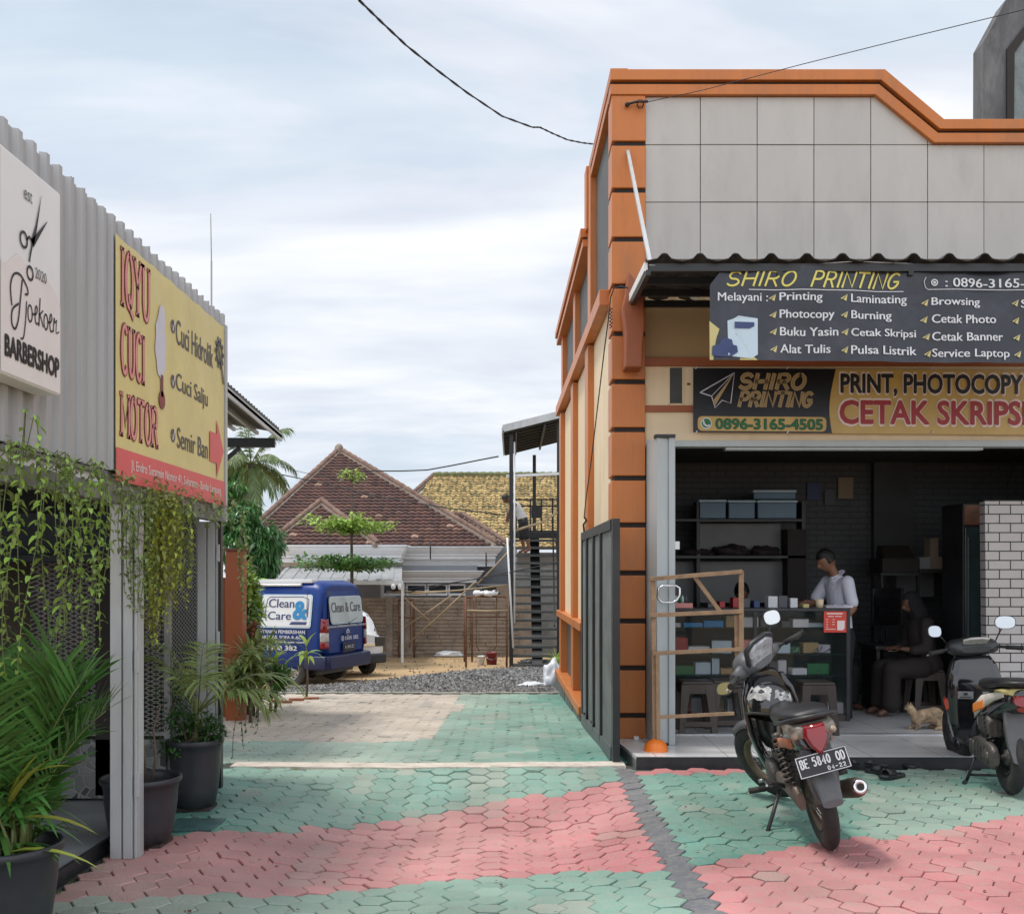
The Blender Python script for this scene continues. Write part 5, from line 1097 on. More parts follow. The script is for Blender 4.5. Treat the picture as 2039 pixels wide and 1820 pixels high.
# rubble heap & sacks
defm('sack', (.62,.64,.67), .45, var=.12, vs=5, bump=.6, bs=9)
def lump(name, c, r, m_, label, cat, seed, n=5, group=None):
    w_ = MB(); rr = random.Random(seed)
    me = bmesh.new(); bmesh.ops.create_icosphere(me, subdivisions=4, radius=1)
    for v in me.verts:
        p = v.co.copy(); k = 1+.25*mnoise.noise(p*1.6+V((seed,0,0)))+.12*mnoise.noise(p*4+V((0,seed,0)))+.05*mnoise.noise(p*9)
        z = max(p.z, -.55); v.co = V((p.x*r[0]*k, p.y*r[1]*k, (z+.55)*r[2]*k))
    mesh = bpy.data.meshes.new(name); me.to_mesh(mesh); me.free(); mesh.materials.append(M[m_])
    for p in mesh.polygons: p.use_smooth = True
    o = bpy.data.objects.new(name, mesh); link(o); o.location = c; return tag(o, label, cat, group)
c = Gp(1103, 1366); lump('white_sack', c+V((0,.1,-.03)), (.20,.22,.30), 'sack', 'crumpled white plastic sack leaning at the building corner', 'sack', 1)
lump('plastic_sheet', Gp(1062, 1366)+V((0,0,-.02)), (.26,.12,.06), 'sack', 'flat white plastic sheet lying on the gravel by the sack', 'plastic sheet', 4)
lump('cement_bag', Gp(895, 1305)+V((0,0,-.02)), (.40,.2,.10), 'sack', 'flat white bag lying on the sand before the brown wall', 'bag', 6)
lump('rubble_mound', Gp(800, 1304)+V((0,.3,-.06)), (1.5,.5,.16), 'rubble', 'low grey rubble mound at the foot of the brown wall', 'rubble heap', 8)
lump('tarp_pile', Gp(1068, 1320)+V((0,0,-.02)), (.45,.2,.08), 'black_plastic', 'dark crumpled tarp lying under the steel stairs', 'tarp', 9)

# ---------------------------------------------------------------- steel stairs
sY0, sY1 = 24.2, 28.4; stp = empty('steel_staircase', (WX(1068, sY0), sY0, gz(sY0)), 'black steel stairs with open treads and a corrugated canopy', 'staircase')
nT = 17; xl, xr = WX(1022, 24.4), WX(1122, 24.4); zb = gz(24.4)+.05; zt = WZ(1062, 27.6)
for k in range(nT):
    t_ = k/(nT-1); Y = 24.4+3.1*t_; z = zb+(zt-zb)*t_; w_ = WB(); w_.box(xl, xr, Y-.13, Y+.13, z-.03, z+.03); w_.build('tread', M['panel_grey'], stp, bevel=.004)
w_ = WB(); xm = WX(1070, 24.4); w_.bar((xm, 24.3, zb-.1), (xm, 27.6, zt-.1), .24, .08); w_.build('stringer', M['black_metal'], stp)
w_ = WB(); w_.bar((xr-.02, 24.3, zb-.05), (xr-.02, 27.6, zt-.05), .06, .2); w_.build('stringer', M['black_metal'], stp)
w_ = WB(); w_.box(xl, xr+.1, 27.4, 28.6, zt-.06, zt); w_.box(xl, xr+.1, 27.35, 27.4, zt-.14, zt+.02); w_.build('landing', M['black_metal'], stp)
for x_, Y in ((1018, 24.25), (1064, 28.5), (1076, 25), (1113, 24.3)):
    X = WX(x_, Y); w_ = WB(); w_.box(X-.045, X+.045, Y, Y+.09, gz(Y)-.05, WZ(868, 24.6)+.0 if x_ < 1100 else WZ(840, 24.6)); w_.build('post', M['black_metal'], stp) if x_ != 1076 else None
w_ = WB(); X = WX(1024.5, 24.25); w_.tube([(X, 24.22, WZ(1240,24.2)), (X, 24.22, WZ(880,24.2))], .018, 8); w_.tube([(WX(1010,24.2), 24.1, WZ(1070,24.1)), (WX(1022,24.1), 24.1, WZ(1290,24.1))], .022, 8); w_.build('pipe', M['white_paint'], stp)
# railing on the landing
w_ = WB(); yr = 28.55
for z_ in (zt+.95, zt+.78, zt+.1): w_.box(WX(1026, yr), WX(1112, yr), yr, yr+.04, z_-.02, z_+.02)
for x_ in (1028,1056,1078,1100): w_.box(WX(x_,yr)-.02, WX(x_,yr)+.02, yr, yr+.04, zt, zt+.95)
w_.box(WX(1058,yr), WX(1078,yr), yr-.01, yr+.03, zt+.45, zt+.8); w_.build('railing', M['black_metal'], stp)
w_ = WB(); w_.bar((WX(1104,24.5), 24.4, zb+.9), (WX(1100,27.5), 27.5, zt+.9), .04, .05); w_.build('handrail', M['black_metal'], stp)
w_ = WB(); w_.tube([P(1008,1063,24.3), P(1040,1052,24.3), P(1080,1040,24.3), P(1110,1020,24.3)], .03, 7); w_.build('bamboo_prop', M['bamboo'], stp)
w_ = WB(); w_.bar(P(1008, 948, 24.3), P(1118, 943, 24.3), .03, .06); w_.build('cross_bar', M['white_paint'], stp)
# canopy
cA = [P(1002, 858, 24.0), P(1150, 812, 24.0), P(1135, 870, 29), P(992, 908, 29)]
cz = [V(p) for p in cA]; slope = (cz[1]-cz[0])
cB = [cz[0], V((cz[0].x+2.2, 24, cz[0].z+.55)), V((cz[0].x+2.2, 28.6, cz[0].z+.55)), V((cz[0].x, 28.6, cz[0].z))]
w_ = WB(); w_.hexa([p+V((0,0,.02)) for p in cB], [p+V((0,0,.05)) for p in cB]); w_.build('canopy_sheet', M['white_paint'], stp)
for k in range(9):
    Y = 24.1+.55*k; w_ = WB(); w_.bar((cB[0].x, Y, cB[0].z-.02), (cB[1].x, Y, cB[1].z-.02), .05, .07); w_.build('canopy_purlin', M['black_metal'], stp)
w_ = WB(); w_.bar(cB[0]+V((0,-.02,.05)), cB[1]+V((0,-.02,.05)), .03, .16); w_.bar(cB[0]+V((-.02,0,.02)), cB[3]+V((-.02,0,.02)), .03, .13); w_.build('canopy_fascia', M['grey_metal'], stp)
w_ = WB(); w_.bar((cB[0].x+.95, 24.1, cB[0].z+.16), (cB[0].x+.95, 28.6, cB[0].z+.16), .05, .1); w_.bar((cB[0].x+.3, 24.1, cB[0].z), (cB[0].x+.3, 28.6, cB[0].z), .03, .05); w_.build('canopy_beam', M['black_metal'], stp)
# wires across the houses
w_ = WB()
w_.tube([P(735, 938, 29), P(800, 938, 28.5), P(850, 936, 28), P(900, 927, 27), P(950, 917, 26), P(992, 909, 25)], .018, 5)
w_.tube([P(560, 945, 29), P(640, 962, 29), P(760, 990, 28), P(880, 1010, 27), P(1005, 1026, 26)], .016, 5)
w_.tube([P(560, 930, 29), P(640, 950, 29), P(800, 972, 28)], .008, 5)
w_.tube([P(810, 1180, 27), P(880, 1165, 26), P(1012, 1140, 24.2), P(1118, 1118, 20)], .012, 5); w_.tube([P(780,1178,27),P(1000,1145,24.3),P(1110,1148,24.3)], .010, 5)
o = w_.build('yard_wires', M['cable']); tag(o, 'thin wires strung across the yard between the houses and stairs', 'wires')
for k, (x0_, y0_) in enumerate(((857,1085),(968,1100))):
    w_ = WB(); w_.tube([P(x0_, y0_+28, 29.4), P(x0_, y0_-(8 if k == 0 else 0), 29.4)], .02, 5); o = w_.build('roof_rod', M['cable']); tag(o, ('thin black rod standing up from the lower cornice edge' if k == 0 else 'thin black rod hanging before the right end of the cornice'), 'rod')

# ---------------------------------------------------------------- vehicles
vp = {}
defm('van_blue', (.004,.034,.19), .35, spec=.3, var=.1, coat=0, dirt=(.03,.05,.2), dirt_amt=.3, ds=2); defm('van_white', (.70,.71,.72), .25, var=.03, coat=.8, dirt=(.5,.5,.48), dirt_amt=.3)
defm('van_sky', (.06,.22,.55), .22, var=.1, coat=1); defm('bumper_blue', (.008,.016,.075), .4, var=.1); defm('tyre', (.03,.03,.03), .85, var=.4, vs=9, bump=.2, dirt=(.14,.12,.1), dirt_amt=.7, ds=4); defm('hub', (.42,.42,.40), .45, metal=.5, var=.3, vs=9, dirt=(.16,.14,.12), dirt_amt=.5)
defm('car_glass', (.02,.025,.03), .05, var=.1, coat=.5)
def wheel(parent, c, R_, w2, side, steel_=True):
    t_ = empty('wheel', c); t_.parent = parent
    a = (0, side, 0); w_ = MB(); w_.lathe([(R_*.62,-w2),(R_*.9,-w2),(R_*.98,-w2*.8),(R_,-w2*.4),(R_,w2*.4),(R_*.98,w2*.8),(R_*.9,w2),(R_*.62,w2),(R_*.60,w2*.6),(R_*.60,-w2*.6),(R_*.62,-w2)], axis=a, n=36); w_.build('tyre', M['tyre'], t_)
    w_ = MB(); w_.lathe([(R_*.61,w2*.55),(R_*.61,w2*.9),(R_*.57,w2*.85),(R_*.53,w2*.4),(R_*.36,w2*.35),(R_*.30,w2*.6),(R_*.18,w2*.65),(R_*.16,w2*.85),(R_*.08,w2*.9),(0,w2*.9)], axis=a, n=30); w_.build('rim', M['hub'], t_)
    w_ = MB()
    for k in range(10): an = k*R(36); w_.M = None; w_.ell((R_*.44*math.cos(an), side*w2*.42, R_*.44*math.sin(an)), (R_*.05,.01,R_*.05), 8, 5)
    w_.build('vent_hole', M['groove'], t_)
# van: local x forward, y left, z up, origin between rear wheels on the ground
van = empty('delivery_van', (0, 0, 0), 'blue and white cleaning service van parked on the sand, rear toward us', 'van')
Wd, Hh, Ln = .835, 1.90, 3.35
# side profile (x, z) from rear bottom clockwise
def vsec(x, zt, top_in, zb=.32, wd=Wd, bulge=.0):    # cross section ring at x
    y1 = wd; pts = []
    rp_ = [(y1-.04, zb), (y1-.0, zb+.12), (y1+bulge, .75), (y1, 1.02), (y1-.05-.3*top_in, 1.45), (y1-.10-.6*top_in, zt-.16), (y1-.20-.7*top_in, zt-.04), (y1-.42, zt)]
    return [V((x, y, z)) for y, z in rp_]+[V((x, -y, z)) for y, z in rp_[::-1]]
w_ = MB(); xs_v = [(-.66, 1.66, .10, .5), (-.69, 1.62, .07, .40), (-.62, 1.84, .05, .34), (-.45, 1.90, .03, .32), (.6, 1.905, .03, .32), (1.8, 1.90, .03, .32), (2.45, 1.86, .05, .32), (2.75, 1.70, .06, .34)]
# body in two colours: split at x=.75 for side
sec = lambda lst: [vsec(*q) for q in lst]
w_.loft(sec([(-.60,1.80,.05),(-.52,1.87,.04),(-.40,1.90,.03),(.72,1.905,.03)]), caps=True); w_.build('body', M['van_blue'], van, bevel=0)
w_ = MB(); w_.loft(sec([(.721,1.905,.03),(1.8,1.90,.03),(2.45,1.86,.05),(2.62,1.45,.03),(2.95,1.02,.02),(3.3,.95,.03),(3.42,.80,.06)]), caps=True); w_.build('cab', M['van_white'], van)
w_ = MB()
for sg in (1, -1):
    w_.loft([[V((x, sg*(Wd-.18), 1.905-.045)), V((x, sg*(Wd-.10), 1.86-.03)), V((x, sg*(Wd-.118), 1.80)), V((x, sg*(Wd-.2), 1.80))] for x in (-.15, 2.4)])
w_.box(-.35, 2.4, -.66, .66, 1.86, 1.925); w_.build('roof_panel', M['van_white'], van, bevel=.01)
# rear face: hatch, window, bumper, lamps
rx = -.60; rear = Plane((rx-.075, Wd-.05, .55), (0, -2*(Wd-.05), 0), (.05, 0, 1.25))
w_ = MB(); ring = lambda x, sc, z0_, z1_: [V((x+(.045 if z > 1.3 else 0)+(.03 if z > 1.6 else 0), y*sc, z)) for y, z in ((.72,z0_),(.78,z0_+.12),(.77,1.05),(.70,1.55),(.60,z1_),(-.60,z1_),(-.70,1.55),(-.77,1.05),(-.78,z0_+.12),(-.72,z0_))]
w_.loft([ring(-.60, 1.0, .56, 1.80), ring(-.655, .985, .58, 1.78), ring(-.67, .93, .62, 1.74)]); w_.build('tailgate', M['van_blue'], van)
w_ = MB(); w_.loft([[V((-.66, y*1.0, z)) for y, z in ((.80,.30),(.84,.40),(.83,.58),(-.83,.58),(-.84,.40),(-.80,.30))], [V((-.78, y*.96, z)) for y, z in ((.78,.32),(.82,.42),(.81,.56),(-.81,.56),(-.82,.42),(-.78,.32))]])
for sg in (1,-1): w_.loft([[V((x, sg*yy1, z)) for yy1, z in ((.80,.30),(.855,.34),(.855,.56),(.80,.58))] for x in (-.72,-.28)])
w_.build('bumper', M['bumper_blue'], van, bevel=.02)
pr_ = Plane((-.705, .62, 1.12), (0, -1.24, 0), (.055, 0, .50)); 
w_ = MB(); pr_.rect(w_, 0, 0, 1, 1, .0, r=.07); w_.build('rear_window', M['ink_paleblue'], van, fixn=False)
w_ = MB(); pr_.rect(w_, .02, .04, .98, .96, .004, r=.06); w_.build('window_film', mat('film', (.40,.44,.42), .2, var=.08, vs=3, coat=.5), van, fixn=False)
w_ = MB(); pr_.text(w_, 'Clean & Care', .05, .42, .93, .78, .008, bold=.02); w_.build('rear_lettering', M['ink_grey'], van, fixn=False)
pb_ = Plane((-.70, .66, .60), (0, -1.32, 0), (.0, 0, .60))
w_ = MB(); pb_.text(w_, 'LAYANAN PEMBERSIHAN MATRAS, SOFA & AC', -.08, .76, 1.08, .83, .012, bold=.03); pb_.text(w_, '1500 382', .42, .37, .80, .48, .012, bold=.03); pb_.disc(w_, .35, .425, .035, .012, r0=.024); pb_.disc(w_, .50, .60, .045, .012, r0=.03); pb_.rect(w_, .34,.40,.36,.45,.012); pb_.stroke(w_, [(.48,.60),(.52,.60)], .015, .012); w_.build('phone_lettering', M['ink_white'], van, fixn=False)
w_ = MB(); pb_.rect(w_, .36, .0, .72, .30, .006, r=.02); w_.build('plate_recess', M['bumper_blue'], van, fixn=False)
w_ = MB(); pb_.rect(w_, .39, .04, .69, .23, .012); plo = w_.build('number_plate', M['ink_black'], van, fixn=False)
w_ = MB(); pb_.text(w_, 'A 1501 ZC', .41, .11, .67, .20, .016, bold=.02); w_.build('plate_lettering', M['ink_white'], plo, fixn=False)
w_ = MB(); w_.tube([(-.70,0,1.10),(-.705,-.02,1.12),(-.69,-.42,1.22)], .009, 6); w_.tube([(-.70,.0,1.10),(-.68,0,1.10)], .02, 8); w_.build('wiper', M['black_plastic'], van)
w_ = MB(); w_.tube([(-.70,-.17,.93),(-.725,-.12,.93),(-.725,.12,.93),(-.70,.17,.93)], .012, 6); w_.build('tailgate_handle', M['bumper_blue'], van)
w_ = MB()
for y_ in (.665,-.665): w_.tube([(-.675,y_,.60),(-.678,y_,1.05),(-.655,y_*.93,1.5),(-.63,y_*.86,1.72)], .006, 5)
w_.build('tailgate_seam', M['groove'], van)
w_ = MB(); w_.tube([(-.32,Wd+.005,.45),(-.34,Wd+.006,.9),(-.33,Wd-.03,1.4),(-.30,Wd-.10,1.75)], .006, 5); w_.tube([(.7,Wd+.008,.47),(-.30,Wd+.008,.47)], .005, 5); w_.build('panel_seam', M['groove'], van)
w_ = MB(); w_.box(.82,.94,Wd,Wd+.03,.93,.97); w_.build('door_handle', M['bumper_blue'], van, bevel=.008)
for sg in (1, -1):
    ys_ = lambda y: sg*y
    lo = None
    for z0_, z1_, mk, nm in ((.98, 1.22, 'red_lens', 'taillight'), (.82, .98, 'clear_lens', 'indicator'), (.70, .82, 'red_lens', 'reflector')):
        w_ = MB(); w_.loft([[V((-.60, ys_(.83), z0_)), V((-.69, ys_(.80), z0_)), V((-.715, ys_(.70), z0_)), V((-.64, ys_(.70), z0_))], [V((-.60, ys_(.835 if z1_ < 1.1 else .80), z1_)), V((-.68, ys_(.80 if z1_ < 1.1 else .775), z1_)), V((-.705, ys_(.70), z1_)), V((-.64, ys_(.70), z1_))]]); w_.build(nm, M[mk], van, bevel=.005)
# left side (toward us): window graphic, text, door handle rail
ps = Plane((.60, Wd+.0, 1.06), (-1.19, 0, 0), (0, -.10, .64))     # reads left (front) to right (rear)
w_ = MB(); ps.rect(w_, .0, -.0, .86, .93, .012, r=.04); sw = w_.build('side_window', M['ink_paleblue'], van, fixn=False)
w_ = MB(); ps.rect(w_, .02, .04, .84, .89, .016, r=.035); w_.build('window_film', M['van_white'], sw, fixn=False)
w_ = MB(); ps.text(w_, 'Clean', .13, .56, .56, .80, .022, bold=.02); ps.text(w_, 'Care', .13, .22, .52, .45, .022, bold=.02); w_.build('side_lettering', M['ink_navy'], sw, fixn=False)
w_ = MB(); ps.text(w_, '&', .56, .25, .78, .72, .024, bold=.05); w_.build('ampersand', M['ink_blue'], sw, fixn=False)
w_ = MB(); ps.poly(w_, [(.50,.09),(.78,.09),(.80,.17),(.54,.17)], .024); ps.stroke(w_, [(.10,.2),(.08,.5),(.10,.78),(.14,.85),(.7,.86),(.8,.80),(.8,.3)], .014, .022); w_.build('logo_frame', M['ink_navy'], sw, fixn=False)
pt_ = Plane((.66, Wd+.02, .5), (-1.15, 0, 0), (0, 0, .55))
w_ = MB(); pt_.text(w_, 'LAYANAN PEMBERSIHAN', .03, .84, .86, .95, .02, bold=.03); pt_.text(w_, 'MATRAS, SOFA & AC', .08, .66, .80, .77, .02, bold=.03); pt_.text(w_, '1500 382', .20, .30, .72, .44, .02, bold=.04); pt_.rect(w_, .3, .545, .85, .575, .022); w_.build('service_lettering', M['ink_white'], van, fixn=False)
w_ = MB(); w_.box(.715, .725, Wd-.01, Wd+.006, .4, 1.75); w_.build('door_seam', M['groove'], van)
w_ = MB(); pcw = Plane((2.55, Wd-.02, 1.08), (-1.0, 0, 0), (0, -.1, .55)); pcw.rect(w_, 0, 0, 1, 1, .012, r=.05); w_.build('cab_window', M['car_glass'], van, fixn=False)
w_ = MB(); w_.poly([(2.66, -.66, 1.42),(2.66,.66,1.42),(2.47,.60,1.80),(2.47,-.60,1.80)]); w_.build('windscreen', M['car_glass'], van, fixn=False)
for x_ in (0, 2.55):
    for sg in (1, -1): 
        wheel(van, (x_, sg*(Wd-.09), .30), .30, .085, sg)
        pass
w_ = MB(); w_.box(-.5, 2.9, -.6, .6, .22, .4); w_.build('underbody', M['black_plastic'], van)
th = R(90+71); vY = 20.6; vg = P(624, 1361, vY); van.location = (vg.x+.0, vY, gz(vY)-.04); van.rotation_euler = (0, 0, th)
van.scale = (1.06, 1.06, 1.05)
# white hatchback behind it
car = empty('white_hatchback', (0,0,0), 'white hatchback mostly hidden behind the blue van', 'car')
w_ = MB(); cs = lambda x, zt, wd, zb=.28: [V((x, y, z)) for y, z in ((wd-.05,zb),(wd,zb+.15),(wd,.72),(wd-.02,.88),(wd-.10,zt-.35 if zt > 1.2 else .9),(wd-.22,zt-.06 if zt > 1.2 else .93),(wd-.35,zt if zt > 1.2 else .95),(-wd+.35,zt if zt > 1.2 else .95),(-wd+.22,zt-.06 if zt > 1.2 else .93),(-wd+.10,zt-.35 if zt > 1.2 else .9),(-wd+.02,.88),(-wd,.72),(-wd,zb+.15),(-wd+.05,zb))]
w_.loft([cs(-.68,.96,.70,.5), cs(-.64,1.0,.76,.42), cs(-.5,1.30,.80), cs(-.25,1.47,.82), cs(.6,1.52,.83), cs(1.3,1.48,.83), cs(1.9,1.15,.83), cs(2.2,.95,.83), cs(2.9,.85,.80), cs(3.05,.7,.72)]); w_.build('body', M['van_white'], car)
w_ = MB(); w_.box(-.74, -.5, -.80, .80, .30, .52); w_.build('bumper', M['black_plastic'], car, bevel=.04)
w_ = MB(); w_.poly([(-.60,.60,1.02),(-.60,-.60,1.02),(-.37,-.52,1.38),(-.37,.52,1.38)]); w_.build('rear_window', M['car_glass'], car, fixn=False)
for sg in (1,-1): w_ = MB(); w_.box(-.70, -.55, sg*.52, sg*.775, .68, .90); w_.build('taillight', M['window_dark'], car, bevel=.02)
w_ = MB(); w_.box(-.72, -.6, -.5, .5, .70, .76); w_.build('trim_strip', M['chrome'], car)
for x_ in (0, 2.45):
    for sg in (1, -1): wheel(car, (x_, sg*.74, .30), .30, .09, sg)
car.scale = (.95,.95,.93); car.location = (WX(674, 22.4), 22.4, gz(22.4)-.04); car.rotation_euler = (0, 0, R(90+40))
# ================================================================ PLANTS
rp5 = random.Random(11)
def leafblade(mb, p, d, up, L_, W_, fold=.25, seg=3, curl=.3, tipw=.0, base=.3):
    # pointed blade from p along d, drooping by curl
    d = V(d).normalized(); up = V(up); s_ = d.cross(up)
    s_ = s_.normalized() if s_.length > 1e-4 else V((1,0,0)); n = s_.cross(d).normalized(); c = V(p); vs = []
    for i in range(seg+1):
        t = i/seg; w = W_*(.5*base if i == 0 else math.sin(math.pi*min(1, .22+.78*t))**.8 if t < 1 else tipw)
        vs += [c-s_*w/2+n*fold*w*.5, c.copy(), c+s_*w/2+n*fold*w*.5]
        d = (d-V((0,0,1))*curl/seg*1.0).normalized(); c = c+d*L_/seg
    fs = []
    for i in range(seg):
        a = i*3; fs += [(a, a+1, a+4, a+3), (a+1, a+2, a+5, a+4)]
    mb.add(vs, fs, True)
def frond(mb, ms, p, az, el, L_, nl=26, ll=.3, lw=.018, droop=1.0, ldroop=.5, vee=.5, stalk=.25, r=.006):
    # feather palm frond
    d = V((math.cos(az)*math.cos(el), math.sin(az)*math.cos(el), math.sin(el))); c = V(p); N = 14; pts = [c.copy()]; ds = [d.copy()]
    for i in range(N):
        d = (d-V((0,0,1))*droop/N*(.4+1.2*i/N)).normalized(); c = c+d*L_/N; pts.append(c.copy()); ds.append(d.copy())
    ms.tube(pts, [r*(1-.75*i/N) for i in range(N+1)], 5)
    for k in range(nl):
        t = stalk+(1-stalk)*(k+.5)/nl; f = t*N; i = min(N-1, int(f)); q = pts[i].lerp(pts[i+1], f-i); dd = ds[i]
        side = dd.cross(V((0,0,1))); side = side.normalized() if side.length > .05 else V((1,0,0)); u = side.cross(dd)
        l = ll*(.35+.65*math.sin(math.pi*min(1, .15+.85*(1-t)+.1)))*rp5.uniform(.85, 1.1)
        for sg in (1, -1):
            a = dd*(.55+.5*t)+side*sg*.85+u*vee*rp5.uniform(.6, 1.2)
            leafblade(mb, q, a+V((rp5.uniform(-.08,.08),)*3), u, l, lw*rp5.uniform(.8, 1.2), seg=3, curl=ldroop*rp5.uniform(.6, 1.4))
    leafblade(mb, pts[-1], ds[-1], V((0,0,1)), ll*.5, lw)
def pot(x, y, z, r, h, label, nm='plant_pot', foot=True):
    o = empty(nm, (x, y, z), label, 'plant pot', 'black plastic plant pots'); w_ = MB()
    w_.lathe([(r*.62,0),(r*.70,0),(r*.80,h*.25),(r*.885,h*.6),(r*.90,h*.80),(r*.915,h*.82),(r*.93,h*.90),(r*.985,h*.915),(r,h*.94),(r,h*.985),(r*.985,h),(r*.93,h),(r*.90,h*.95),(r*.88,h*.80),(0,h*.80)], n=48); w_.build('body', M['pot_plastic'], o)
    w_ = MB(); w_.lathe([(0,h*.83),(r*.5,h*.84),(r*.86,h*.81)], n=20); w_.build('soil', M['soil'], o)
    if foot: w_ = MB(); w_.box(-r*.6, r*.65, -r*.5, r*.5, -.022, .004); w_.build('foot_block', M['brown_plastic'], o)
    return o
# pot 1: big areca palm in the lower left corner
p1x, p1y = WX(4, 4.62), 4.62
pot(p1x, p1y, .0, .255, .43, 'large black pot at the lower left corner holding the areca palm', foot=False)
ar = empty('areca_palm', (p1x, p1y, .36), 'bushy green areca palm growing from the pot at the lower left corner', 'palm')
lf, stm = WB(), WB()
for k in range(30):
    az = rp5.uniform(.9, 5.4); el = R(rp5.uniform(56, 86)); b_ = V((p1x+rp5.uniform(-.11,.11), p1y+rp5.uniform(-.1,.1), .37))
    frond(lf, stm, b_, az, el, rp5.uniform(.55, .88), nl=26, ll=.28, lw=.020, droop=rp5.uniform(.7, 1.35), ldroop=.5, stalk=.22, vee=.45, r=.008)
for az, el, L_ in ((R(-8), R(76), .82), (R(14), R(70), .74), (R(-22), R(78), .88), (R(5), R(84), .95), (R(60), R(72), .85)):
    frond(lf, stm, V((p1x+.05, p1y, .37)), az, el, L_, nl=30, ll=.30, lw=.020, droop=1.0, ldroop=.35, stalk=.25, vee=.5, r=.008)
lf.build('fronds', M['leaf_palm'], ar, fixn=False)
lf = WB()
for k in range(40):
    az = rp5.uniform(-1.7, 1.7); el = R(rp5.uniform(5, 65)); d = V((math.cos(az)*math.cos(el), math.sin(az)*math.cos(el), math.sin(el))); leafblade(lf, V((p1x+rp5.uniform(-.05,.12), p1y+rp5.uniform(-.1,.1), .38+rp5.uniform(0,.28))), d, V((0,0,1)), rp5.uniform(.22,.40), rp5.uniform(.025,.04), seg=6, curl=rp5.uniform(.5,1.3), fold=.4)
lf.build('strap_leaves', M['leaf_palm'], ar, fixn=False)
lf = WB()
for az, el, L_, z in ((.1,R(70),.3,.62),(.3,R(40),.28,.7),(-.1,R(20),.42,.55),(-.3,R(62),.34,.6),(.2,R(12),.4,.42)):
    d = V((math.cos(az)*math.cos(el), math.sin(az)*math.cos(el), math.sin(el))); leafblade(lf, V((p1x+.08, p1y-.12, z)), d, V((0,0,1)), L_, .045, seg=6, curl=.8, fold=.4)
lf.build('yellow_leaves', M['leaf_yellow'], ar, fixn=False)
for k in range(14): a = rp5.uniform(0,6.28); q = V((p1x+.1*math.cos(a), p1y+.1*math.sin(a), .35)); stm.tube([q, q+V((rp5.uniform(-.05,.05), rp5.uniform(-.05,.05), rp5.uniform(.2,.38)))], [.016,.009], 7)
stm.build('stems', M['stem_green'], ar)
# pot 2
p2 = (WX(281, 6.28), 6.28); pot(*p2, .022, .235, .385, 'black pot standing right behind the front steel post with bare stems')
bs2 = empty('bare_plant', (p2[0], p2[1], .35), 'thin nearly leafless stems growing in the pot behind the steel post', 'plant')
w_ = WB()
for dx_, tx, h in ((-.02,-.05,.9),(.03,-.12,.75),(.05,.06,.5)):
    q = V((p2[0]+dx_, p2[1], .33)); w_.tube([q, q+V((tx*.3+.02,0,h*.35)), q+V((tx*.6-.02,.02,h*.7)), q+V((tx,.02,h))], [.009,.007,.006,.004], 6)
w_.build('stems', M['stem_brown'], bs2)
lf = WB()
for k in range(46):
    q = V((p2[0]-.05+rp5.uniform(-.12,.1), p2[1]+rp5.uniform(-.1,.1), rp5.uniform(.7,1.3))); leafblade(lf, q, V((rp5.uniform(-1,1), rp5.uniform(-1,1), rp5.uniform(-.6,.4))), V((0,0,1)), rp5.uniform(.03,.06), .018)
lf.build('leaves', M['leaf_olive'], bs2, fixn=False)
# pot 3
p3 = (WX(389, 7.25), 7.25); pot(*p3, .022, .19, .46, 'black pot beside the green pavers holding a small palm and shrub')
pm = empty('potted_palm', (p3[0], p3[1], .4), 'small palm arching right over the driveway from the second row pot', 'palm')
lf, stm = WB(), WB()
for az, el, L_, dr in ((R(2),R(62),.80,1.35),(R(-6),R(38),.58,1.1),(R(14),R(50),.74,1.7),(R(-20),R(46),.62,1.9),(R(180),R(66),.55,1.3),(R(150),R(45),.5,1.4),(R(205),R(75),.62,1.6),(R(-70),R(60),.6,1.8),(R(100),R(70),.6,1.5)):
    frond(lf, stm, V((p3[0]+.02, p3[1], .66)), az, el, L_, nl=22, ll=.25, lw=.017, droop=dr, ldroop=1.0, stalk=.30, vee=.3, r=.007)
lf.build('fronds', M['leaf_olive'], pm, fixn=False)
stm.tube([(p3[0], p3[1], .36), (p3[0]+.01, p3[1], .75)], [.022, .014], 8)
for k in range(4): stm.tube([(p3[0]+.03*k-.05, p3[1]+.03, .38), (p3[0]+.02*k-.02, p3[1], .74)], [.010, .006], 6)
stm.build('stems', M['stem_green'], pm)
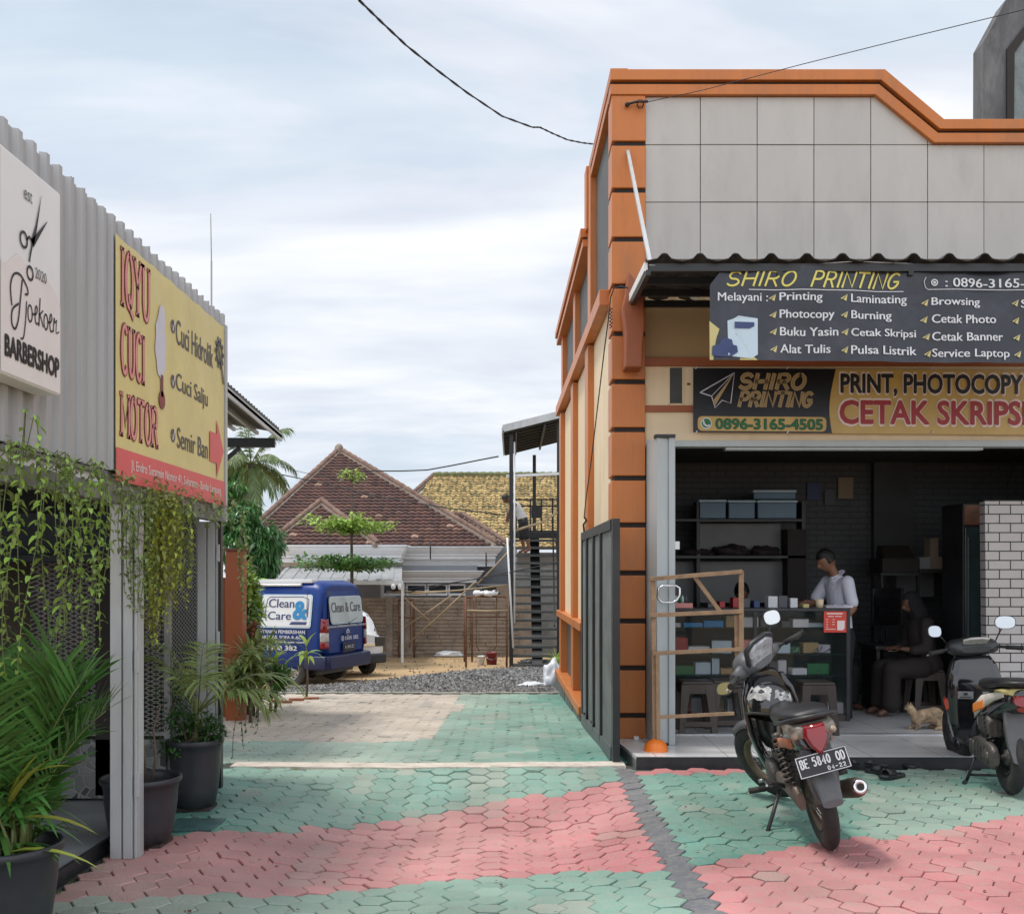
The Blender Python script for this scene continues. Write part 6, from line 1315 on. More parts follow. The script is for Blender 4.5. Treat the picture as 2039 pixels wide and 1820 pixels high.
def shrub(c, r, n, ls, lw, mk, label, cat, name, trunk_h=0, group=None, twigs=10, up=.3, seed=1, flat=1, mstem='stem_brown', clumps=7, seg=2, curl=.5):
    rr = random.Random(seed); c = V(c); o = empty(name, (c.x, c.y, c.z-r[2]-trunk_h), label, cat, group); lf, st = WB(), WB(); base = V((c.x, c.y, c.z-r[2]-trunk_h))
    cl = []
    for k in range(clumps):
        a = rr.uniform(0, 6.283); t = rr.uniform(-1, 1); rad = rr.uniform(.35, .8)*math.sqrt(max(0, 1-t*t*.8)); q = c+V((r[0]*rad*math.cos(a), r[1]*rad*math.sin(a), r[2]*t*.75)); cl.append((q, rr.uniform(.28, .5)))
        m_ = base.lerp(c, .6)+V((rr.uniform(-.1,.1)*r[0],0,0)); st.tube([base, base.lerp(m_, .6), m_, q], [.012*max(1, r[0]*1.6), .010*max(1, r[0]*1.6), .007*max(1, r[0]*1.4), .004], 5)
    for k in range(n):
        q, s_ = cl[rr.randrange(len(cl))]; dv = V((rr.gauss(0,1), rr.gauss(0,1), rr.gauss(0,1))).normalized()*rr.uniform(.35, 1)**.5*s_
        p = q+V((dv.x*r[0], dv.y*r[1], dv.z*r[2]*flat)); d = dv*.8+V((rr.uniform(-1,1)*.6, rr.uniform(-1,1)*.6, up+rr.uniform(-.5,.5)))
        leafblade(lf, p, d, V((rr.uniform(-.4,.4), rr.uniform(-.4,.4), 1)), ls*rr.uniform(.6, 1.25), lw*rr.uniform(.7, 1.2), seg=seg, curl=curl*rr.uniform(.3, 1.5))
    lf.build('leaves' if trunk_h == 0 else 'crown', M[mk], o, fixn=False); st.build('stems' if trunk_h == 0 else 'trunk', M[mstem], o); return o
shrub((p3[0]-.05, p3[1]-.02, .52), (.26,.2,.14), 900, .055, .022, 'leaf_dark', 'leafy shrub spilling over the rim of the second row pot', 'plant', 'potted_shrub', seed=3, curl=1)
shrub((p3[0]-.22, p3[1]+.02, .58), (.18,.15,.34), 700, .045, .018, 'leaf_dark', 'small leaved shrub rising between the two black pots', 'plant', 'potted_shrub', seed=4, curl=1)
# ---------------------------------------------------------------- hanging vines
def vine(c, L_, n, ls, lw, label, seed, group='vines hanging from the front beam', mk='leaf_light', sway=.04, lean=(0,0), start_up=0, dense=1):
    rr = random.Random(seed); c = V(c); o = empty('hanging_vine', c, label, 'vine', group); lf, st = WB(), WB()
    for k in range(n):
        p = c+V((rr.uniform(-.04,.06), rr.uniform(-.12,.12)*dense, rr.uniform(-.02,.05))); pts = [p.copy()]; l = L_*rr.uniform(.6 if n > 1 else 1, 1); ns = max(6, int(l/.045)); ph = rr.uniform(0, 6.28)
        if start_up: p = p+V((.03,0,start_up)); pts = [c.copy(), p.copy()]
        for i in range(ns):
            t = (i+1)/ns; p = p+V((lean[0]*l/ns+sway*.12*math.sin(ph+t*5), lean[1]*l/ns+sway*.25*math.sin(ph*2+t*4), -l/ns*(1 if t > .08 else .3))); pts.append(p.copy())
        st.tube(pts, .0022, 4, caps=False)
        for i, q in enumerate(pts[1:]):
            for sg in (1, -1):
                if rr.random() < .93:
                    a = V((rr.uniform(-.5,.7), sg*1.0, rr.uniform(-.1,.45))); t = i/len(pts); kk = .65+.6*math.sin(math.pi*min(1, .2+t*.75))
                    leafblade(lf, q+V((0,0,rr.uniform(-.012,.012))), a, V((.3,0,1)), ls*rr.uniform(.6,1.2)*kk, lw*rr.uniform(.7,1.2)*kk, seg=3, curl=rr.uniform(.4,1.6))
    lf.build('leaves', M[mk], o, fixn=False); st.build('stem', M['stem_green'], o, fixn=False); return o
VX = LX+.10
vines = [(-12,1.0,2,'leftmost vine hanging at the picture edge'),(22,.85,1,'short thin vine beside the leftmost one'),(45,1.15,1,'long light green vine whose tip rises above the beam'),(72,.62,2,'pair of short vines left of the barber pillar'),(92,.95,2,'vine with hooked pale leaves under the light box'),(118,.78,2,'middle vine hanging in front of the dark opening'),(142,1.05,2,'long vine with bright leaves in front of the dark opening'),(172,.95,1,'single vine just right of the bright one'),(203,.92,2,'vine hanging just left of the front steel post'),(232,.42,2,'short vine touching the top of the front steel post')]
for i, (x_, l_, n_, lb) in enumerate(vines):
    Y = FF*VX/(x_-CX); vine((VX, Y, 2.06), l_, n_+1, .055, .018, lb, 20+i, start_up=.22 if x_ == 45 else .05, mk='leaf_light' if i % 2 == 0 else 'leaf_olive')
for i, (x_, l_, n_, lb) in enumerate(((292,.80,13,'bushy vine curtain just right of the front steel post'),(325,.92,19,'thickest yellow green vine curtain under the yellow banner'),(352,.85,17,'leafy vine curtain in the middle of the banner underside'),(376,.62,11,'shorter vine curtain left of the rear steel post'))):
    Y = FF*VX/(x_-CX); vine((VX-.03, Y, 2.08), l_, n_, .055, .019, lb, 40+i, mk='leaf_yellow' if i in (1, 2) else 'leaf_olive', dense=1.5)
vine((VX+.05, 7.98, 2.05), 1.0, 3, .055, .02, 'vine trailing down beside the rear steel post', 50, mk='leaf_olive'); 
vine((WX(474, 7.6), 7.6, .78), .5, 3, .035, .012, 'dark vine strands dangling from the palm over the pavers', 51, mk='leaf_dark', group='dangling strands'); vine((WX(500, 7.6), 7.6, .70), .3, 2, .035, .012, 'short dark strand dangling right of the longer ones', 52, mk='leaf_dark', group='dangling strands')
# creeping growth along the beam
lf = WB(); rr = random.Random(9)
for k in range(950):
    Y = rr.uniform(4.2, 8.0); dens = .4+.6*mnoise.noise(V((Y*2.3, 0, 4)))
    if rr.random() > dens+.25: continue
    q = V((VX-.03+rr.uniform(-.05,.06), Y, 2.06+rr.uniform(-.10,.10)+.07*mnoise.noise(V((Y*5, 1, 1))))); leafblade(lf, q, V((rr.uniform(-.4,1), rr.uniform(-1,1), rr.uniform(-.5,.8))), V((0,0,1)), rr.uniform(.03,.07), .02, seg=3, curl=.8)
o = lf.build('beam_creeper', M['leaf_olive'], fixn=False); tag(o, 'leafy creeper growing along the steel beam above the vines', 'creeper')

# ---------------------------------------------------------------- plants beyond the pillar
def rosette(c, n, L_, W_, mk, label, seed, el=(10,80), h=.0, stem=True, group='plants along the left side of the driveway', name='broadleaf_plant', curl=1.0, seg=5):
    rr = random.Random(seed); c = V(c); o = empty(name, (c.x, c.y, gz(c.y)), label, 'plant', group); lf = WB()
    for k in range(n):
        a = rr.uniform(0, 6.283); e_ = R(rr.uniform(*el)); leafblade(lf, c+V((0,0,h*rr.random())), V((math.cos(a)*math.cos(e_), math.sin(a)*math.cos(e_), math.sin(e_))), V((0,0,1)), L_*rr.uniform(.6,1.1), W_*rr.uniform(.7,1.1), seg=seg, curl=curl*rr.uniform(.5,1.5), fold=.4)
    lf.build('leaves', M[mk], o, fixn=False)
    st = WB(); st.tube([(c.x, c.y, gz(c.y)), (c.x+.02, c.y, (gz(c.y)+c.z)/2), (c.x, c.y, c.z+h)], [.02,.016,.01], 6); st.build('stem', M['stem_brown'], o); return o
for i, (x_, y_, Y_, n_, L_, W_, mk, lb, h_) in enumerate((
 (488,1205,13.8,50,.24,.05,'leaf_light','tall bright green bush right of the orange pillar',.5),
 (494,1255,13.2,44,.26,.06,'leaf_dark','broad dark leaved plant in front of the tall bright bush',.35),
 (538,1290,13.4,24,.26,.04,'leaf_light','spiky light green plant beside the van wheel',.1),
 (550,1300,14.2,10,.2,.03,'leaf_olive','spiky plant in front of the van lettering',.05),
 (512,1320,12.8,60,.28,.06,'leaf_olive','drooping plant low beside the orange pillar',.2),
 (498,1330,12.3,60,.34,.05,'leaf_olive','arching leaves low at the foot of the orange pillar',.15),
 (490,1170,14.3,50,.36,.07,'leaf_dark','dark foliage behind the top of the orange pillar',.45),
 (548,1330,13.6,30,.26,.04,'leaf_light','small light green plant at the end of the paving',.1))):
    rosette(P(x_, y_, Y_), n_, L_, W_, mk, lb, 60+i, h=h_)
for i, (x_, y_, Y_, r_, n_, mk, lb) in enumerate(((487,1215,13.9,(.19,.2,.42),700,'leaf_light','dense light green shrub rising right of the orange pillar'),(495,1310,13.3,(.22,.3,.36),900,'leaf_dark','dense dark shrub behind the croton'),
  (497,1355,12.4,(.25,.2,.28),500,'leaf_olive','low shrub at the foot of the orange pillar'),(545,1350,13.6,(.18,.2,.18),260,'leaf_palm','small green shrub beside the van wheel'))):
    shrub(P(x_, y_, Y_), r_, n_, .17, .05, mk, lb, 'plant', 'garden_shrub', seed=100+i, group='shrubs along the left side of the driveway', seg=3, curl=.8)
rosette(P(505, 1290, 13.0), 60, .16, .05, 'leaf_red', 'croton with pinkish red leaves between the green plants', 70, h=.25, name='croton_plant', group=None)
sp = P(610, 1290, 15.6); o = rosette((sp.x, sp.y, WZ(1312, 15.6)), 11, .42, .085, 'leaf_light', 'young sapling with drooping pale leaves before the van', 71, el=(20,75), h=.25, name='sapling', group=None, curl=1.6)
pt = Gp(535, 1403); pot(pt.x, 13.4, gz(13.4), .11, .26, 'small dark pot standing among the plants near the van', foot=False)
defm('red_brick', (.30,.11,.06), .85, var=.35, bump=.5, dirt=BROWN, dirt_amt=.6)
w_ = WB()
for x_, y_ in ((548,1398),(566,1400),(590,1395),(620,1393)):
    q = Gp(x_, y_); w_.hexa([q+V((a,b,-.03)) for a, b in ((-.1,-.05),(.1,-.03),(.1,.06),(-.1,.05))], [q+V((a,b,.035)) for a, b in ((-.1,-.05),(.1,-.03),(.1,.06),(-.1,.05))])
o = w_.build('brick_edging', M['red_brick']); tag(o, 'loose red bricks edging the plant bed by the sapling', 'bricks')
w_ = WB()
for k in range(9): w_.bar(P(560+k*9+random.uniform(-8,8), 1388+random.uniform(-6,4), 16.9+random.uniform(0,.5)), P(600+k*9, 1386+random.uniform(-5,4), 17.3+random.uniform(0,.4)), .05, .03)
o = w_.build('timber_scraps', M['wood']); tag(o, 'scattered wood scraps lying at the end of the paving', 'timber')

# mango tree
def tree_crown(name, c, r, n, ls, lw, mk, label, seed, base_z, group=None, clumps=16, curl=1.2, tr=.10):
    rr = random.Random(seed); c = V(c); o = empty(name, (c.x, c.y, base_z), label, 'tree', group); lf, st = WB(), WB(); base = V((c.x, c.y, base_z)); fork = base.lerp(c, .65)
    st.tube([base, base.lerp(fork, .5)+V((.05,0,0)), fork], [tr, tr*.8, tr*.65], 8)
    for k in range(clumps):
        a = rr.uniform(0, 6.283); t = rr.uniform(-.8, 1); ra = rr.uniform(.5, .85)*math.sqrt(max(.05, 1-t*t)); q = c+V((r[0]*ra*math.cos(a), r[1]*ra*math.sin(a), r[2]*t*.8)); st.tube([fork, fork.lerp(q, .5)+V((0,0,.08*r[2])), q], [tr*.5, tr*.3, tr*.1], 6)
        cr_ = rr.uniform(.25, .42)
        for j in range(int(n/clumps)):
            dv = V((rr.gauss(0,1), rr.gauss(0,1), rr.gauss(0,1))).normalized()*rr.uniform(.2,1)**.45*cr_; p = q+V((dv.x*r[0], dv.y*r[1], dv.z*r[2]*.8))
            leafblade(lf, p, dv+V((rr.uniform(-.4,.4), rr.uniform(-.4,.4), rr.uniform(-.9,.3))), V((rr.uniform(-.3,.3), rr.uniform(-.3,.3), 1)), ls*rr.uniform(.7,1.2), lw, seg=3, curl=curl*rr.uniform(.4,1.3))
    lf.build('crown', M[mk], o, fixn=False); st.build('trunk', M['trunk'], o); return o
tree_crown('mango_tree', P(492, 1075, 22), (.85,.8,.95), 5200, .22, .05, 'leaf_mango', 'dense dark green mango tree between the banner and the tiled house', 80, gz(22))
tree_crown('bushy_tree', P(470, 1010, 25), (.6,.6,.6), 2200, .2, .05, 'leaf_palm', 'lighter green bushy tree top below the coconut palm', 81, gz(25))
# coconut palm
cc = P(500, 925, 42); cp_ = empty('coconut_palm', (cc.x, 42, -.6), 'tall coconut palm with drooping fronds behind the tiled house', 'palm'); lf, stm, tk = WB(), WB(), WB()
tk.tube([(cc.x-.3, 42, -.6), (cc.x-.15, 42, 2.5), cc], [.2,.16,.13], 10); tk.build('trunk', M['trunk'], cp_)
for k in range(24):
    az = k*2.4+rp5.uniform(-.2,.2); el = R(rp5.choice([75,55,35,20,0,-25])+rp5.uniform(-10,10)); frond(lf, stm, cc, az, el, rp5.uniform(1.8, 2.5), nl=34, ll=.62, lw=.05, droop=rp5.uniform(.9,1.6), ldroop=1.4, stalk=.12, vee=-.1, r=.03)
lf.build('crown', M['leaf_coco'], cp_, fixn=False); stm.build('frond_stems', M['stem_green'], cp_)
tree_crown('far_tree', P(462, 960, 50), (1.6,1.4,1.6), 1600, .4, .12, 'leaf_dark', 'dark distant tree behind the coconut palm', 82, -.6, clumps=10)
# tiered ketapang tree
kt = empty('tiered_tree', (WX(700, 25.5), 25.5, -.55), 'young tiered almond tree with flat layers of leaves before the tiled house', 'tree'); st, lf, lf2 = WB(), WB(), WB(); rr = random.Random(31); X = WX(700, 25.5)
st.tube([(X,25.5,-.5),(X+.01,25.5,1.2),(X,25.5,WZ(1065,25.5)),(X+.02,25.5,WZ(940,25.5))], [.05,.045,.03,.008], 8)
for z, R_, n_, L__ in ((WZ(1128,25.5), 1.5, 17, lf), (WZ(1052,25.5), 1.15, 13, lf2), (WZ(950,25.5), .3, 5, lf2)):
    for k in range(n_):
        a = k*6.283/n_+rr.uniform(-.2,.2); l = R_*rr.uniform(.5,1.12); e_ = V((math.cos(a)*l, math.sin(a)*l, .08*l+rr.uniform(-.12,.14))); pts = [V((X,25.5,z-.12)), V((X,25.5,z-.08))+e_*.3+V((0,0,.05)), V((X,25.5,z))+e_*.7, V((X,25.5,z))+e_]
        st.tube(pts, [.016,.012,.008,.004], 5)
        for j in range(120 if R_ > 1 else 22):
            t = rr.uniform(.15,1); q = V((X,25.5,z))+e_*t+V((rr.uniform(-.16,.16), rr.uniform(-.16,.16), rr.uniform(-.07,.15)-.04*(1-t)))
            leafblade(L__, q, V((rr.uniform(-1,1), rr.uniform(-1,1), rr.uniform(-.3,.5))), V((0,0,1)), rr.uniform(.10,.18), .075, seg=2, curl=.5)
lf.build('lower_crown', M['leaf_palm'], kt, fixn=False); lf2.build('upper_crown', M['leaf_light'], kt, fixn=False); st.build('trunk', M['trunk'], kt)
# weeds at the corner of the shop
rosette(P(1108, 1318, 19.2), 26, .34, .035, 'leaf_light', 'grassy weed growing behind the white sack', 90, el=(15,80), name='weed', group=None)
# ================================================================ THINGS AT AND IN THE SHOP
# wooden barrier frame
by = 9.10
wfm = empty('wooden_barrier', (WX(1300, by), by, PZ), 'rough wooden barrier frame standing before the folded door', 'barrier')
def wbar(x0, y0, x1, y1, w, nm='rail', dy=0, t=.022, ya=by, yb=by):
    w_ = WB(); w_.bar(P(x0, y0, ya-dy), P(x1, y1, yb-dy), w, t, up=(0,1,0)) ; return w_.build(nm, M['wood'], wfm, bevel=.003)
wbar(1300, 1152, 1304, 1495, .04, 'upright'); wbar(1309, 1300, 1311, 1497, .035, 'upright', .03)
wbar(1476, 1136, 1476, 1330, .042, 'upright'); wbar(1466, 1225, 1468, 1335, .035, 'upright', -.03)
wbar(1293, 1153, 1478, 1138, .036, 'rail', .024); wbar(1293, 1225, 1480, 1217, .036, 'rail', .024); wbar(1299, 1301, 1480, 1292, .034, 'rail', .024); wbar(1306, 1428, 1462, 1420, .03, 'rail', .024)
wbar(1384, 1150, 1434, 1218, .036, 'brace', -.012)
w_ = WB(); w_.add([], []); 
o = WB(); pr_l = [(.105*math.cos(R(a)), .105*math.sin(R(a))) for a in range(0, 91, 10)]
o.lathe([(.108,0)]+[(max(.001, r_), h_) for r_, h_ in pr_l], o=(WX(1306, by), by, PZ), n=28); o = o.build('half_ball', M['orange_plastic']); tag(o, 'bright orange plastic half ball under the foot of the barrier', 'weight')
# small white piece at column foot
w_ = WB(); w_.box(WX(1262,9.7), WX(1272,9.7), 9.68, 9.72, PZ, PZ+.035); o = w_.build('tape_roll', M['white_plastic'], bevel=.006); tag(o, 'tiny white scrap on the floor at the column foot', 'scrap')

# glass display counter
cy0, cy1 = 10.42, 10.92; cX0, cX1 = 1.32, WX(1692, cy0); cT = WZ(1211, cy0); cz0 = PZ+.07
ct = empty('display_counter', ((cX0+cX1)/2, cy0, PZ), 'long glass display counter with dark frame and stationery on its shelves', 'counter')
w_ = WB(); w_.box(cX0, cX1, cy0-.02, cy1, cT-.03, cT); w_.build('counter_top', M['black_plastic'], ct, bevel=.004)
w_ = WB(); w_.box(cX0, cX1, cy0, cy1, cz0, cz0+.06); w_.build('base', M['brown_plastic'], ct, bevel=.004)
for X in (cX0, WX(1500, cy0), cX1-.035): w_ = WB(); w_.box(X, X+.035, cy0-.012, cy0+.03, cz0, cT-.03); w_.build('frame_post', M['black_metal'], ct)
w_ = WB(); w_.box(cX1-.03, cX1, cy0+.03, cy1, cz0, cT-.03); w_.build('side_panel', M['brown_plastic'], ct)
defm('shelf_glass', (.10,.16,.15), .1, var=.05, alpha=.22)
shz = [WZ(1345, cy0), WZ(1300, cy0)-.01, WZ(1250, cy0)]
for z in shz: w_ = WB(); w_.box(cX0, cX1-.03, cy0+.02, cy1-.03, z-.008, z); w_.build('shelf', M['shelf_glass'], ct)
w_ = WB(); w_.box(cX0, cX1-.03, cy0-.004, cy0+.001, cz0+.06, cT-.035); w_.build('front_glass', M['glass'], ct)
w_ = WB(); w_.box(cX0, cX1-.03, cy1-.02, cy1, cz0, cT-.03); w_.build('back_panel', M['dark_room'], ct)
for X in (cX0+.1, cX1-.12): w_ = WB(); w_.lathe([(0,-.015),(.033,-.015),(.033,.015),(0,.015)], o=(X, cy0+.06, PZ+.034), axis=(1,0,0), n=16); w_.build('caster', M['rubber'], ct)
rr = random.Random(77); item_cols = ['ink_red','ink_white','ink_paleblue','ink_green','ink_gold','ink_white','ink_navy','ink_lilac','ink_white','ink_pink','ink_blue','ink_grey']
kinds = [('pen_box','small cardboard pen box'),('stationery_pack','flat stationery pack'),('paper_stack','little paper stack')]
cnt = 0
usedl = set(); colname = dict(ink_red='dark red', ink_white='white', ink_paleblue='pale blue', ink_green='green', ink_gold='gold', ink_navy='navy', ink_lilac='lilac', ink_pink='pink', ink_blue='blue', ink_grey='grey')
for si, (z, zr) in enumerate(((shz[0], 'lower'), (shz[1], 'middle'), (shz[2], 'top'), (cz0+.06, 'bottom'))):
    X = cX0+.3
    while X < cX1-.15:
        wdt = rr.uniform(.07, .22); h_ = rr.uniform(.05, .16) if si != 2 else rr.uniform(.03,.12); k = rr.choice(item_cols); w_ = WB(); y_ = cy0+rr.uniform(.05,.14)
        rot = rr.uniform(-.2,.2); w_.M = Matrix.Translation((X+wdt/2, y_+.08, z+.001)) @ Matrix.Rotation(rot, 4, 'Z'); w_.box(-wdt/2, wdt/2, -.05, .07, 0, h_)
        pxx = int(px((X+wdt/2, y_, z))[0]); nm_ = rr.choice(kinds); o = w_.build(nm_[0], M[k], bevel=.003)
        near = 'left end' if pxx < 1400 else 'left half' if pxx < 1480 else 'middle' if pxx < 1570 else 'right half' if pxx < 1640 else 'right end'
        lb = f'{colname[k]} {nm_[1]} on the {zr} glass shelf, {near} of the counter'
        for alt in (lb, lb.replace(' on the', ', next one along, on the', 1), lb.replace(' on the', ', one further right, on the', 1), lb.replace(' on the', ', last of its colour, on the', 1)):
            if alt not in usedl: lb = alt; break
        usedl.add(lb); tag(o, lb, 'stationery', 'stationery inside the glass counter'); X += wdt+rr.uniform(.005, .03); cnt += 1
# metal tools / pens lying in the case
for i in range(10):
    X = rr.uniform(2.5, cX1-.2); w_ = WB(); q = V((X, cy0+.1, rr.choice(shz[:2])+.012)); w_.tube([q, q+V((rr.uniform(-.1,.1), .06, rr.uniform(0,.09)))], .006, 6); o = w_.build('metal_pen', M['steel']); tag(o, 'thin steel pen lying loose inside the glass counter', 'pen', 'steel pens inside the glass counter')
# red price sheet
rs = empty('price_sheet', P(1662, 1258, cy0-.02), 'bright red price notice stuck to the counter right end', 'notice')
w_ = WB(); w_.box(WX(1640,cy0-.02), WX(1685,cy0-.02), cy0-.026, cy0-.02, WZ(1259,cy0-.02), WZ(1217,cy0-.02)); defm('ink_vermilion', (.62,.05,.03), .4); w_.build('sheet', M['ink_vermilion'], rs)
w_ = WB(); pl3 = Plane((WX(1640,cy0-.03), cy0-.03, WZ(1259,cy0-.03)), (WX(1685,cy0-.03)-WX(1640,cy0-.03),0,0), (0,0,WZ(1217,cy0-.03)-WZ(1259,cy0-.03)))
for a, b, c_, d_ in ((.14,.86,.84,.92),(.2,.74,.45,.78),(.5,.74,.8,.78),(.08,.14,.55,.17),(.1,.24,.2,.27),(.1,.36,.2,.39),(.1,.48,.2,.51),(.1,.60,.2,.63),(.38,.36,.5,.39),(.38,.48,.5,.51),(.38,.60,.5,.63)): pl3.rect(w_, a, b, c_, d_, .001)
pl3.poly(w_, [(.60,.10),(.86,.10),(.93,.2),(.93,.56),(.60,.56)], .001); w_.build('lettering', M['ink_rose'], rs, fixn=False)
for k in range(9):
    x_ = 1405+k*24+rr.uniform(-4,4); w_ = WB(); mk = rr.choice(['ink_white','ink_blue','ink_red','back_paper','ink_straw','ink_navy']) if k % 3 else 'ink_grey'
    mk = 'ink_lilac' if mk == 'back_paper' else mk; h_ = rr.uniform(.03,.12); w_.box(WX(x_,10.7), WX(x_+rr.uniform(10,19),10.7), 10.62, 10.78, cT, cT+h_); o = w_.build('counter_pack', M[mk], bevel=.004)
    tag(o, f"{['first','second','third','fourth','fifth','sixth','seventh','eighth','ninth'][k]} small pack from the left along the counter top", 'pack', 'small packs along the counter top')
for k, (x_, y_, w0, h0, mk) in enumerate(((1610,960,26,34,'ink_navy'),(1645,975,20,30,'ink_grey'),(1672,950,30,42,'ink_umber'))):
    w_ = WB(); w_.box(WX(x_,13.3), WX(x_+w0,13.3), 13.36, 13.39, WZ(y_+h0,13.3), WZ(y_,13.3)); o = w_.build('wall_poster', M[mk]); tag(o, ['dark blue notice on the inner brick wall, leftmost','narrow dark notice in the middle of the inner brick wall','brown notice on the inner brick wall, rightmost'][k], 'notice', 'dark notices on the inner wall')
# things on the counter
w_ = WB(); w_.box(WX(1343,10.5), WX(1378,10.5), 10.45, 10.6, cT, cT+.05); o = w_.build('card_box', M['ink_pink'], bevel=.004); tag(o, 'pink and white card box lying on the counter behind the door', 'box')
for i, (x_, mk, lb) in enumerate(((1346,'ink_white','white glue bottle on the counter near the door handle'),(1354,'ink_green','green glue bottle beside the white one'),(1359,'ink_paleblue','pale blue glue bottle between green and grey ones'),(1366,'ink_grey','grey glue bottle rightmost of the little row'))):
    w_ = WB(); w_.lathe([(0,0),(.014,0),(.014,.05),(.007,.06),(.007,.075),(0,.075)], o=(WX(x_,10.55), 10.55, cT+.05), n=12); o = w_.build('glue_bottle', M[mk]); tag(o, lb, 'bottle', 'small bottles on the counter')
w_ = WB(); w_.box(WX(1640,10.7), WX(1692,10.7), 10.6, 10.85, cT, cT+.022)
for k in range(4): w_.box(WX(1642+k*10,10.7), WX(1650+k*10,10.7), 10.58, 10.7, cT+.022, cT+.026+.004*(k % 2))
o = w_.build('paper_sheets', M['ink_lilac']); tag(o, 'loose white sheets of paper on the counter before the standing man', 'papers')
w_ = WB(); w_.lathe([(0,0),(.036,0),(.04,.085),(.036,.085),(.03,.01),(0,.01)], o=(WX(1632,10.65), 10.65, cT), n=16); o = w_.build('paper_cup', M['cream']); tag(o, 'small beige cup on the counter left of the standing man', 'cup')

# plastic stools
def stool(x, Y, h, wd, label, first=None):
    if first is not None: o = copy_tree(first); o.location = (x, Y, PZ); o['label'] = label; return o
    o = empty('plastic_stool', (x, Y, PZ), label, 'stool', 'brown plastic stools before the counter')
    w_ = MB(); a, b = wd*.42, wd*.5; w_.hexa([(-a,-a,h-.03),(a,-a,h-.03),(a,a,h-.03),(-a,a,h-.03)], [(-a*.95,-a*.95,h),(a*.95,-a*.95,h),(a*.95,a*.95,h),(-a*.95,a*.95,h)]); w_.build('seat', M['brown_plastic'], o, bevel=.012)
    for sx_ in (-1, 1):
        for sy_ in (-1, 1):
            w_ = MB(); w_.hexa([(sx_*b,sy_*b,0),(sx_*(b-.055),sy_*b,0),(sx_*(b-.055),sy_*(b-.03),0),(sx_*b,sy_*(b-.03),0)], [(sx_*a,sy_*a,h-.03),(sx_*(a-.09),sy_*a,h-.03),(sx_*(a-.09),sy_*(a-.03),h-.03),(sx_*a,sy_*(a-.03),h-.03)]); w_.build('leg', M['brown_plastic'], o, bevel=.004)
    w_ = MB()
    for sy_ in (-1, 1): w_.box(-a+.05, a-.05, sy_*a-(.02 if sy_ > 0 else 0), sy_*a+(.02 if sy_ < 0 else 0), h-.12, h-.03); w_.box(sy_*a-(.02 if sy_ > 0 else 0), sy_*a+(.02 if sy_ < 0 else 0), -a+.05, a-.05, h-.12, h-.03)
    b2_ = b-.012
    for sy_ in (-1, 1): w_.box(-b2_+.03, b2_-.03, sy_*b2_-.01, sy_*b2_+.01, .07, .12)
    w_.build('apron', M['brown_plastic'], o, bevel=.003); return o
st0 = stool(WX(1384, 10.2), 10.2, .50, .37, 'brown plastic stool nearest the folding door'); stool(WX(1446, 10.3), 10.3, .5, .37, 'brown plastic stool half hidden behind the leg shield of the motorbike', st0); stool(WX(1622, 10.12), 10.12, .5, .4, 'brown plastic stool right of the motorbike', st0)

# shelving unit behind the counter
sh = empty('back_shelf', (WX(1470, 12.6), 12.6, PZ), 'black shelf unit along the dark back wall with white backing board', 'shelf')
Ys = 12.75; fxx = lambda x: WX(x, Ys); fzz = lambda y: WZ(y, Ys)
w_ = WB(); 
for x_ in (1383, 1590): w_.box(fxx(x_), fxx(x_)+.04, Ys-.15, Ys+.1, PZ, fzz(1000))
w_.box(fxx(1340), fxx(1595), Ys-.2, Ys+.1, fzz(1040), fzz(1035)); w_.box(fxx(1340), fxx(1595), Ys-.2, Ys+.1, fzz(1112), fzz(1107)); w_.build('frame', M['black_metal'], sh)
w_ = WB(); w_.box(fxx(1386), fxx(1556), Ys+.05, Ys+.08, fzz(1104), fzz(1042)); w_.box(fxx(1345), fxx(1560), Ys+.05, Ys+.08, fzz(1200), fzz(1118)); defm('back_board', (.2,.2,.2), .6, var=.1); w_.build('backing', M['back_board'], sh)
w_ = WB(); w_.box(fxx(1560), fxx(1597), Ys-.2, Ys+.1, PZ, fzz(1055)); w_.build('cabinet', M['groove'], sh)
blue = mat('blue_plastic', (.10,.19,.27), .35, var=.15, trans=0)
for i, (x0_, x1_, y0_, y1_, lb) in enumerate(((1386,1441,1034,997,'leftmost blue lidded storage box on the top shelf'),(1443,1498,1034,998,'middle blue lidded storage box on the top shelf'),(1500,1580,1034,998,'rightmost long blue storage box on the top shelf'),(1492,1578,996,978,'pale blue storage box stacked above the others'))):
    so_ = empty('storage_box', (fxx((x0_+x1_)/2), Ys-.05, fzz(y0_)), lb, 'storage box', 'blue storage boxes on the top shelf'); w_ = WB(); w_.box(fxx(x0_)+.01, fxx(x1_)-.01, Ys-.18, Ys+.04, fzz(y0_), fzz(y1_)-.03); w_.build('body', blue, so_, bevel=.01)
    w_ = WB(); w_.box(fxx(x0_), fxx(x1_), Ys-.19, Ys+.05, fzz(y1_)-.03, fzz(y1_)); w_.build('lid', M['ink_paleblue'], so_, bevel=.008)
for i, (x0_, y0_, w1, h1) in enumerate(((1350,1107,60,14),(1420,1107,70,20),(1490,1107,60,18))):
    lump('cloth_heap', (fxx(x0_+w1/2), Ys-.06, fzz(y0_)), (w1/2*Ys/FF, .1, h1*Ys/FF*.7), 'groove', ['dark bag heap at the left of the middle shelf','dark bag heap in the middle of the middle shelf','dark bag heap at the right of the middle shelf'][i], 'bag', 30+i, group='dark bags on the middle shelf')
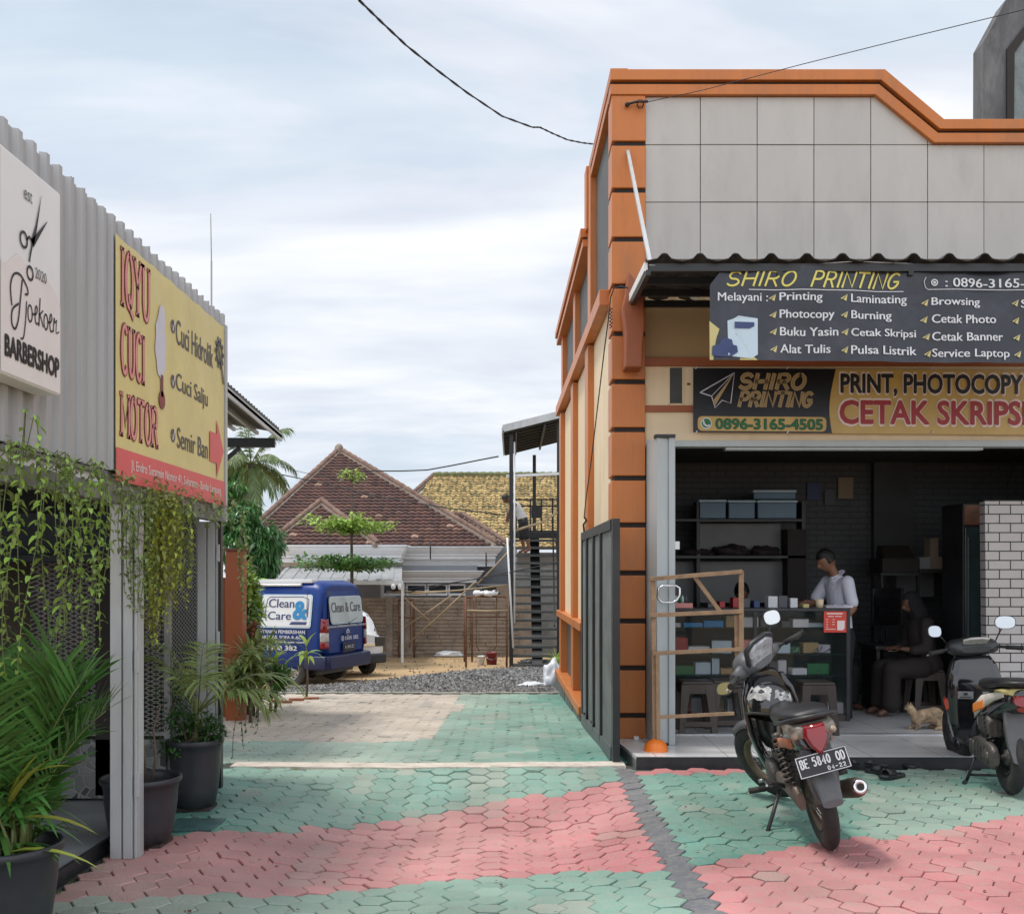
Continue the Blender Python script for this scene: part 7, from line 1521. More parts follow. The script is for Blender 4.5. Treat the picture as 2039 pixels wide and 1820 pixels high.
# right wall shelf with printer, boxes
Yr = 12.4; rx_ = lambda x: WX(x, Yr); rz_ = lambda y: WZ(y, Yr)
ws = empty('wall_shelf', (rx_(1850), Yr, rz_(1137)), 'dark wall shelf carrying cardboard boxes and papers', 'shelf'); w_ = WB(); w_.box(rx_(1818), rx_(1945), Yr-.2, Yr+.9, rz_(1140), rz_(1134)); w_.build('board', M['black_metal'], ws)
w_ = WB(); w_.box(rx_(1822), rx_(1900), Yr+.6, Yr+.95, rz_(1190), rz_(1140)); w_.build('hanging_sheets', M['back_board'], ws)
defm('cardboard', (.22,.17,.12), .8, var=.15)
for i, (a, b, c_, d_, mk, lb) in enumerate(((1823,1845,1133,1110,'back_board','grey file box at the left end of the wall shelf'),(1846,1862,1110,1072,'cardboard','leaning picture frame standing on the wall shelf'),(1836,1890,1133,1109,'cardboard','wide cardboard tray on the wall shelf'),(1890,1930,1133,1104,'cardboard','cardboard box at the right end of the wall shelf'))):
    w_ = WB(); w_.box(rx_(a), rx_(b), Yr-.12+.02*i, Yr+.1, rz_(c_), rz_(d_)); o = w_.build('carton', M[mk], bevel=.004); tag(o, lb, 'box', 'boxes on the wall shelf')
w_ = WB(); w_.box(rx_(1748), rx_(1822), Yr-.15, Yr+.3, rz_(1140), rz_(1112)); w_.hexa([(rx_(1755),Yr-.1,rz_(1112)),(rx_(1818),Yr-.1,rz_(1112)),(rx_(1818),Yr+.2,rz_(1112)),(rx_(1755),Yr+.2,rz_(1112))], [(rx_(1758),Yr+.05,rz_(1086)),(rx_(1812),Yr+.05,rz_(1086)),(rx_(1812),Yr+.2,rz_(1086)),(rx_(1758),Yr+.2,rz_(1086))]); o = w_.build('desk_printer', M['groove'], bevel=.01); tag(o, 'black printer with raised lid in the dark corner', 'printer')
w_ = WB(); w_.box(rx_(1745), rx_(1825), Yr-.15, Yr+.3, rz_(1146), rz_(1140)); 
for x_ in (1748, 1820): w_.box(rx_(x_), rx_(x_)+.03, Yr-.1, Yr-.06, PZ, rz_(1146))
o = w_.build('printer_stand', M['black_metal']); tag(o, 'thin black stand under the printer', 'stand')
dk = empty('computer_desk', (WX(1760, 11.9), 11.9, PZ), 'dark desk in the shop beside the seated woman', 'desk'); w_ = WB(); w_.box(WX(1725,11.9), WX(1830,11.9), 11.6, 12.2, .78, .82); w_.build('desk_top', M['black_plastic'], dk, bevel=.004)
for x_ in (1730, 1822): w_ = WB(); w_.box(WX(x_,11.9), WX(x_,11.9)+.04, 11.65, 12.15, PZ, .78); w_.build('leg', M['black_metal'], dk)
mo = empty('monitor', (WX(1775,12.2), 12.2, .82), 'black computer monitor facing sideways on the desk', 'monitor'); w_ = WB(); w_.box(WX(1738,12.2), WX(1800,12.2), 12.2, 12.24, 1.02, 1.45); w_.build('screen', M['gloss_black'], mo, bevel=.006); w_ = WB(); w_.box(WX(1765,12.2), WX(1772,12.2), 12.21, 12.25, .84, 1.02); w_.box(WX(1755,12.2), WX(1785,12.2), 12.12, 12.3, .82, .84); w_.build('foot', M['black_plastic'], mo)
# drinks fridge
fr = empty('drinks_fridge', (WX(1938, 11.3), 11.3, PZ), 'tall dark drinks fridge with brown header beside the tiled partition', 'fridge'); fX0, fX1 = WX(1917,11.3), WX(1966,11.3)
w_ = WB(); w_.box(fX0, fX1+.15, 11.3, 11.85, PZ, WZ(1002,11.3)); w_.build('cabinet', M['black_metal'], fr, bevel=.008)
w_ = WB(); w_.box(fX0+.01, fX1-.06, 11.28, 11.3, WZ(1045,11.28), WZ(1006,11.28)); w_.build('header', mat('header_brown', (.20,.08,.04), .5, var=.5, vs=8), fr)
w_ = WB(); w_.box(fX0+.02, fX1-.06, 11.28, 11.298, PZ+.2, WZ(1050,11.28)); w_.build('door', mat('fridge_glass', (.05,.075,.075), .15, var=.3, vs=3, coat=.4), fr, bevel=.004)
w_ = WB(); w_.box(fX0+.05, fX0+.06, 11.265, 11.28, PZ+.5, WZ(1070,11.28)); w_.build('handle', M['steel'], fr)
w_ = WB(); pc_ = [P(1975,997,10.6), P(1990,985,10.8), P(2003,975,11), P(2020,920,11.2), P(2039,880,11.3)]; w_.tube(pc_, .006, 5); o = w_.build('power_cord', M['cable']); tag(o, 'black power cord rising from the top of the tiled partition', 'cord')

# sandals
def sandal(x, y, rz, label, first=None, k=1.0):
    q = Gp(x, y)
    if first is not None: o = copy_tree(first); o.location = (q.x, q.y, .006); o.rotation_euler = (0,0,rz); o['label'] = label; return o
    o = empty('sandal', (q.x, q.y, .006), label, 'sandal', 'black sandals scattered before the shop step', rz=rz)
    w_ = MB(); sh_ = lambda z, s: [V((a*s, b*s, z)) for a, b in ((-.125,-.0),(-.115,-.03),(-.06,-.035),(.0,-.036),(.06,-.046),(.11,-.036),(.13,0),(.11,.036),(.06,.046),(0,.036),(-.06,.035),(-.115,.03))]
    w_.loft([sh_(0,.96), sh_(.006,1), sh_(.022,1), sh_(.028,.95)]); w_.build('sole', M['black_plastic'], o)
    w_ = MB(); 
    w_.loft([[V((x_, .047*math.cos(R(a))*1.02, .022+.05*math.sin(R(a)))) for a in range(0, 181, 20)]+[V((x_, .041*math.cos(R(a)), .022+.043*math.sin(R(a)))) for a in range(180, -1, -20)] for x_ in (-.005, .03, .07)]); w_.build('strap', M['grey_plastic'] if False else M['seat_black'], o); return o
s0 = sandal(1693, 1527, .3, 'sandal beside the exhaust tip of the motorbike'); sandal(1738, 1527, 2.9, 'sandal second from the motorbike, near the step', s0); sandal(1754, 1541, 2.6, 'sandal in the middle of the group', s0); sandal(1776, 1549, 3.6, 'sandal lying closest to the camera', s0); sandal(1801, 1527, 1.9, 'rightmost sandal pointing at the step', s0); sandal(1707, 1522, 1.2, 'sandal touching the step behind the exhaust', s0)
# cover plate by the pot
w_ = WB(); q0, q1, q2, q3 = Gp(352,1632), Gp(450,1632), Gp(420,1655), Gp(345,1655)
w_.hexa([q+V((0,0,.0)) for q in (q3,q2,q1,q0)], [q+V((0,0,.012)) for q in (q3,q2,q1,q0)]); defm('teal_plate', (.10,.20,.20), .35, metal=.4, var=.4, vs=7, dirt=(.03,.1,.09), dirt_amt=.7, ds=5); o = w_.build('drain_cover', M['teal_plate']); tag(o, 'teal painted metal drain cover set in the pavers by the pots', 'drain cover')
# ================================================================ MOTORBIKES (local: x forward, y left, z up, origin under the rear axle)
def ring_(x, prof): return [V((x, y, z)) for y, z in prof]
def sec_(x, zc, hw, hh, n=14, p=2.6, tilt=0, yc=0):   # superellipse section in the yz plane
    out = []
    for k in range(n):
        a = 2*math.pi*k/n; c, s = math.cos(a), math.sin(a); y = hw*math.copysign(abs(c)**(2/p), c); z = hh*math.copysign(abs(s)**(2/p), s); out.append(V((x+tilt*z, yc+y, zc+z)))
    return out
def bike_wheel(parent, loc, rz, R_, tw, rim_m, spokes=True, lean=0):
    t_ = empty('wheel', loc); t_.parent = parent; t_.rotation_euler = (lean, 0, rz); Y = (0,1,0); ri = R_-tw*1.55
    w_ = MB(); w_.lathe([(ri+(R_-ri)*.5*(1-math.cos(R(a))) if False else ri+(R_-ri)*(.0+.5*(1+math.cos(R(a)))), tw*.5*math.sin(R(a))*(1.05)) for a in range(-150, 151, 25)], axis=Y, n=48); w_.build('tyre', M['rubber'], t_)
    w_ = MB(); w_.lathe([(ri-.002,-tw*.33),(ri+.008,-tw*.42),(ri+.012,-tw*.36),(ri-.012,-tw*.2),(ri-.016,0),(ri-.012,tw*.2),(ri+.012,tw*.36),(ri+.008,tw*.42),(ri-.002,tw*.33),(ri-.022,tw*.16),(ri-.024,-tw*.16),(ri-.002,-tw*.33)], axis=Y, n=40); w_.build('rim', M[rim_m], t_)
    w_ = MB(); w_.lathe([(0,-.06),(.018,-.06),(.022,-.04),(.055,-.035),(.06,-.02),(.06,.02),(.055,.035),(.022,.04),(.018,.06),(0,.06)], axis=Y, n=20); w_.build('hub', M['engine'], t_)
    w_ = MB()
    if spokes:
        for k in range(28):
            a = k*2*math.pi/28; b = a+(.35 if k % 2 else -.35); sg = 1 if (k//2) % 2 else -1; w_.tube([(.05*math.cos(b), sg*.03, .05*math.sin(b)), ((ri-.015)*math.cos(a), 0, (ri-.015)*math.sin(a))], .0018, 4, caps=False)
        w_.build('spokes', M['chrome'], t_, fixn=False)
    else:
        for k in range(6):
            a = k*R(60); w_.bar((.04*math.cos(a), 0, .04*math.sin(a)), ((ri-.01)*math.cos(a+.18), 0, (ri-.01)*math.sin(a+.18)), .03, .022, up=(0,1,0))
        w_.build('spokes', M['black_plastic'], t_)
    return t_
def coil(mb, p, q, r, w, n=8):
    p, q = V(p), V(q); d = (q-p).normalized(); u = d.cross(V((0,1,0))).normalized(); v = d.cross(u); N = n*10
    mb.tube([p.lerp(q, i/N)+(u*math.cos(i*.6283)+v*math.sin(i*.6283))*r for i in range(N+1)], w, 5)
def arch(mb, c, R0, a0, a1, hw, t=.004, n=12, drop=.03, taper=1.0):   # mudguard along an arc in the xz plane
    rings = []
    for i in range(n+1):
        a = R(a0+(a1-a0)*i/n); h = hw*(1-(1-taper)*i/n); cx, cz = c[0]+R0*math.cos(a), c[2]+R0*math.sin(a); rad = V((math.cos(a), 0, math.sin(a))); cc = V((cx, c[1], cz)); pts = []
        for k in range(7): f = (k-3)/3; pts.append(cc+V((0, h*f, 0))-rad*drop*abs(f)**2.2)
        for k in range(6, -1, -1): f = (k-3)/3; pts.append(cc+V((0, (h-t)*f, 0))-rad*(drop*abs(f)**2.2+t))
        rings.append(pts)
    mb.loft(rings); return mb
def mirror_(parent, base, head, nrm, rx_, rz_, seed=0):
    base, head, nrm = V(base), V(head), V(nrm).normalized(); o_ = empty('mirror', base); o_.parent = parent
    w_ = MB(); L0 = head-base; w_.tube([V((0,0,0)), L0*.35+V((0,0,.01)), L0*.8, L0], .0055, 6); w_.build('stalk', M['black_plastic'], o_)
    u = nrm.cross(V((0,0,1))).normalized(); v = u.cross(nrm); pts = []; N = 24
    for k in range(N):
        a = 2*math.pi*k/N; c, s = math.cos(a), math.sin(a); pts.append(u*rx_*math.copysign(abs(c)**.75, c)+v*rz_*math.copysign(abs(s)**.75, s))
    w_ = MB(); w_.loft([[L0+p*.55-nrm*.035 for p in pts], [L0+p*.95-nrm*.018 for p in pts], [L0+p*1.08 for p in pts], [L0+p*1.08+nrm*.004 for p in pts]]); w_.build('housing', M['black_plastic'], o_)
    w_ = MB(); w_.poly([L0+p+nrm*.0055 for p in pts]); w_.build('glass', M['mirror'], o_, fixn=False); return o_

defm('header_amber', (.34,.27,.20), .2, var=.3, vs=20)
def motorbike(label, kind):
    root = empty('motorbike', (0,0,0), label, 'motorbike'); under = kind == 'under'
    b = empty('bike', (0,0,0)); bpy.data.objects.remove(b); WBs = 1.24; Rr = .285 if under else .27; tw = .075 if under else .09
    def B(nm, m_, mb, **k): return mb.build(nm, M[m_] if isinstance(m_, str) else m_, root, **k)
    bike_wheel(root, (0,0,Rr), 0, Rr, tw*1.08, 'rim_brown' if under else 'black_plastic', under)
    steer = R(36) if under else R(8); hx, hz = WBs-.335, .93        # steering axis passes axle front & head
    ax0 = V((WBs, 0, Rr)); head = V((WBs-.30, 0, .86)); sax = (head-ax0).normalized()
    S = Matrix.Translation(head) @ Matrix.Rotation(steer, 4, sax) @ Matrix.Translation(-head)
    fw = S @ (ax0+V((.06,0,0)))
    t_ = bike_wheel(root, fw, 0, Rr, tw*.92, 'rim_brown' if under else 'black_plastic', under); t_.rotation_euler = (S.to_3x3()).to_euler()
    # fork legs, fender, handlebar in steering frame
    w_ = MB(); w_.M = S
    for sg in (1, -1): w_.tube([(WBs+.05, sg*.062, Rr), (WBs-.10, sg*.062, .62)], .018, 10)
    w_.tube([(WBs-.10, 0, .60), (WBs-.30, 0, .98)], .02, 8); w_.box(WBs-.15, WBs-.06, -.08, .08, .58, .63); B('fork', 'engine', w_)
    w_ = MB(); w_.M = S; arch(w_, (WBs+.06, 0, Rr), Rr+.035, 150, 52, .058, drop=.045, taper=.55); B('front_fender', 'grey_plastic' if under else 'gloss_black', w_)
    # rear frame: swingarm, shocks, fender
    w_ = MB()
    for sg in (1, -1):
        w_.tube([(0, sg*.085, Rr), (.25, sg*.10, Rr+.03), (.52, sg*.09, Rr+.06)], .02, 8)
    B('swingarm', 'muffler' if under else 'engine', w_)
    for sg in ((1, -1) if under else (1,)):
        p, q = V((.03, sg*.115, Rr+.02)), V((.16, sg*.125, .66)); w_ = MB(); w_.tube([p, p.lerp(q,.25)], .014, 8); w_.tube([p.lerp(q,.2), q], .011, 8); coil(w_, p.lerp(q, .22), p.lerp(q, .92), .030, .0065, 9); w_.tube([p.lerp(q,.9), q], .026, 10); B('shock_absorber', 'black_plastic' if not under else 'engine', w_)
    w_ = MB()
    if under:
        w_.loft([sec_(-.02, .56, .075, .05), sec_(-.14, .55, .075, .05), sec_(-.24, .50, .070, .045), sec_(-.32, .42, .065, .035), sec_(-.37, .34, .055, .02)])
        w_.loft([[V((-.20+.5*(z-.5)*-.55 if False else -.22-.10*(.62-z)*2, y, z)) for y, z in ((.085,.62),(.09,.5),(.08,.40),(.055,.33),(0,.31),(-.055,.33),(-.08,.40),(-.09,.5),(-.085,.62))], [V((-.24-.10*(.62-z)*2, y*.9, z)) for y, z in ((.085,.62),(.09,.5),(.08,.40),(.055,.33),(0,.31),(-.055,.33),(-.08,.40),(-.09,.5),(-.085,.62))]])
    else:
        w_.loft([[V((-.13-.12*(.62-z)*2.2, y, z)) for y, z in ((.095,.66),(.10,.5),(.09,.38),(.06,.27),(0,.25),(-.06,.27),(-.09,.38),(-.10,.5),(-.095,.66))], [V((-.16-.12*(.62-z)*2.2, y*.9, z)) for y, z in ((.095,.66),(.10,.5),(.09,.38),(.06,.27),(0,.25),(-.06,.27),(-.09,.38),(-.10,.5),(-.095,.66))]])
    B('rear_fender', 'grey_plastic', w_)
    if under:
        # swing/chain side
        w_ = MB(); w_.loft([sec_(-.03, Rr+.01, .022, .05, yc=.10), sec_(.08, Rr+.05, .03, .065, yc=.105), sec_(.30, Rr+.07, .03, .055, yc=.11), sec_(.46, Rr+.05, .025, .045, yc=.11)]); B('chain_guard', 'muffler', w_)
        # body tail: side cowls
        w_ = MB(); w_.loft([sec_(-.27, .70, .085, .075, tilt=.25), sec_(-.20, .69, .105, .10, tilt=.15), sec_(-.05, .67, .125, .115), sec_(.15, .64, .125, .12), sec_(.35, .58, .115, .13), sec_(.50, .52, .09, .12)]); B('tail_cowl', 'gloss_black', w_)
        w_ = MB()
        for sg in (1,-1):
            w_.loft([[V((x, sg*(hw+.003), zc+dz)) for dz in (-.02, .01, .035)]+[V((x, sg*(hw-.01), zc+dz)) for dz in (.035, .01, -.02)] for x, hw, zc in ((-.16,.112,.64),(-.02,.128,.63),(.15,.130,.60),(.32,.122,.55))])
        B('side_decal', mat('decal_orange', (.42,.16,.08), .4, var=.5, vs=12), w_)
        w_ = MB(); w_.loft([sec_(-.30, .715, .075, .03, p=3), sec_(-.26, .72, .125, .045, p=3), sec_(-.12, .735, .135, .045, p=3), sec_(-.06, .735, .125, .04, p=3)]); B('tail_trim', mat('tail_silver', (.25,.22,.19), .35, metal=.3, var=.35, vs=16), w_)
        w_ = MB(); sp_r = [(-.055,.755),(-.065,.70),(-.045,.645),(-.012,.605),(0,.60),(.012,.605),(.045,.645),(.065,.70),(.055,.755)]
        w_.loft([[V((-.285+.1*(z-.68), y, z)) for y, z in sp_r], [V((-.325+.25*(z-.68), y*.96, z)) for y, z in sp_r], [V((-.345+.25*(z-.68), y*.7, .68+(z-.68)*.75)) for y, z in sp_r]]); B('taillight', 'red_lens', w_)
        for sg in (1,-1): w_ = MB(); w_.ell((-.275, sg*.100, .705), (.030,.022,.020), 12, 8); B('rear_indicator', 'header_amber', w_)
        # seat
        w_ = MB(); w_.loft([sec_(-.30, .80, .05, .012, p=2.4), sec_(-.26, .795, .11, .035, p=2.6), sec_(-.10, .79, .135, .045, p=2.8), sec_(.05, .775, .135, .045, p=2.8), sec_(.20, .745, .13, .04, p=2.8), sec_(.36, .735, .105, .045, p=2.6), sec_(.48, .745, .07, .04, p=2.4), sec_(.53, .74, .03, .02)]); B('seat', 'seat_black', w_)
        w_ = MB(); w_.tube([(-.02,.145,.75),(-.2,.15,.775),(-.33,.10,.80),(-.36,0,.805),(-.33,-.10,.80),(-.2,-.15,.775),(-.02,-.145,.75)], .013, 8); B('grab_rail', 'black_metal', w_)
        # plate
        po_ = empty('number_plate', (-.345, 0, .555)); po_.parent = root; po_.rotation_euler = (R(-3), R(14), 0)
        w_ = MB(); w_.box(0, .003, -.138, .138, -.058, .058); w_.build('plate', M['ink_black'], po_, bevel=.001)
        pn = Plane((-.001, .138, -.058), (0, -.276, 0), (0, 0, .116)); w_ = MB(); [stroke_text(pn, w_, t_, a_, b_, c_, d_, .0075, .002, gap=.3) for t_, a_, b_, c_, d_ in (('BE',.07,.44,.22,.82),('5840',.31,.44,.65,.82),('OD',.77,.44,.93,.82))]; stroke_text(pn, w_, '04-22', .55, .13, .90, .30, .0045, .002, gap=.4)
        for q in ((.01,.03,.99,.06),(.01,.94,.99,.97),(.01,.03,.025,.97),(.975,.03,.99,.97)): pn.rect(w_, *q, .002)
        w_.build('plate_lettering', M['ink_white'], po_, fixn=False)
        w_ = MB(); w_.bar((-.25,0,.60), (-.30,0,.58), .06, .02); w_.box(-.315,-.305,-.02,.02,.585,.592); B('plate_bracket', 'black_plastic', w_)
        # engine
        w_ = MB(); w_.ell((.60,.0,.36), (.15,.12,.10), 16, 10); w_.lathe([(0,.0),(.085,.0),(.09,.02),(.085,.05),(.06,.06),(0,.062)], o=(.56,.10,.36), axis=(0,1,0), n=24); w_.lathe([(0,0),(.095,0),(.095,.04),(.07,.05),(0,.05)], o=(.56,-.10,.36), axis=(0,-1,0), n=24)
        for k in range(7): w_.box(.72+.02*k, .73+.02*k, -.065, .065, .32, .43)
        w_.tube([(.70,0,.375),(.88,0,.375)], .045, 12); w_.box(.40,.62,-.07,.07,.40,.50); B('engine', 'engine', w_, bevel=.004)
        # frame down to footpegs
        w_ = MB(); w_.tube([(.95,0,.80),(.72,0,.52),(.50,0,.46),(.30,0,.62)], .03, 8); B('frame', 'black_metal', w_)
        w_ = MB(); w_.tube([(.52,.30,.28),(.52,-.30,.28)], .012, 8)
        for sg in (1,-1): w_.tube([(.52,sg*.20,.28),(.52,sg*.30,.285)], .019, 8); w_.tube([(.20,sg*.12,.34),(.14,sg*.22,.40)], .014, 8)
        B('footpegs', 'rubber', w_)
        w_ = MB(); w_.tube([(.66,.17,.30),(.60,.17,.26),(.50,.19,.30)], .008, 6); w_.tube([(.66,.17,.30),(.66,.21,.30)], .012, 6); B('gear_lever', 'steel', w_)
        # exhaust on the right
        w_ = MB(); w_.tube([(.80,-.08,.30),(.72,-.13,.22),(.45,-.15,.21),(.20,-.16,.26)], .014, 10); w_.tube([(.22,-.16,.255),(.16,-.165,.27),(.10,-.17,.285),(-.16,-.18,.345),(-.21,-.182,.357),(-.235,-.183,.363)], [.02,.042,.052,.056,.050,.036], 18); B('exhaust', 'muffler', w_)
        w_ = MB(); d_ = V((-.975,-.015,.22)).normalized(); w_.lathe([(.0,0),(.020,0),(.020,.008),(.034,.010),(.038,.004),(.040,-.004)], o=(-.237,-.183,.364), axis=tuple(d_), n=20); eo = B('exhaust_tip', 'chrome', w_)
        w_ = MB(); w_.lathe([(0,.009),(.019,.009)], o=(-.237,-.183,.364), axis=tuple(d_), n=18); B('exhaust_bore', 'groove', w_)
        # side stand (left)
        w_ = MB(); w_.tube([(.50,.12,.26),(.44,.20,.14),(.36,.30,.005)], .012, 8); w_.box(.32,.40,.285,.325,.0,.008); w_.tube([(.46,.16,.2),(.50,.22,.17)], .006, 6); B('side_stand', 'black_metal', w_)
        # leg shield + inner
        w_ = MB()
        for sg in (1,-1):
            w_.loft([[V((x0, sg*y0, z)), V((x0+.05, sg*(y0+.02), z)), V((x0+.15, sg*(y0-.03), z)), V((x0+.13, sg*(y0-.05), z))] for z, x0, y0 in ((.90,.86,.11),(.80,.84,.15),(.68,.84,.165),(.55,.87,.155),(.44,.90,.13),(.32,.88,.10))])
        w_.loft([sec_(.90,.83,.12,.10), sec_(.96,.80,.135,.15), sec_(1.02,.78,.11,.16), sec_(1.07,.78,.06,.12)]); B('leg_shield', 'gloss_black', w_)
        w_ = MB(); w_.loft([sec_(.84,.78,.10,.12,p=3), sec_(.88,.70,.11,.18,p=3), sec_(.92,.62,.11,.20,p=3)]); w_.loft([sec_(.50,.55,.06,.07), sec_(.66,.52,.055,.07), sec_(.80,.55,.06,.09), sec_(.88,.64,.08,.12)]); B('inner_shield', 'black_plastic', w_)
        w_ = MB(); w_.lathe([(0,.008),(.014,.008),(.016,0)], o=(.835,-.06,.83), axis=(-1,0,.2), n=16); B('ignition_switch', 'steel', w_)
        # handlebar cowl, instruments
        def H(nm, m_, mb, **k): return mb.build(nm, M[m_], root, **k)
        w_ = MB(); w_.M = S; w_.loft([sec_(.84,1.00,.08,.035,p=2.6), sec_(.875,1.01,.135,.06,p=2.5), sec_(.93,1.02,.15,.085,p=2.4), sec_(1.0,1.01,.13,.08,p=2.3), sec_(1.05,1.0,.07,.05)]); 
        for sg in (1,-1): w_.loft([[V((.92+.035*math.cos(R(a)), sg*y, 1.0+.03*math.sin(R(a))*k2)) for a in range(0,360,45)] for y, k2 in ((.10,1.9),(.16,1.5),(.22,.9))])
        H('handlebar_cowl', 'grey_plastic', w_)
        w_ = MB(); w_.M = S; ip = [(-.10,.07),(-.085,-.055),(-.03,-.085),(.03,-.085),(.085,-.055),(.10,.07),(.05,.10),(-.05,.10)]
        cR = Matrix.Translation((.862, 0, 1.05)) @ Matrix.Rotation(R(-30), 4, 'Y') @ Matrix.Scale(1.2, 4)
        w_.M = S @ cR; w_.loft([[V((0, y*1.12, z*1.12)) for y, z in ip], [V((-.02, y*1.08, z*1.08)) for y, z in ip]]); H('instrument_bezel', 'black_plastic', w_)
        w_ = MB(); w_.M = S @ cR; w_.loft([[V((-.018, y*.95, z*.95)) for y, z in ip], [V((-.032, y*.86, z*.86)) for y, z in ip]]); H('instrument_panel', mat('dial', (.45,.45,.48), .12, var=.45, vs=22, coat=1), w_) if False else w_.build('instrument_panel', mat('dial', (.38,.38,.41), .12, var=.5, vs=26, coat=1), root)
        for sg in (1,-1):
            w_ = MB(); w_.M = S; w_.tube([(.92,sg*.14,1.0),(.88,sg*.24,1.0),(.84,sg*.28,1.0)], .011, 8); w_.tube([(.875,sg*.245,1.0),(.80,sg*.355,1.005)], .018, 12); w_.tube([(.80,sg*.355,1.005),(.795,sg*.362,1.005)], .022, 12); H('grip', 'rubber', w_)
            w_ = MB(); w_.M = S; w_.tube([(.95,sg*.19,.99),(.93,sg*.26,.985),(.86,sg*.36,.975)], .005, 6); H('brake_lever', 'steel', w_)
        mirror_(root, S @ V((.93,-.16,1.04)), S @ V((.90,-.27,1.18)), S.to_3x3() @ V((-1,.12,.08)), .060, .045)
        mirror_(root, S @ V((.93,.19,1.0)), S @ V((.90,.33,.985)), S.to_3x3() @ V((-.35,.6,.7)), .055, .04)
        w_ = MB()
        for k_, (y0_, y1_) in enumerate(((-.12,-.05),(.12,.05),(.16,.06))): w_.tube([S @ V((.93,y0_,.985)), S @ V((1.0,y0_*1.3,.93)), V((.93,y1_,.84)), V((.90,y1_,.72))], .005, 5)
        B('control_cable', 'rubber', w_)
        w_ = MB(); w_.M = S; w_.loft([sec_(.99,1.0,.10,.06), sec_(1.06,.98,.085,.055), sec_(1.09,.97,.05,.03)]); H('headlight', 'clear_lens', w_)
    else:
        w_ = MB(); w_.loft([sec_(-.30,.74,.05,.05,tilt=.2), sec_(-.24,.72,.10,.08,tilt=.2), sec_(-.05,.68,.13,.11,tilt=.2), sec_(.15,.62,.15,.13), sec_(.35,.54,.14,.14), sec_(.48,.47,.10,.12)]); B('tail_cowl', 'gloss_black', w_)
        w_ = MB()
        for sg in (1,-1): w_.loft([[V((x, sg*(hw+.004), zc+dz)) for dz in (-h_, 0, h_)]+[V((x, sg*(hw-.01), zc+dz)) for dz in (h_, 0, -h_)] for x, hw, zc, h_ in ((-.20,.118,.745,.016),(-.05,.140,.715,.03),(.15,.156,.655,.05),(.33,.150,.575,.05),(.42,.128,.52,.02))])
        B('side_decal', mat('decal_white', (.60,.56,.5), .35, var=.3, vs=10), w_)
        w_ = MB()
        for sg in (1,-1):
            for k in range(5): x = .10+.05*k; hw = .157; w_.hexa([V((x, sg*(hw+.008), .62-.012*k)), V((x+.03, sg*(hw+.008), .60-.012*k)), V((x+.045, sg*(hw+.008), .655-.012*k)), V((x+.015, sg*(hw+.008), .675-.012*k))], [V((x, sg*(hw-.005), .62-.012*k)), V((x+.03, sg*(hw-.005), .60-.012*k)), V((x+.045, sg*(hw-.005), .655-.012*k)), V((x+.015, sg*(hw-.005), .675-.012*k))])
        B('decal_figures', mat('decal_or', (.75,.25,.05), .35, var=.2), w_)
        w_ = MB(); w_.loft([sec_(-.27,.77,.10,.025,p=3), sec_(-.16,.765,.125,.03,p=3), sec_(-.05,.75,.135,.028,p=3)]); B('tail_trim', 'ink_straw', w_)
        w_ = MB(); w_.loft([sec_(-.29,.72,.085,.04,tilt=.3), sec_(-.33,.71,.08,.032,tilt=.3)]); w_.loft([sec_(-.28,.655,.05,.02), sec_(-.30,.655,.05,.02)]); B('taillight', 'red_lens', w_)
        w_ = MB(); w_.loft([sec_(-.31,.83,.05,.012), sec_(-.26,.83,.115,.03), sec_(-.05,.82,.14,.04,p=2.8), sec_(.15,.79,.145,.04,p=2.8), sec_(.32,.775,.13,.045,p=2.8), sec_(.45,.77,.08,.04), sec_(.50,.755,.04,.02)]); B('seat', 'seat_black', w_)
        w_ = MB(); w_.tube([(-.02,.15,.79),(-.2,.155,.82),(-.33,.10,.84),(-.36,0,.845),(-.33,-.10,.84),(-.2,-.155,.82),(-.02,-.15,.79)], .014, 8); B('grab_rail', 'black_metal', w_)
        w_ = MB(); w_.loft([sec_(-.09,Rr,.022,.05,p=3.2,yc=.125), sec_(-.05,Rr,.035,.085,p=3.2,yc=.13), sec_(.10,Rr+.02,.04,.095,p=3.5,yc=.13), sec_(.28,Rr+.03,.04,.085,p=3.5,yc=.13), sec_(.40,Rr+.02,.035,.07,p=3.2,yc=.125), sec_(.44,Rr+.02,.02,.04,yc=.12)])
        for k in range(5): w_.box(-.02+.07*k, .0+.07*k, .165, .176, Rr-.04, Rr+.07)
        w_.lathe([(0,.05),(.05,.05),(.058,.04),(.058,0)], o=(.02,.13,Rr), axis=(0,1,0), n=20); w_.lathe([(0,.05),(.05,.05),(.058,.04),(.058,0)], o=(.33,.13,Rr+.02), axis=(0,1,0), n=20)
        w_.loft([sec_(.04,.47,.05,.06,p=4,yc=.09), sec_(.10,.49,.06,.08,p=4,yc=.09), sec_(.26,.49,.06,.075,p=4,yc=.09), sec_(.33,.47,.04,.05,p=4,yc=.09)]); w_.ell((.40,0,.34),(.14,.10,.10))
        B('engine_case', 'engine', w_)
        w_ = MB(); w_.tube([(.40,-.12,.25),(.25,-.16,.27),(-.18,-.18,.36)], [.015,.05,.055], 16); B('exhaust', 'muffler', w_)
        w_ = MB(); w_.tube([(.42,.12,.20),(.42,.19,.005)], .013, 8); w_.tube([(.42,-.12,.20),(.42,-.19,.005)], .013, 8); w_.tube([(.42,.17,.06),(.42,-.17,.06)], .010, 8); w_.tube([(.42,.19,.012),(.34,.23,.012)], .014, 8); B('centre_stand', 'black_metal', w_)
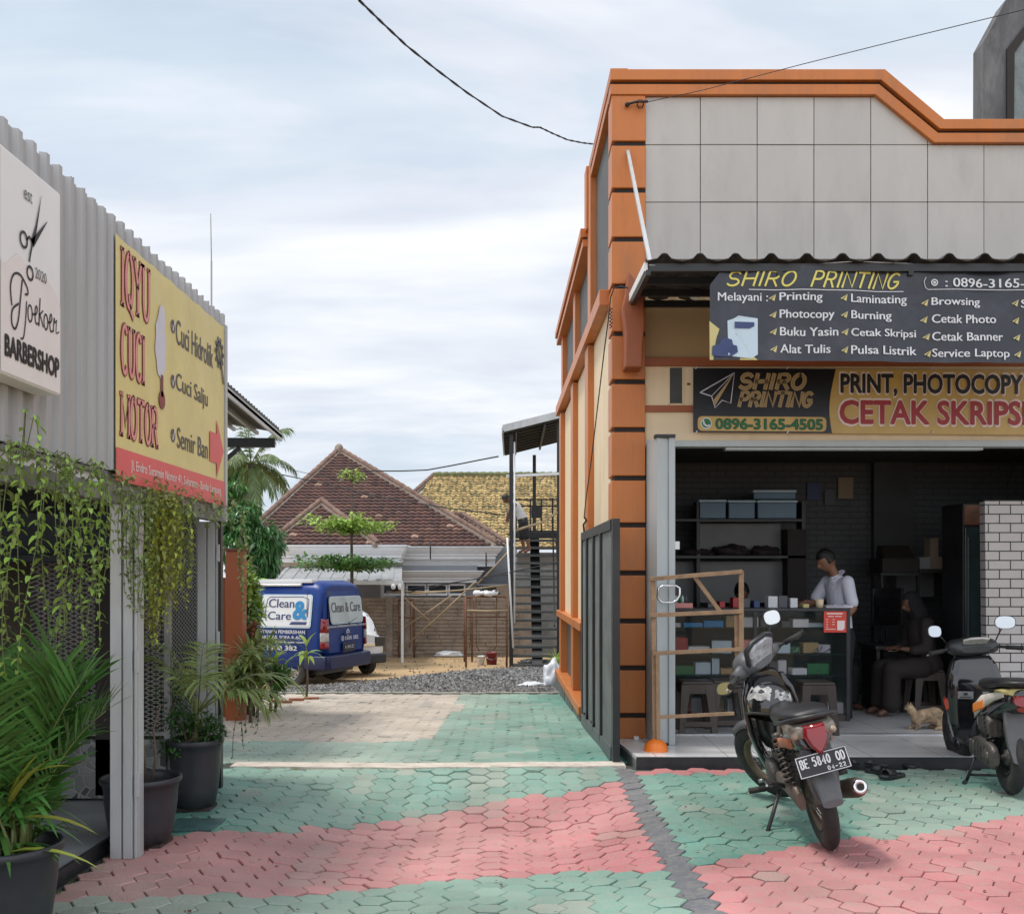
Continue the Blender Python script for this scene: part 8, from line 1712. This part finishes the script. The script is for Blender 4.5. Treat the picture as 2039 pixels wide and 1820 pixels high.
        w_ = MB(); w_.loft([sec_(.50,.30,.14,.03,p=4), sec_(.60,.29,.16,.04,p=4), sec_(.80,.29,.16,.04,p=4), sec_(.88,.32,.14,.05,p=4)]); w_.loft([sec_(.46,.42,.11,.12,p=3), sec_(.52,.38,.12,.10,p=3), sec_(.58,.34,.12,.07,p=3)]); B('floorboard', 'black_plastic', w_)
        w_ = MB(); w_.loft([[V((x0-.0, y, z)) for y in (-hw, -hw*.6, 0, hw*.6, hw)]+[V((x0+.09+(.05 if abs(y) < .1 else 0), y, z)) for y in (hw*1.02, hw*.6, 0, -hw*.6, -hw*1.02)] for z, x0, hw in ((.28,.84,.15),(.40,.86,.18),(.55,.84,.20),(.68,.82,.21),(.78,.83,.20),(.88,.85,.17),(.95,.86,.12))]); B('leg_shield', 'gloss_black', w_)
        w_ = MB(); w_.loft([sec_(.93,.75,.19,.18), sec_(1.0,.74,.16,.17), sec_(1.08,.72,.10,.13), sec_(1.13,.70,.05,.08)]); B('front_panel', 'gloss_black', w_)
        for sg in (1,-1): w_ = MB(); w_.hexa([(.86,sg*.19,.52),(.86,sg*.21,.60),(1.0,sg*.19,.60),(.98,sg*.17,.52)], [(.88,sg*.215,.50),(.88,sg*.235,.58),(1.0,sg*.205,.59),(.98,sg*.19,.51)]); B('side_wing', mat('wing_red', (.6,.08,.05), .3), w_)
        w_ = MB(); w_.box(.818,.826,.02,.14,.60,.66); w_.box(.818,.826,-.16,-.05,.60,.66); B('sticker', 'back_board' if 'back_board' in M else 'white_plastic', w_, bevel=.002)
        w_ = MB(); w_.box(.814,.818,.035,.125,.612,.618); w_.box(.814,.818,.065,.095,.63,.65); B('sticker_print', 'ink_black', w_)
        w_ = MB(); w_.lathe([(.010,.006),(.018,.008),(.020,0)], o=(.832,-.09,.74), axis=(-1,0,0), n=16); B('ignition_switch', 'chrome', w_)
        w_ = MB(); w_.M = S; w_.loft([sec_(.82,1.0,.12,.025,p=3), sec_(.86,1.01,.20,.06,p=3), sec_(.93,1.02,.21,.075,p=2.8), sec_(1.0,1.0,.15,.07), sec_(1.05,.99,.08,.04)]); B('handlebar_cowl', 'black_plastic', w_)
        w_ = MB(); w_.M = S @ Matrix.Translation((.845,0,1.055)) @ Matrix.Rotation(R(-50),4,'Y'); ip = [(-.11,.05),(-.09,-.05),(.09,-.05),(.11,.05),(.05,.07),(-.05,.07)]; w_.loft([[V((0,y,z)) for y, z in ip],[V((-.015,y*.9,z*.9)) for y, z in ip]]); B('instrument_panel', M['clear_lens'], w_)
        for sg in (1,-1):
            w_ = MB(); w_.M = S; w_.tube([(.90,sg*.18,1.01),(.86,sg*.27,1.0)], .013, 8); w_.tube([(.865,sg*.255,1.0),(.82,sg*.37,.99)], .018, 12); w_.tube([(.82,sg*.37,.99),(.817,sg*.378,.99)], .021, 12); B('grip', 'rubber', w_)
            w_ = MB(); w_.M = S; w_.tube([(.94,sg*.21,1.0),(.93,sg*.28,.99),(.88,sg*.38,.97)], .006, 6); B('brake_lever', 'steel', w_)
        mirror_(root, S @ V((.92,-.20,1.05)), S @ V((.88,-.27,1.20)), S.to_3x3() @ V((-1,.25,.1)), .075, .05); mirror_(root, S @ V((.92,.20,1.05)), S @ V((.90,.30,1.16)), S.to_3x3() @ V((-1,-.3,.12)), .06, .045)
    return root
mb1 = motorbike('black underbone motorbike leaning on its side stand with helmet on the seat', 'under')
rw = Gp(1652, 1690); fw_ = Gp(1572, 1608); dv = (fw_-rw); ang = math.atan2(dv.y, dv.x)
mb1.location = (rw.x, rw.y, .0); mb1.scale = (1.05,)*3; LEAN = R(-12.5)
mb1.rotation_mode = 'XYZ'; mb1.rotation_euler = (Matrix.Rotation(ang, 3, 'Z') @ Matrix.Rotation(LEAN, 3, 'X')).to_euler()
# helmet resting on the front of the seat
hm = empty('helmet', (0,0,0), 'black helmet with white and yellow graphics hanging between the seat and leg shield', 'helmet')
w_ = MB(); w_.lathe([(.128,-.09),(.140,-.05),(.148,0),(.143,.05),(.12,.095),(.085,.125),(.04,.143),(.001,.147)], n=28); w_.build('shell', M['gloss_black'], hm)
w_ = MB()
for a0, a1, z0_, z1_, r_ in ((150,235,.0,.085,.149),(245,300,.02,.075,.149),(120,140,-.04,.02,.151)):
    n_ = 8; ringsv = []
    for i in range(n_+1):
        a = R(a0+(a1-a0)*i/n_)
        ringsv.append([V((math.sqrt(max(0,1-(z/.165)**2))*r_*1.01*math.cos(a), math.sqrt(max(0,1-(z/.165)**2))*r_*1.01*math.sin(a), z+.01*math.sin(i*2))) for z in (z0_, (z0_+z1_)/2, z1_)])
    for i in range(n_):
        for j in range(2): w_.poly([ringsv[i][j], ringsv[i+1][j], ringsv[i+1][j+1], ringsv[i][j+1]])
w_.build('graphic', mat('graphic_silver', (.33,.33,.32), .35, var=.7, vs=30), hm, fixn=False)
w_ = MB()
for i in range(6):
    a, a2 = R(88+8*i), R(96+8*i); w_.poly([(.149*math.cos(a), .149*math.sin(a), -.07), (.149*math.cos(a2), .149*math.sin(a2), -.07), (.150*math.cos(a2), .150*math.sin(a2), .0), (.150*math.cos(a), .150*math.sin(a), .0)])
w_.build('yellow_patch', M['ink_yellow'], hm, fixn=False)
w_ = MB(); w_.lathe([(.132,-.095),(.142,-.088),(.140,-.078),(.130,-.082)], n=28); w_.build('rim_trim', M['rubber'], hm)
mw_ = Matrix.Translation(mb1.location) @ mb1.rotation_euler.to_matrix().to_4x4() @ Matrix.Scale(1.05, 4)
hm.location = mw_ @ V((.60, .05, .76)); hm.rotation_euler = (R(-8), R(14), R(20))
mb2 = motorbike('black scooter with white and orange side decals at the right edge', 'scoot')
rw = Gp(2012, 1581); fw_ = Gp(1936, 1535); dv = (fw_-rw); ang = math.atan2(dv.y, dv.x); mb2.location = (rw.x, rw.y, 0); mb2.rotation_euler = (0, 0, ang)
# ================================================================ PEOPLE AND THE CAT
def eval_mesh(o):
    dg = bpy.context.evaluated_depsgraph_get(); dg.update(); return bpy.data.meshes.new_from_object(o.evaluated_get(dg))
def skin_graph(nodes, chains, sub=1):
    # one closed tapered capsule per bone; merge() fuses them into one continuous skin
    bm = bmesh.new(); n = 18
    for c in chains:
        for na, nb in zip(c, c[1:]):
            (pa, ra), (pb, rb) = nodes[na], nodes[nb]; pa, pb = V(pa), V(pb); ra = ra if isinstance(ra, tuple) else (ra, ra); rb = rb if isinstance(rb, tuple) else (rb, rb)
            d = pb-pa; L_ = d.length; d.normalize(); u = V((0,1,0))-d*d.y; u = u.normalized() if u.length > .2 else V((1,0,0)); v = d.cross(u); rings = []
            ca, cb = min(ra), min(rb)
            for t in (-85, -60, -35, -12): rings.append((pa+d*ca*math.sin(R(t)), ra[0]*math.cos(R(t)), ra[1]*math.cos(R(t))))
            for k in range(5): f = k/4; g_ = f*f*(3-2*f); rings.append((pa.lerp(pb, f), ra[0]+(rb[0]-ra[0])*g_, ra[1]+(rb[1]-ra[1])*g_))
            for t in (12, 35, 60, 85): rings.append((pb+d*cb*math.sin(R(t)), rb[0]*math.cos(R(t)), rb[1]*math.cos(R(t))))
            vs = [[bm.verts.new(p+u*math.cos(2*math.pi*i/n)*a_+v*math.sin(2*math.pi*i/n)*b_) for i in range(n)] for p, a_, b_ in rings]
            for r0, r1 in zip(vs, vs[1:]):
                for i in range(n): bm.faces.new((r0[i], r0[(i+1) % n], r1[(i+1) % n], r1[i]))
            bm.faces.new(vs[0][::-1]); bm.faces.new(vs[-1])
    bmesh.ops.recalc_face_normals(bm, faces=bm.faces); me = bpy.data.meshes.new('g'); bm.to_mesh(me); bm.free(); return me
def merge(name, meshes, m_, parent, voxel=0, smooth=4):
    bm = bmesh.new()
    for me in meshes: bm.from_mesh(me)
    bmesh.ops.recalc_face_normals(bm, faces=bm.faces); me = bpy.data.meshes.new(name); bm.to_mesh(me); bm.free()
    o = bpy.data.objects.new(name, me); link(o)
    if voxel:
        r = o.modifiers.new('remesh', 'REMESH'); r.mode = 'VOXEL'; r.voxel_size = voxel; r.use_smooth_shade = True
        if smooth: s_ = o.modifiers.new('smooth', 'SMOOTH'); s_.iterations = smooth; s_.factor = .5
        m2 = eval_mesh(o); o.modifiers.clear(); o.data = m2; me = m2
    me.materials.clear(); me.materials.append(M[m_] if isinstance(m_, str) else m_)
    for p in me.polygons: p.use_smooth = True
    if parent is not None: o.parent = parent
    return o
def mb_mesh(mb):
    me = bpy.data.meshes.new('t'); me.from_pydata(mb.v, [], mb.f); return me
def head_mesh(c, Rm, s=1.0):     # face towards local +x
    bm = bmesh.new(); bmesh.ops.create_uvsphere(bm, u_segments=40, v_segments=30, radius=1)
    for v in bm.verts:
        x, y, z = v.co; g = lambda cx_, cy_, cz_, w: math.exp(-((x-cx_)**2+(y-cy_)**2+(z-cz_)**2)/w**2)
        px_, py_, pz_ = x*.098, y*.076, z*.118
        if z < 0: py_ *= 1+.28*z; px_ *= 1+.10*z
        if x < 0 and z < -.2: px_ *= 1+.35*(z+.2)
        px_ += .026*g(1,0,-.12,.22)+.012*g(1,0,.08,.16)+.010*g(.9,0,-.42,.22)+.010*g(.85,0,-.8,.28)+.006*g(.9,.3,.2,.2)+.006*g(.9,-.3,.2,.2)-.012*g(.93,.33,.02,.16)-.012*g(.93,-.33,.02,.16)-.004*g(.93,0,-.33,.12)-.005*g(.93,0,-.55,.12)
        py_ += .012*math.copysign(1, y)*(g(.0,1,-.05,.16)+g(.0,-1,-.05,.16))
        v.co = V((px_*s, py_*s, pz_*s))
    me = bpy.data.meshes.new('h'); bm.to_mesh(me); bm.free(); me.transform(Matrix.Translation(c) @ Rm.to_4x4()); return me
def hair_mesh(c, Rm, s=1.0, low=-.35, long=0):
    bm = bmesh.new(); bmesh.ops.create_uvsphere(bm, u_segments=36, v_segments=26, radius=1)
    for v in bm.verts:
        x, y, z = v.co; k = 1.0+.04*mnoise.noise(V((x*6,y*6,z*6)))
        lim = .42 if x > .35 else low
        inset = .80 if (z < lim) else 1.0
        v.co = V(((x*.104-.004)*s*k*inset, y*.083*s*k*inset, (z*.122+.008)*s*k*(inset if z < lim else 1)))
    me = bpy.data.meshes.new('hr'); bm.to_mesh(me); bm.free(); me.transform(Matrix.Translation(c) @ Rm.to_4x4()); return me
def hand_mesh(wrist, d, up, s=1.0, curl=.6, thumb=1):
    wrist, d, up = V(wrist), V(d).normalized(), V(up).normalized(); side = d.cross(up).normalized(); w_ = MB()
    w_.tube([wrist, wrist+d*.03*s, wrist+d*.085*s], [.022*s,.030*s,.034*s], 10, flat=.5) if False else w_.loft([[wrist+d*t*s+side*a*hw*s+up*b*.012*s for a, b in ((-1,-.5),(-.6,-1),(.6,-1),(1,-.5),(1,.5),(.6,1),(-.6,1),(-1,.5))] for t, hw in ((-.01,.020),(.03,.030),(.07,.038),(.092,.037))])
    for k, (off, L_) in enumerate(((-.029,.066),(-.010,.076),(.010,.072),(.028,.056))):
        p = wrist+d*.088*s+side*off*s; q1 = p+(d*math.cos(curl*.4)-up*math.sin(curl*.4))*L_*.42*s; q2 = q1+(d*math.cos(curl)-up*math.sin(curl))*L_*.33*s; q3 = q2+(d*math.cos(curl*1.6)-up*math.sin(curl*1.6))*L_*.28*s
        w_.tube([p-d*.02*s, p, q1, q2, q3], [.009*s,.009*s,.0085*s,.0078*s,.006*s], 7)
    tb = wrist+d*.03*s-side*.024*s*thumb; w_.tube([tb, tb+(d*.6-side*.8*thumb-up*.2)*.035*s, tb+(d*.85-side*.7*thumb-up*.5)*.07*s], [.011*s,.010*s,.007*s], 7)
    return mb_mesh(w_)
def leafless(): pass

# ---- standing man in a pale shirt behind the counter
def standing_man():
    o = empty('person', (WX(1672, 11.18), 11.18, PZ), 'man in pale lilac short sleeved shirt standing behind the counter looking down', 'person')
    N = dict(pel=((0,0,.93),(.13,.10)), sp=((.0,0,1.10),(.125,.095)), ch=((.02,0,1.30),(.14,.10)), nb=((.05,0,1.445),.06), nk=((.085,0,1.50),.052), sk=((.12,0,1.56),.055),
      ls=((.02,.165,1.40),.058), le=((.0,.225,1.13),.043), lf=((.09,.235,1.05),.038), lw=((.19,.20,.98),.026), rs=((.04,-.165,1.40),.058), re=((.14,-.22,1.19),.043), rf=((.24,-.18,1.17),.036), rw=((.34,-.10,1.19),.026),
      lh=((0,.09,.86),.085), lk=((.01,.095,.48),.058), lc=((-.01,.095,.33),.055), la=((-.02,.095,.09),.036), lt=((.12,.11,.03),.035), rh=((0,-.09,.86),.085), rk=((.03,-.095,.48),.058), rc=((.01,-.095,.33),.055), ra=((.0,-.095,.09),.036), rt=((.14,-.11,.03),.035))
    ch = [['pel','sp','ch','nb','nk','sk'],['ch','ls','le','lf','lw'],['ch','rs','re','rf','rw'],['pel','lh','lk','lc','la','lt'],['pel','rh','rk','rc','ra','rt']]
    Rm = Matrix.Rotation(R(32), 3, 'Y'); hc = V((.155, 0, 1.615))
    merge('body', [skin_graph(N, ch), head_mesh(hc, Rm), hand_mesh((.19,.20,.98), (.9,-.1,-.3), (0,0,1), thumb=1), hand_mesh((.34,-.10,1.19), (.9,.3,-.1), (0,0,1), thumb=-1)], 'skin', o, voxel=.007)
    merge('hair', [hair_mesh(hc, Rm)], 'hair', o)
    S_ = dict(pel=((0,0,.86),(.155,.118)), sp=((.0,0,1.08),(.14,.108)), ch=((.015,0,1.30),(.152,.112)), nb=((.045,0,1.425),.075), ls=((.02,.165,1.395),.068), lm=((.01,.195,1.27),.064), l2=((.0,.21,1.19),.066), rs=((.04,-.165,1.395),.068), rm=((.09,-.20,1.29),.075), r2=((.125,-.215,1.23),.072))
    merge('shirt', [skin_graph(S_, [['pel','sp','ch','nb'],['ch','ls','lm','l2'],['ch','rs','rm','r2']])], 'shirt', o, voxel=.008, smooth=1)
    w_ = MB()
    for sg in (1, -1): w_.loft([[V((.055,sg*.0,1.475)), V((.115,sg*.02,1.42)), V((.09,sg*.065,1.425)), V((.02,sg*.085,1.475)), V((-.02,sg*.06,1.50)), V((-.025,0,1.515))], [V((.06,0,1.485)), V((.12,sg*.022,1.428)), V((.095,sg*.072,1.433)), V((.02,sg*.09,1.483)), V((-.025,sg*.065,1.508)), V((-.03,0,1.523))]])
    w_.build('collar', M['shirt'], o)
    T_ = dict(pel=((0,0,.92),(.14,.12)), lh=((0,.09,.84),.105), lk=((.01,.095,.48),.078), la=((-.015,.095,.08),.062), rh=((0,-.09,.84),.105), rk=((.03,-.095,.48),.078), ra=((.0,-.095,.08),.062))
    merge('trousers', [skin_graph(T_, [['pel','lh','lk','la'],['pel','rh','rk','ra']])], 'trouser', o, voxel=.01, smooth=1)
    w_ = MB()
    for sg, dx_ in ((1,0),(-1,.02)): w_.loft([sec_(-.06+dx_,.035,.035,.03), sec_(.0+dx_,.045,.04,.045), sec_(.12+dx_,.035,.045,.032), sec_(.19+dx_,.025,.035,.022)] if False else [[p+V((0,sg*.1,0)) for p in sec_(x_+dx_, z_, a_, b_)] for x_, z_, a_, b_ in ((-.06,.035,.035,.03),(0,.045,.04,.045),(.12,.035,.045,.032),(.19,.025,.035,.022))])
    w_.build('shoes', M['black_plastic'], o)
    o.rotation_euler = (0, 0, R(196)); o.scale = (1.03,1.03,1.03); return o
standing_man()

# ---- seated figures
def seated(x, Y, label, rz, female=False, seat=.45, group=None, s=1.0, turn=0, zoff=0):
    o = empty('person', (WX(x, Y), Y, PZ+zoff), label, 'person', group)
    z = seat
    N = dict(pel=((0,0,z+.10),(.14,.12)), sp=((.03,0,z+.28),(.12,.10)), ch=((.06,0,z+.46),(.135,.10)), nb=((.09,0,z+.60),.055), nk=((.11,0,z+.65),.05), sk=((.13,0,z+.70),.055),
      ls=((.07,.16,z+.55),.052), le=((.10,.21,z+.29),.042), lf=((.20,.18,z+.27),.036), lw=((.31,.10,z+.28),.025), rs=((.07,-.16,z+.55),.052), re=((.10,-.21,z+.29),.042), rf=((.20,-.18,z+.27),.036), rw=((.31,-.10,z+.28),.025),
      lh=((.08,.10,z+.08),.085), lk=((.44,.11,z+.07),.06), la=((.46,.11,.09),.038), lt=((.58,.12,.035),.034), rh=((.08,-.10,z+.08),.085), rk=((.44,-.11,z+.07),.06), ra=((.46,-.11,.09),.038), rt=((.58,-.12,.035),.034))
    ch = [['pel','sp','ch','nb','nk','sk'],['ch','ls','le','lf','lw'],['ch','rs','re','rf','rw'],['pel','lh','lk','la','lt'],['pel','rh','rk','ra','rt']]
    Rm = Matrix.Rotation(R(24), 3, 'Y'); hc = V((.155, 0, z+.765))
    merge('body', [skin_graph(N, ch), head_mesh(hc, Rm), hand_mesh((.31,.10,z+.28), (.9,-.4,.1), (0,0,1), thumb=1), hand_mesh((.31,-.10,z+.28), (.9,.4,.1), (0,0,1), thumb=-1)], 'skin_dark', o, voxel=.009)
    cl = 'dress' if female else 'trouser'
    S_ = dict(pel=((0,0,z+.09),(.19,.16)), sp=((.03,0,z+.28),(.155,.13)), ch=((.055,0,z+.46),(.165,.13)), nb=((.08,0,z+.57),.085), ls=((.07,.165,z+.55),.075), le=((.10,.215,z+.29),.062), lf=((.22,.17,z+.27),.052), rs=((.07,-.165,z+.55),.075), re=((.10,-.215,z+.29),.062), rf=((.22,-.17,z+.27),.052),
      lh=((.10,.10,z+.08),.12), lk=((.45,.12,z+.06),.095), la=((.46,.13,.14),.10 if female else .07), rh=((.10,-.10,z+.08),.12), rk=((.45,-.12,z+.06),.095), ra=((.46,-.13,.14),.10 if female else .07))
    merge('dress' if female else 'clothes', [skin_graph(S_, [['pel','sp','ch','nb'],['ch','ls','le','lf'],['ch','rs','re','rf'],['pel','lh','lk','la'],['pel','rh','rk','ra']])], cl, o, voxel=.011, smooth=2)
    if female:
        bm = bmesh.new(); bmesh.ops.create_uvsphere(bm, u_segments=40, v_segments=30, radius=1)
        for v in bm.verts:
            x_, y_, z_ = v.co; k = 1.14
            if x_ > .55 and -.75 < z_ < .55 and abs(y_) < .62: k = .86
            p = V((x_*.100*k, y_*.080*k, z_*.124*k)); 
            if z_ < -.3: p = p*1.0+V((x_*.10, y_*.11, -.14))*(-z_-.3)
            v.co = p
        me = bpy.data.meshes.new('hj'); bm.to_mesh(me); bm.free(); me.transform(Matrix.Translation(hc-V((.012,0,0))) @ Rm.to_4x4()); merge('headscarf', [me], 'hijab', o)
        w_ = MB(); w_.box(.37,.45,-.04,.04,z+.25,z+.262); w_.build('phone', M['gloss_black'], o)
    else: merge('hair', [hair_mesh(hc, Rm)], 'hair', o)
    o.rotation_euler = (0,0,rz); o.scale = (s,s,s); return o
seated(1842, 11.45, 'seated woman in a dark headscarf and brown dress looking at her hands', R(188), female=True, seat=.44, s=1.0)
stool(WX(1842, 11.45), 11.45, .46, .36, 'brown plastic stool under the seated woman', st0)
seated(1486, 11.75, 'person with black hair seated behind the counter, nearest the shelf', R(96), seat=.55, group='people seated behind the counter', s=1.0)
seated(1545, 11.9, 'person bending low behind the counter, only dark hair showing', R(100), seat=.40, group='people seated behind the counter', s=.93)
seated(1621, 11.75, 'dark haired person crouched behind the counter left of the standing man', R(20), seat=.42, group='people seated behind the counter', s=.93)
for x_, Y_, sc, lb in ((1486,11.75,.57,'brown stool under the person nearest the shelf'),(1545,11.9,.41,'brown stool under the person bending low'),(1621,11.75,.43,'brown stool under the crouched person')):
    q = stool(WX(x_, Y_), Y_, .5, .36, lb, st0); q.scale = (.95,.95,sc/.5)

# ---- worker on the steel stairs, seen from behind
Yw = 26.0; zt_w = WZ(1101, Yw)
o = empty('person', (WX(1040, Yw), Yw, zt_w), 'worker in a white tank top and dark shorts leaning over the stair rail', 'person')
N = dict(pel=((0,0,.86),(.14,.11)), sp=((-.06,0,1.02),(.13,.10)), ch=((-.17,0,1.17),(.15,.11)), nb=((-.27,0,1.27),.06), nk=((-.31,0,1.30),.05), sk=((-.34,0,1.33),.05),
  ls=((-.20,.16,1.20),.055), le=((-.36,.18,1.02),.042), lw=((-.36,.14,.80),.028), rs=((-.20,-.16,1.20),.055), re=((-.34,-.20,1.00),.042), rw=((-.40,-.15,.80),.028),
  lh=((.02,.09,.80),.09), lk=((-.02,.10,.44),.06), la=((.05,.10,.08),.038), lt=((-.07,.11,.03),.034), rh=((.02,-.09,.80),.09), rk=((.10,-.10,.44),.06), ra=((.18,-.10,.08),.038), rt=((.06,-.11,.03),.034))
Rm = Matrix.Rotation(R(180), 3, 'Z') @ Matrix.Rotation(R(50), 3, 'Y')
merge('body', [skin_graph(N, [['pel','sp','ch','nb','nk','sk'],['ch','ls','le','lw'],['ch','rs','re','rw'],['pel','lh','lk','la','lt'],['pel','rh','rk','ra','rt']]), head_mesh(V((-.40,0,1.36)), Rm), hand_mesh((-.36,.14,.80),(-.3,0,-.9),(-1,0,0)), hand_mesh((-.40,-.15,.80),(-.3,0,-.9),(-1,0,0),thumb=-1)], 'skin_dark', o, voxel=.010)
merge('hair', [hair_mesh(V((-.40,0,1.36)), Rm)], 'hair', o)
merge('tank_top', [skin_graph(dict(a=((.0,0,.88),(.16,.13)), b=((-.07,0,1.03),(.15,.12)), c=((-.17,0,1.16),(.165,.125)), d=((-.22,0,1.22),.11)), [['a','b','c','d']])], 'tank_top', o, voxel=.012)
merge('shorts', [skin_graph(dict(p=((.01,0,.84),(.16,.13)), l=((.02,.09,.74),.12), l2=((-.01,.10,.42),.10), r=((.03,-.09,.74),.12), r2=((.10,-.10,.42),.10)), [['p','l','l2'],['p','r','r2']])], 'trouser', o, voxel=.012)
o.scale = (.98,.98,.98)

# ---- the cat
cg = Gp(1842, 1450); cY = 10.35
cat = empty('cat', (WX(1846, cY), cY, PZ), 'small cream and brown patched cat crouching on the shop floor', 'cat')
mc_ = mat('cat_fur', (.34,.24,.15), .85, var=.8, vs=13, bump=.4, bs=150)
N = dict(b0=((.13,0,.085),(.055,.06)), b1=((.07,0,.115),(.070,.075)), b2=((-.02,0,.115),(.055,.062)), b3=((-.09,0,.105),(.048,.055)), nk=((-.125,0,.145),.036), hd=((-.155,0,.185),.036),
  fl=((-.10,.035,.07),.022), fl2=((-.105,.035,.03),.016), fl3=((-.135,.035,.012),.014), fr=((-.10,-.035,.07),.022), fr2=((-.085,-.035,.03),.016), fr3=((-.115,-.035,.012),.014),
  hl=((.09,.05,.06),.035), hl2=((.12,.055,.03),.020), hl3=((.05,.06,.012),.014), hr=((.09,-.05,.06),.035), hr2=((.12,-.055,.03),.020), hr3=((.05,-.06,.012),.014), t1=((.19,.0,.05),.018), t2=((.23,.05,.02),.014), t3=((.18,.11,.012),.010))
w_ = MB(); w_.ell((-.162,0,.190), (.034,.033,.030), 16, 12); w_.ell((-.190,0,.180), (.014,.016,.012), 10, 7)
for sg in (1,-1): w_.loft([[V((-.165,sg*.010,.208)), V((-.150,sg*.014,.21)), V((-.150,sg*.032,.203)), V((-.165,sg*.030,.203))], [V((-.160,sg*.024,.244)), V((-.157,sg*.025,.244)), V((-.157,sg*.028,.242)), V((-.160,sg*.027,.242))]])
merge('body', [skin_graph(N, [['b1','b0'],['b1','b2','b3','nk','hd'],['b3','fl','fl2','fl3'],['b3','fr','fr2','fr3'],['b0','hl','hl2','hl3'],['b0','hr','hr2','hr3'],['b0','t1','t2','t3']]), mb_mesh(w_)], mc_, cat, voxel=.005, smooth=1)
w_ = MB()
for sg in (1,-1): w_.ell((-.191, sg*.014, .196), .0045, 8, 6)
w_.ell((-.204,0,.182), (.004,.005,.003), 8, 6); w_.build('eyes', M['gloss_black'], cat)
cat.scale = (1.15,1.15,1.15); cat.rotation_euler = (0,0,R(6))
# (end of script)
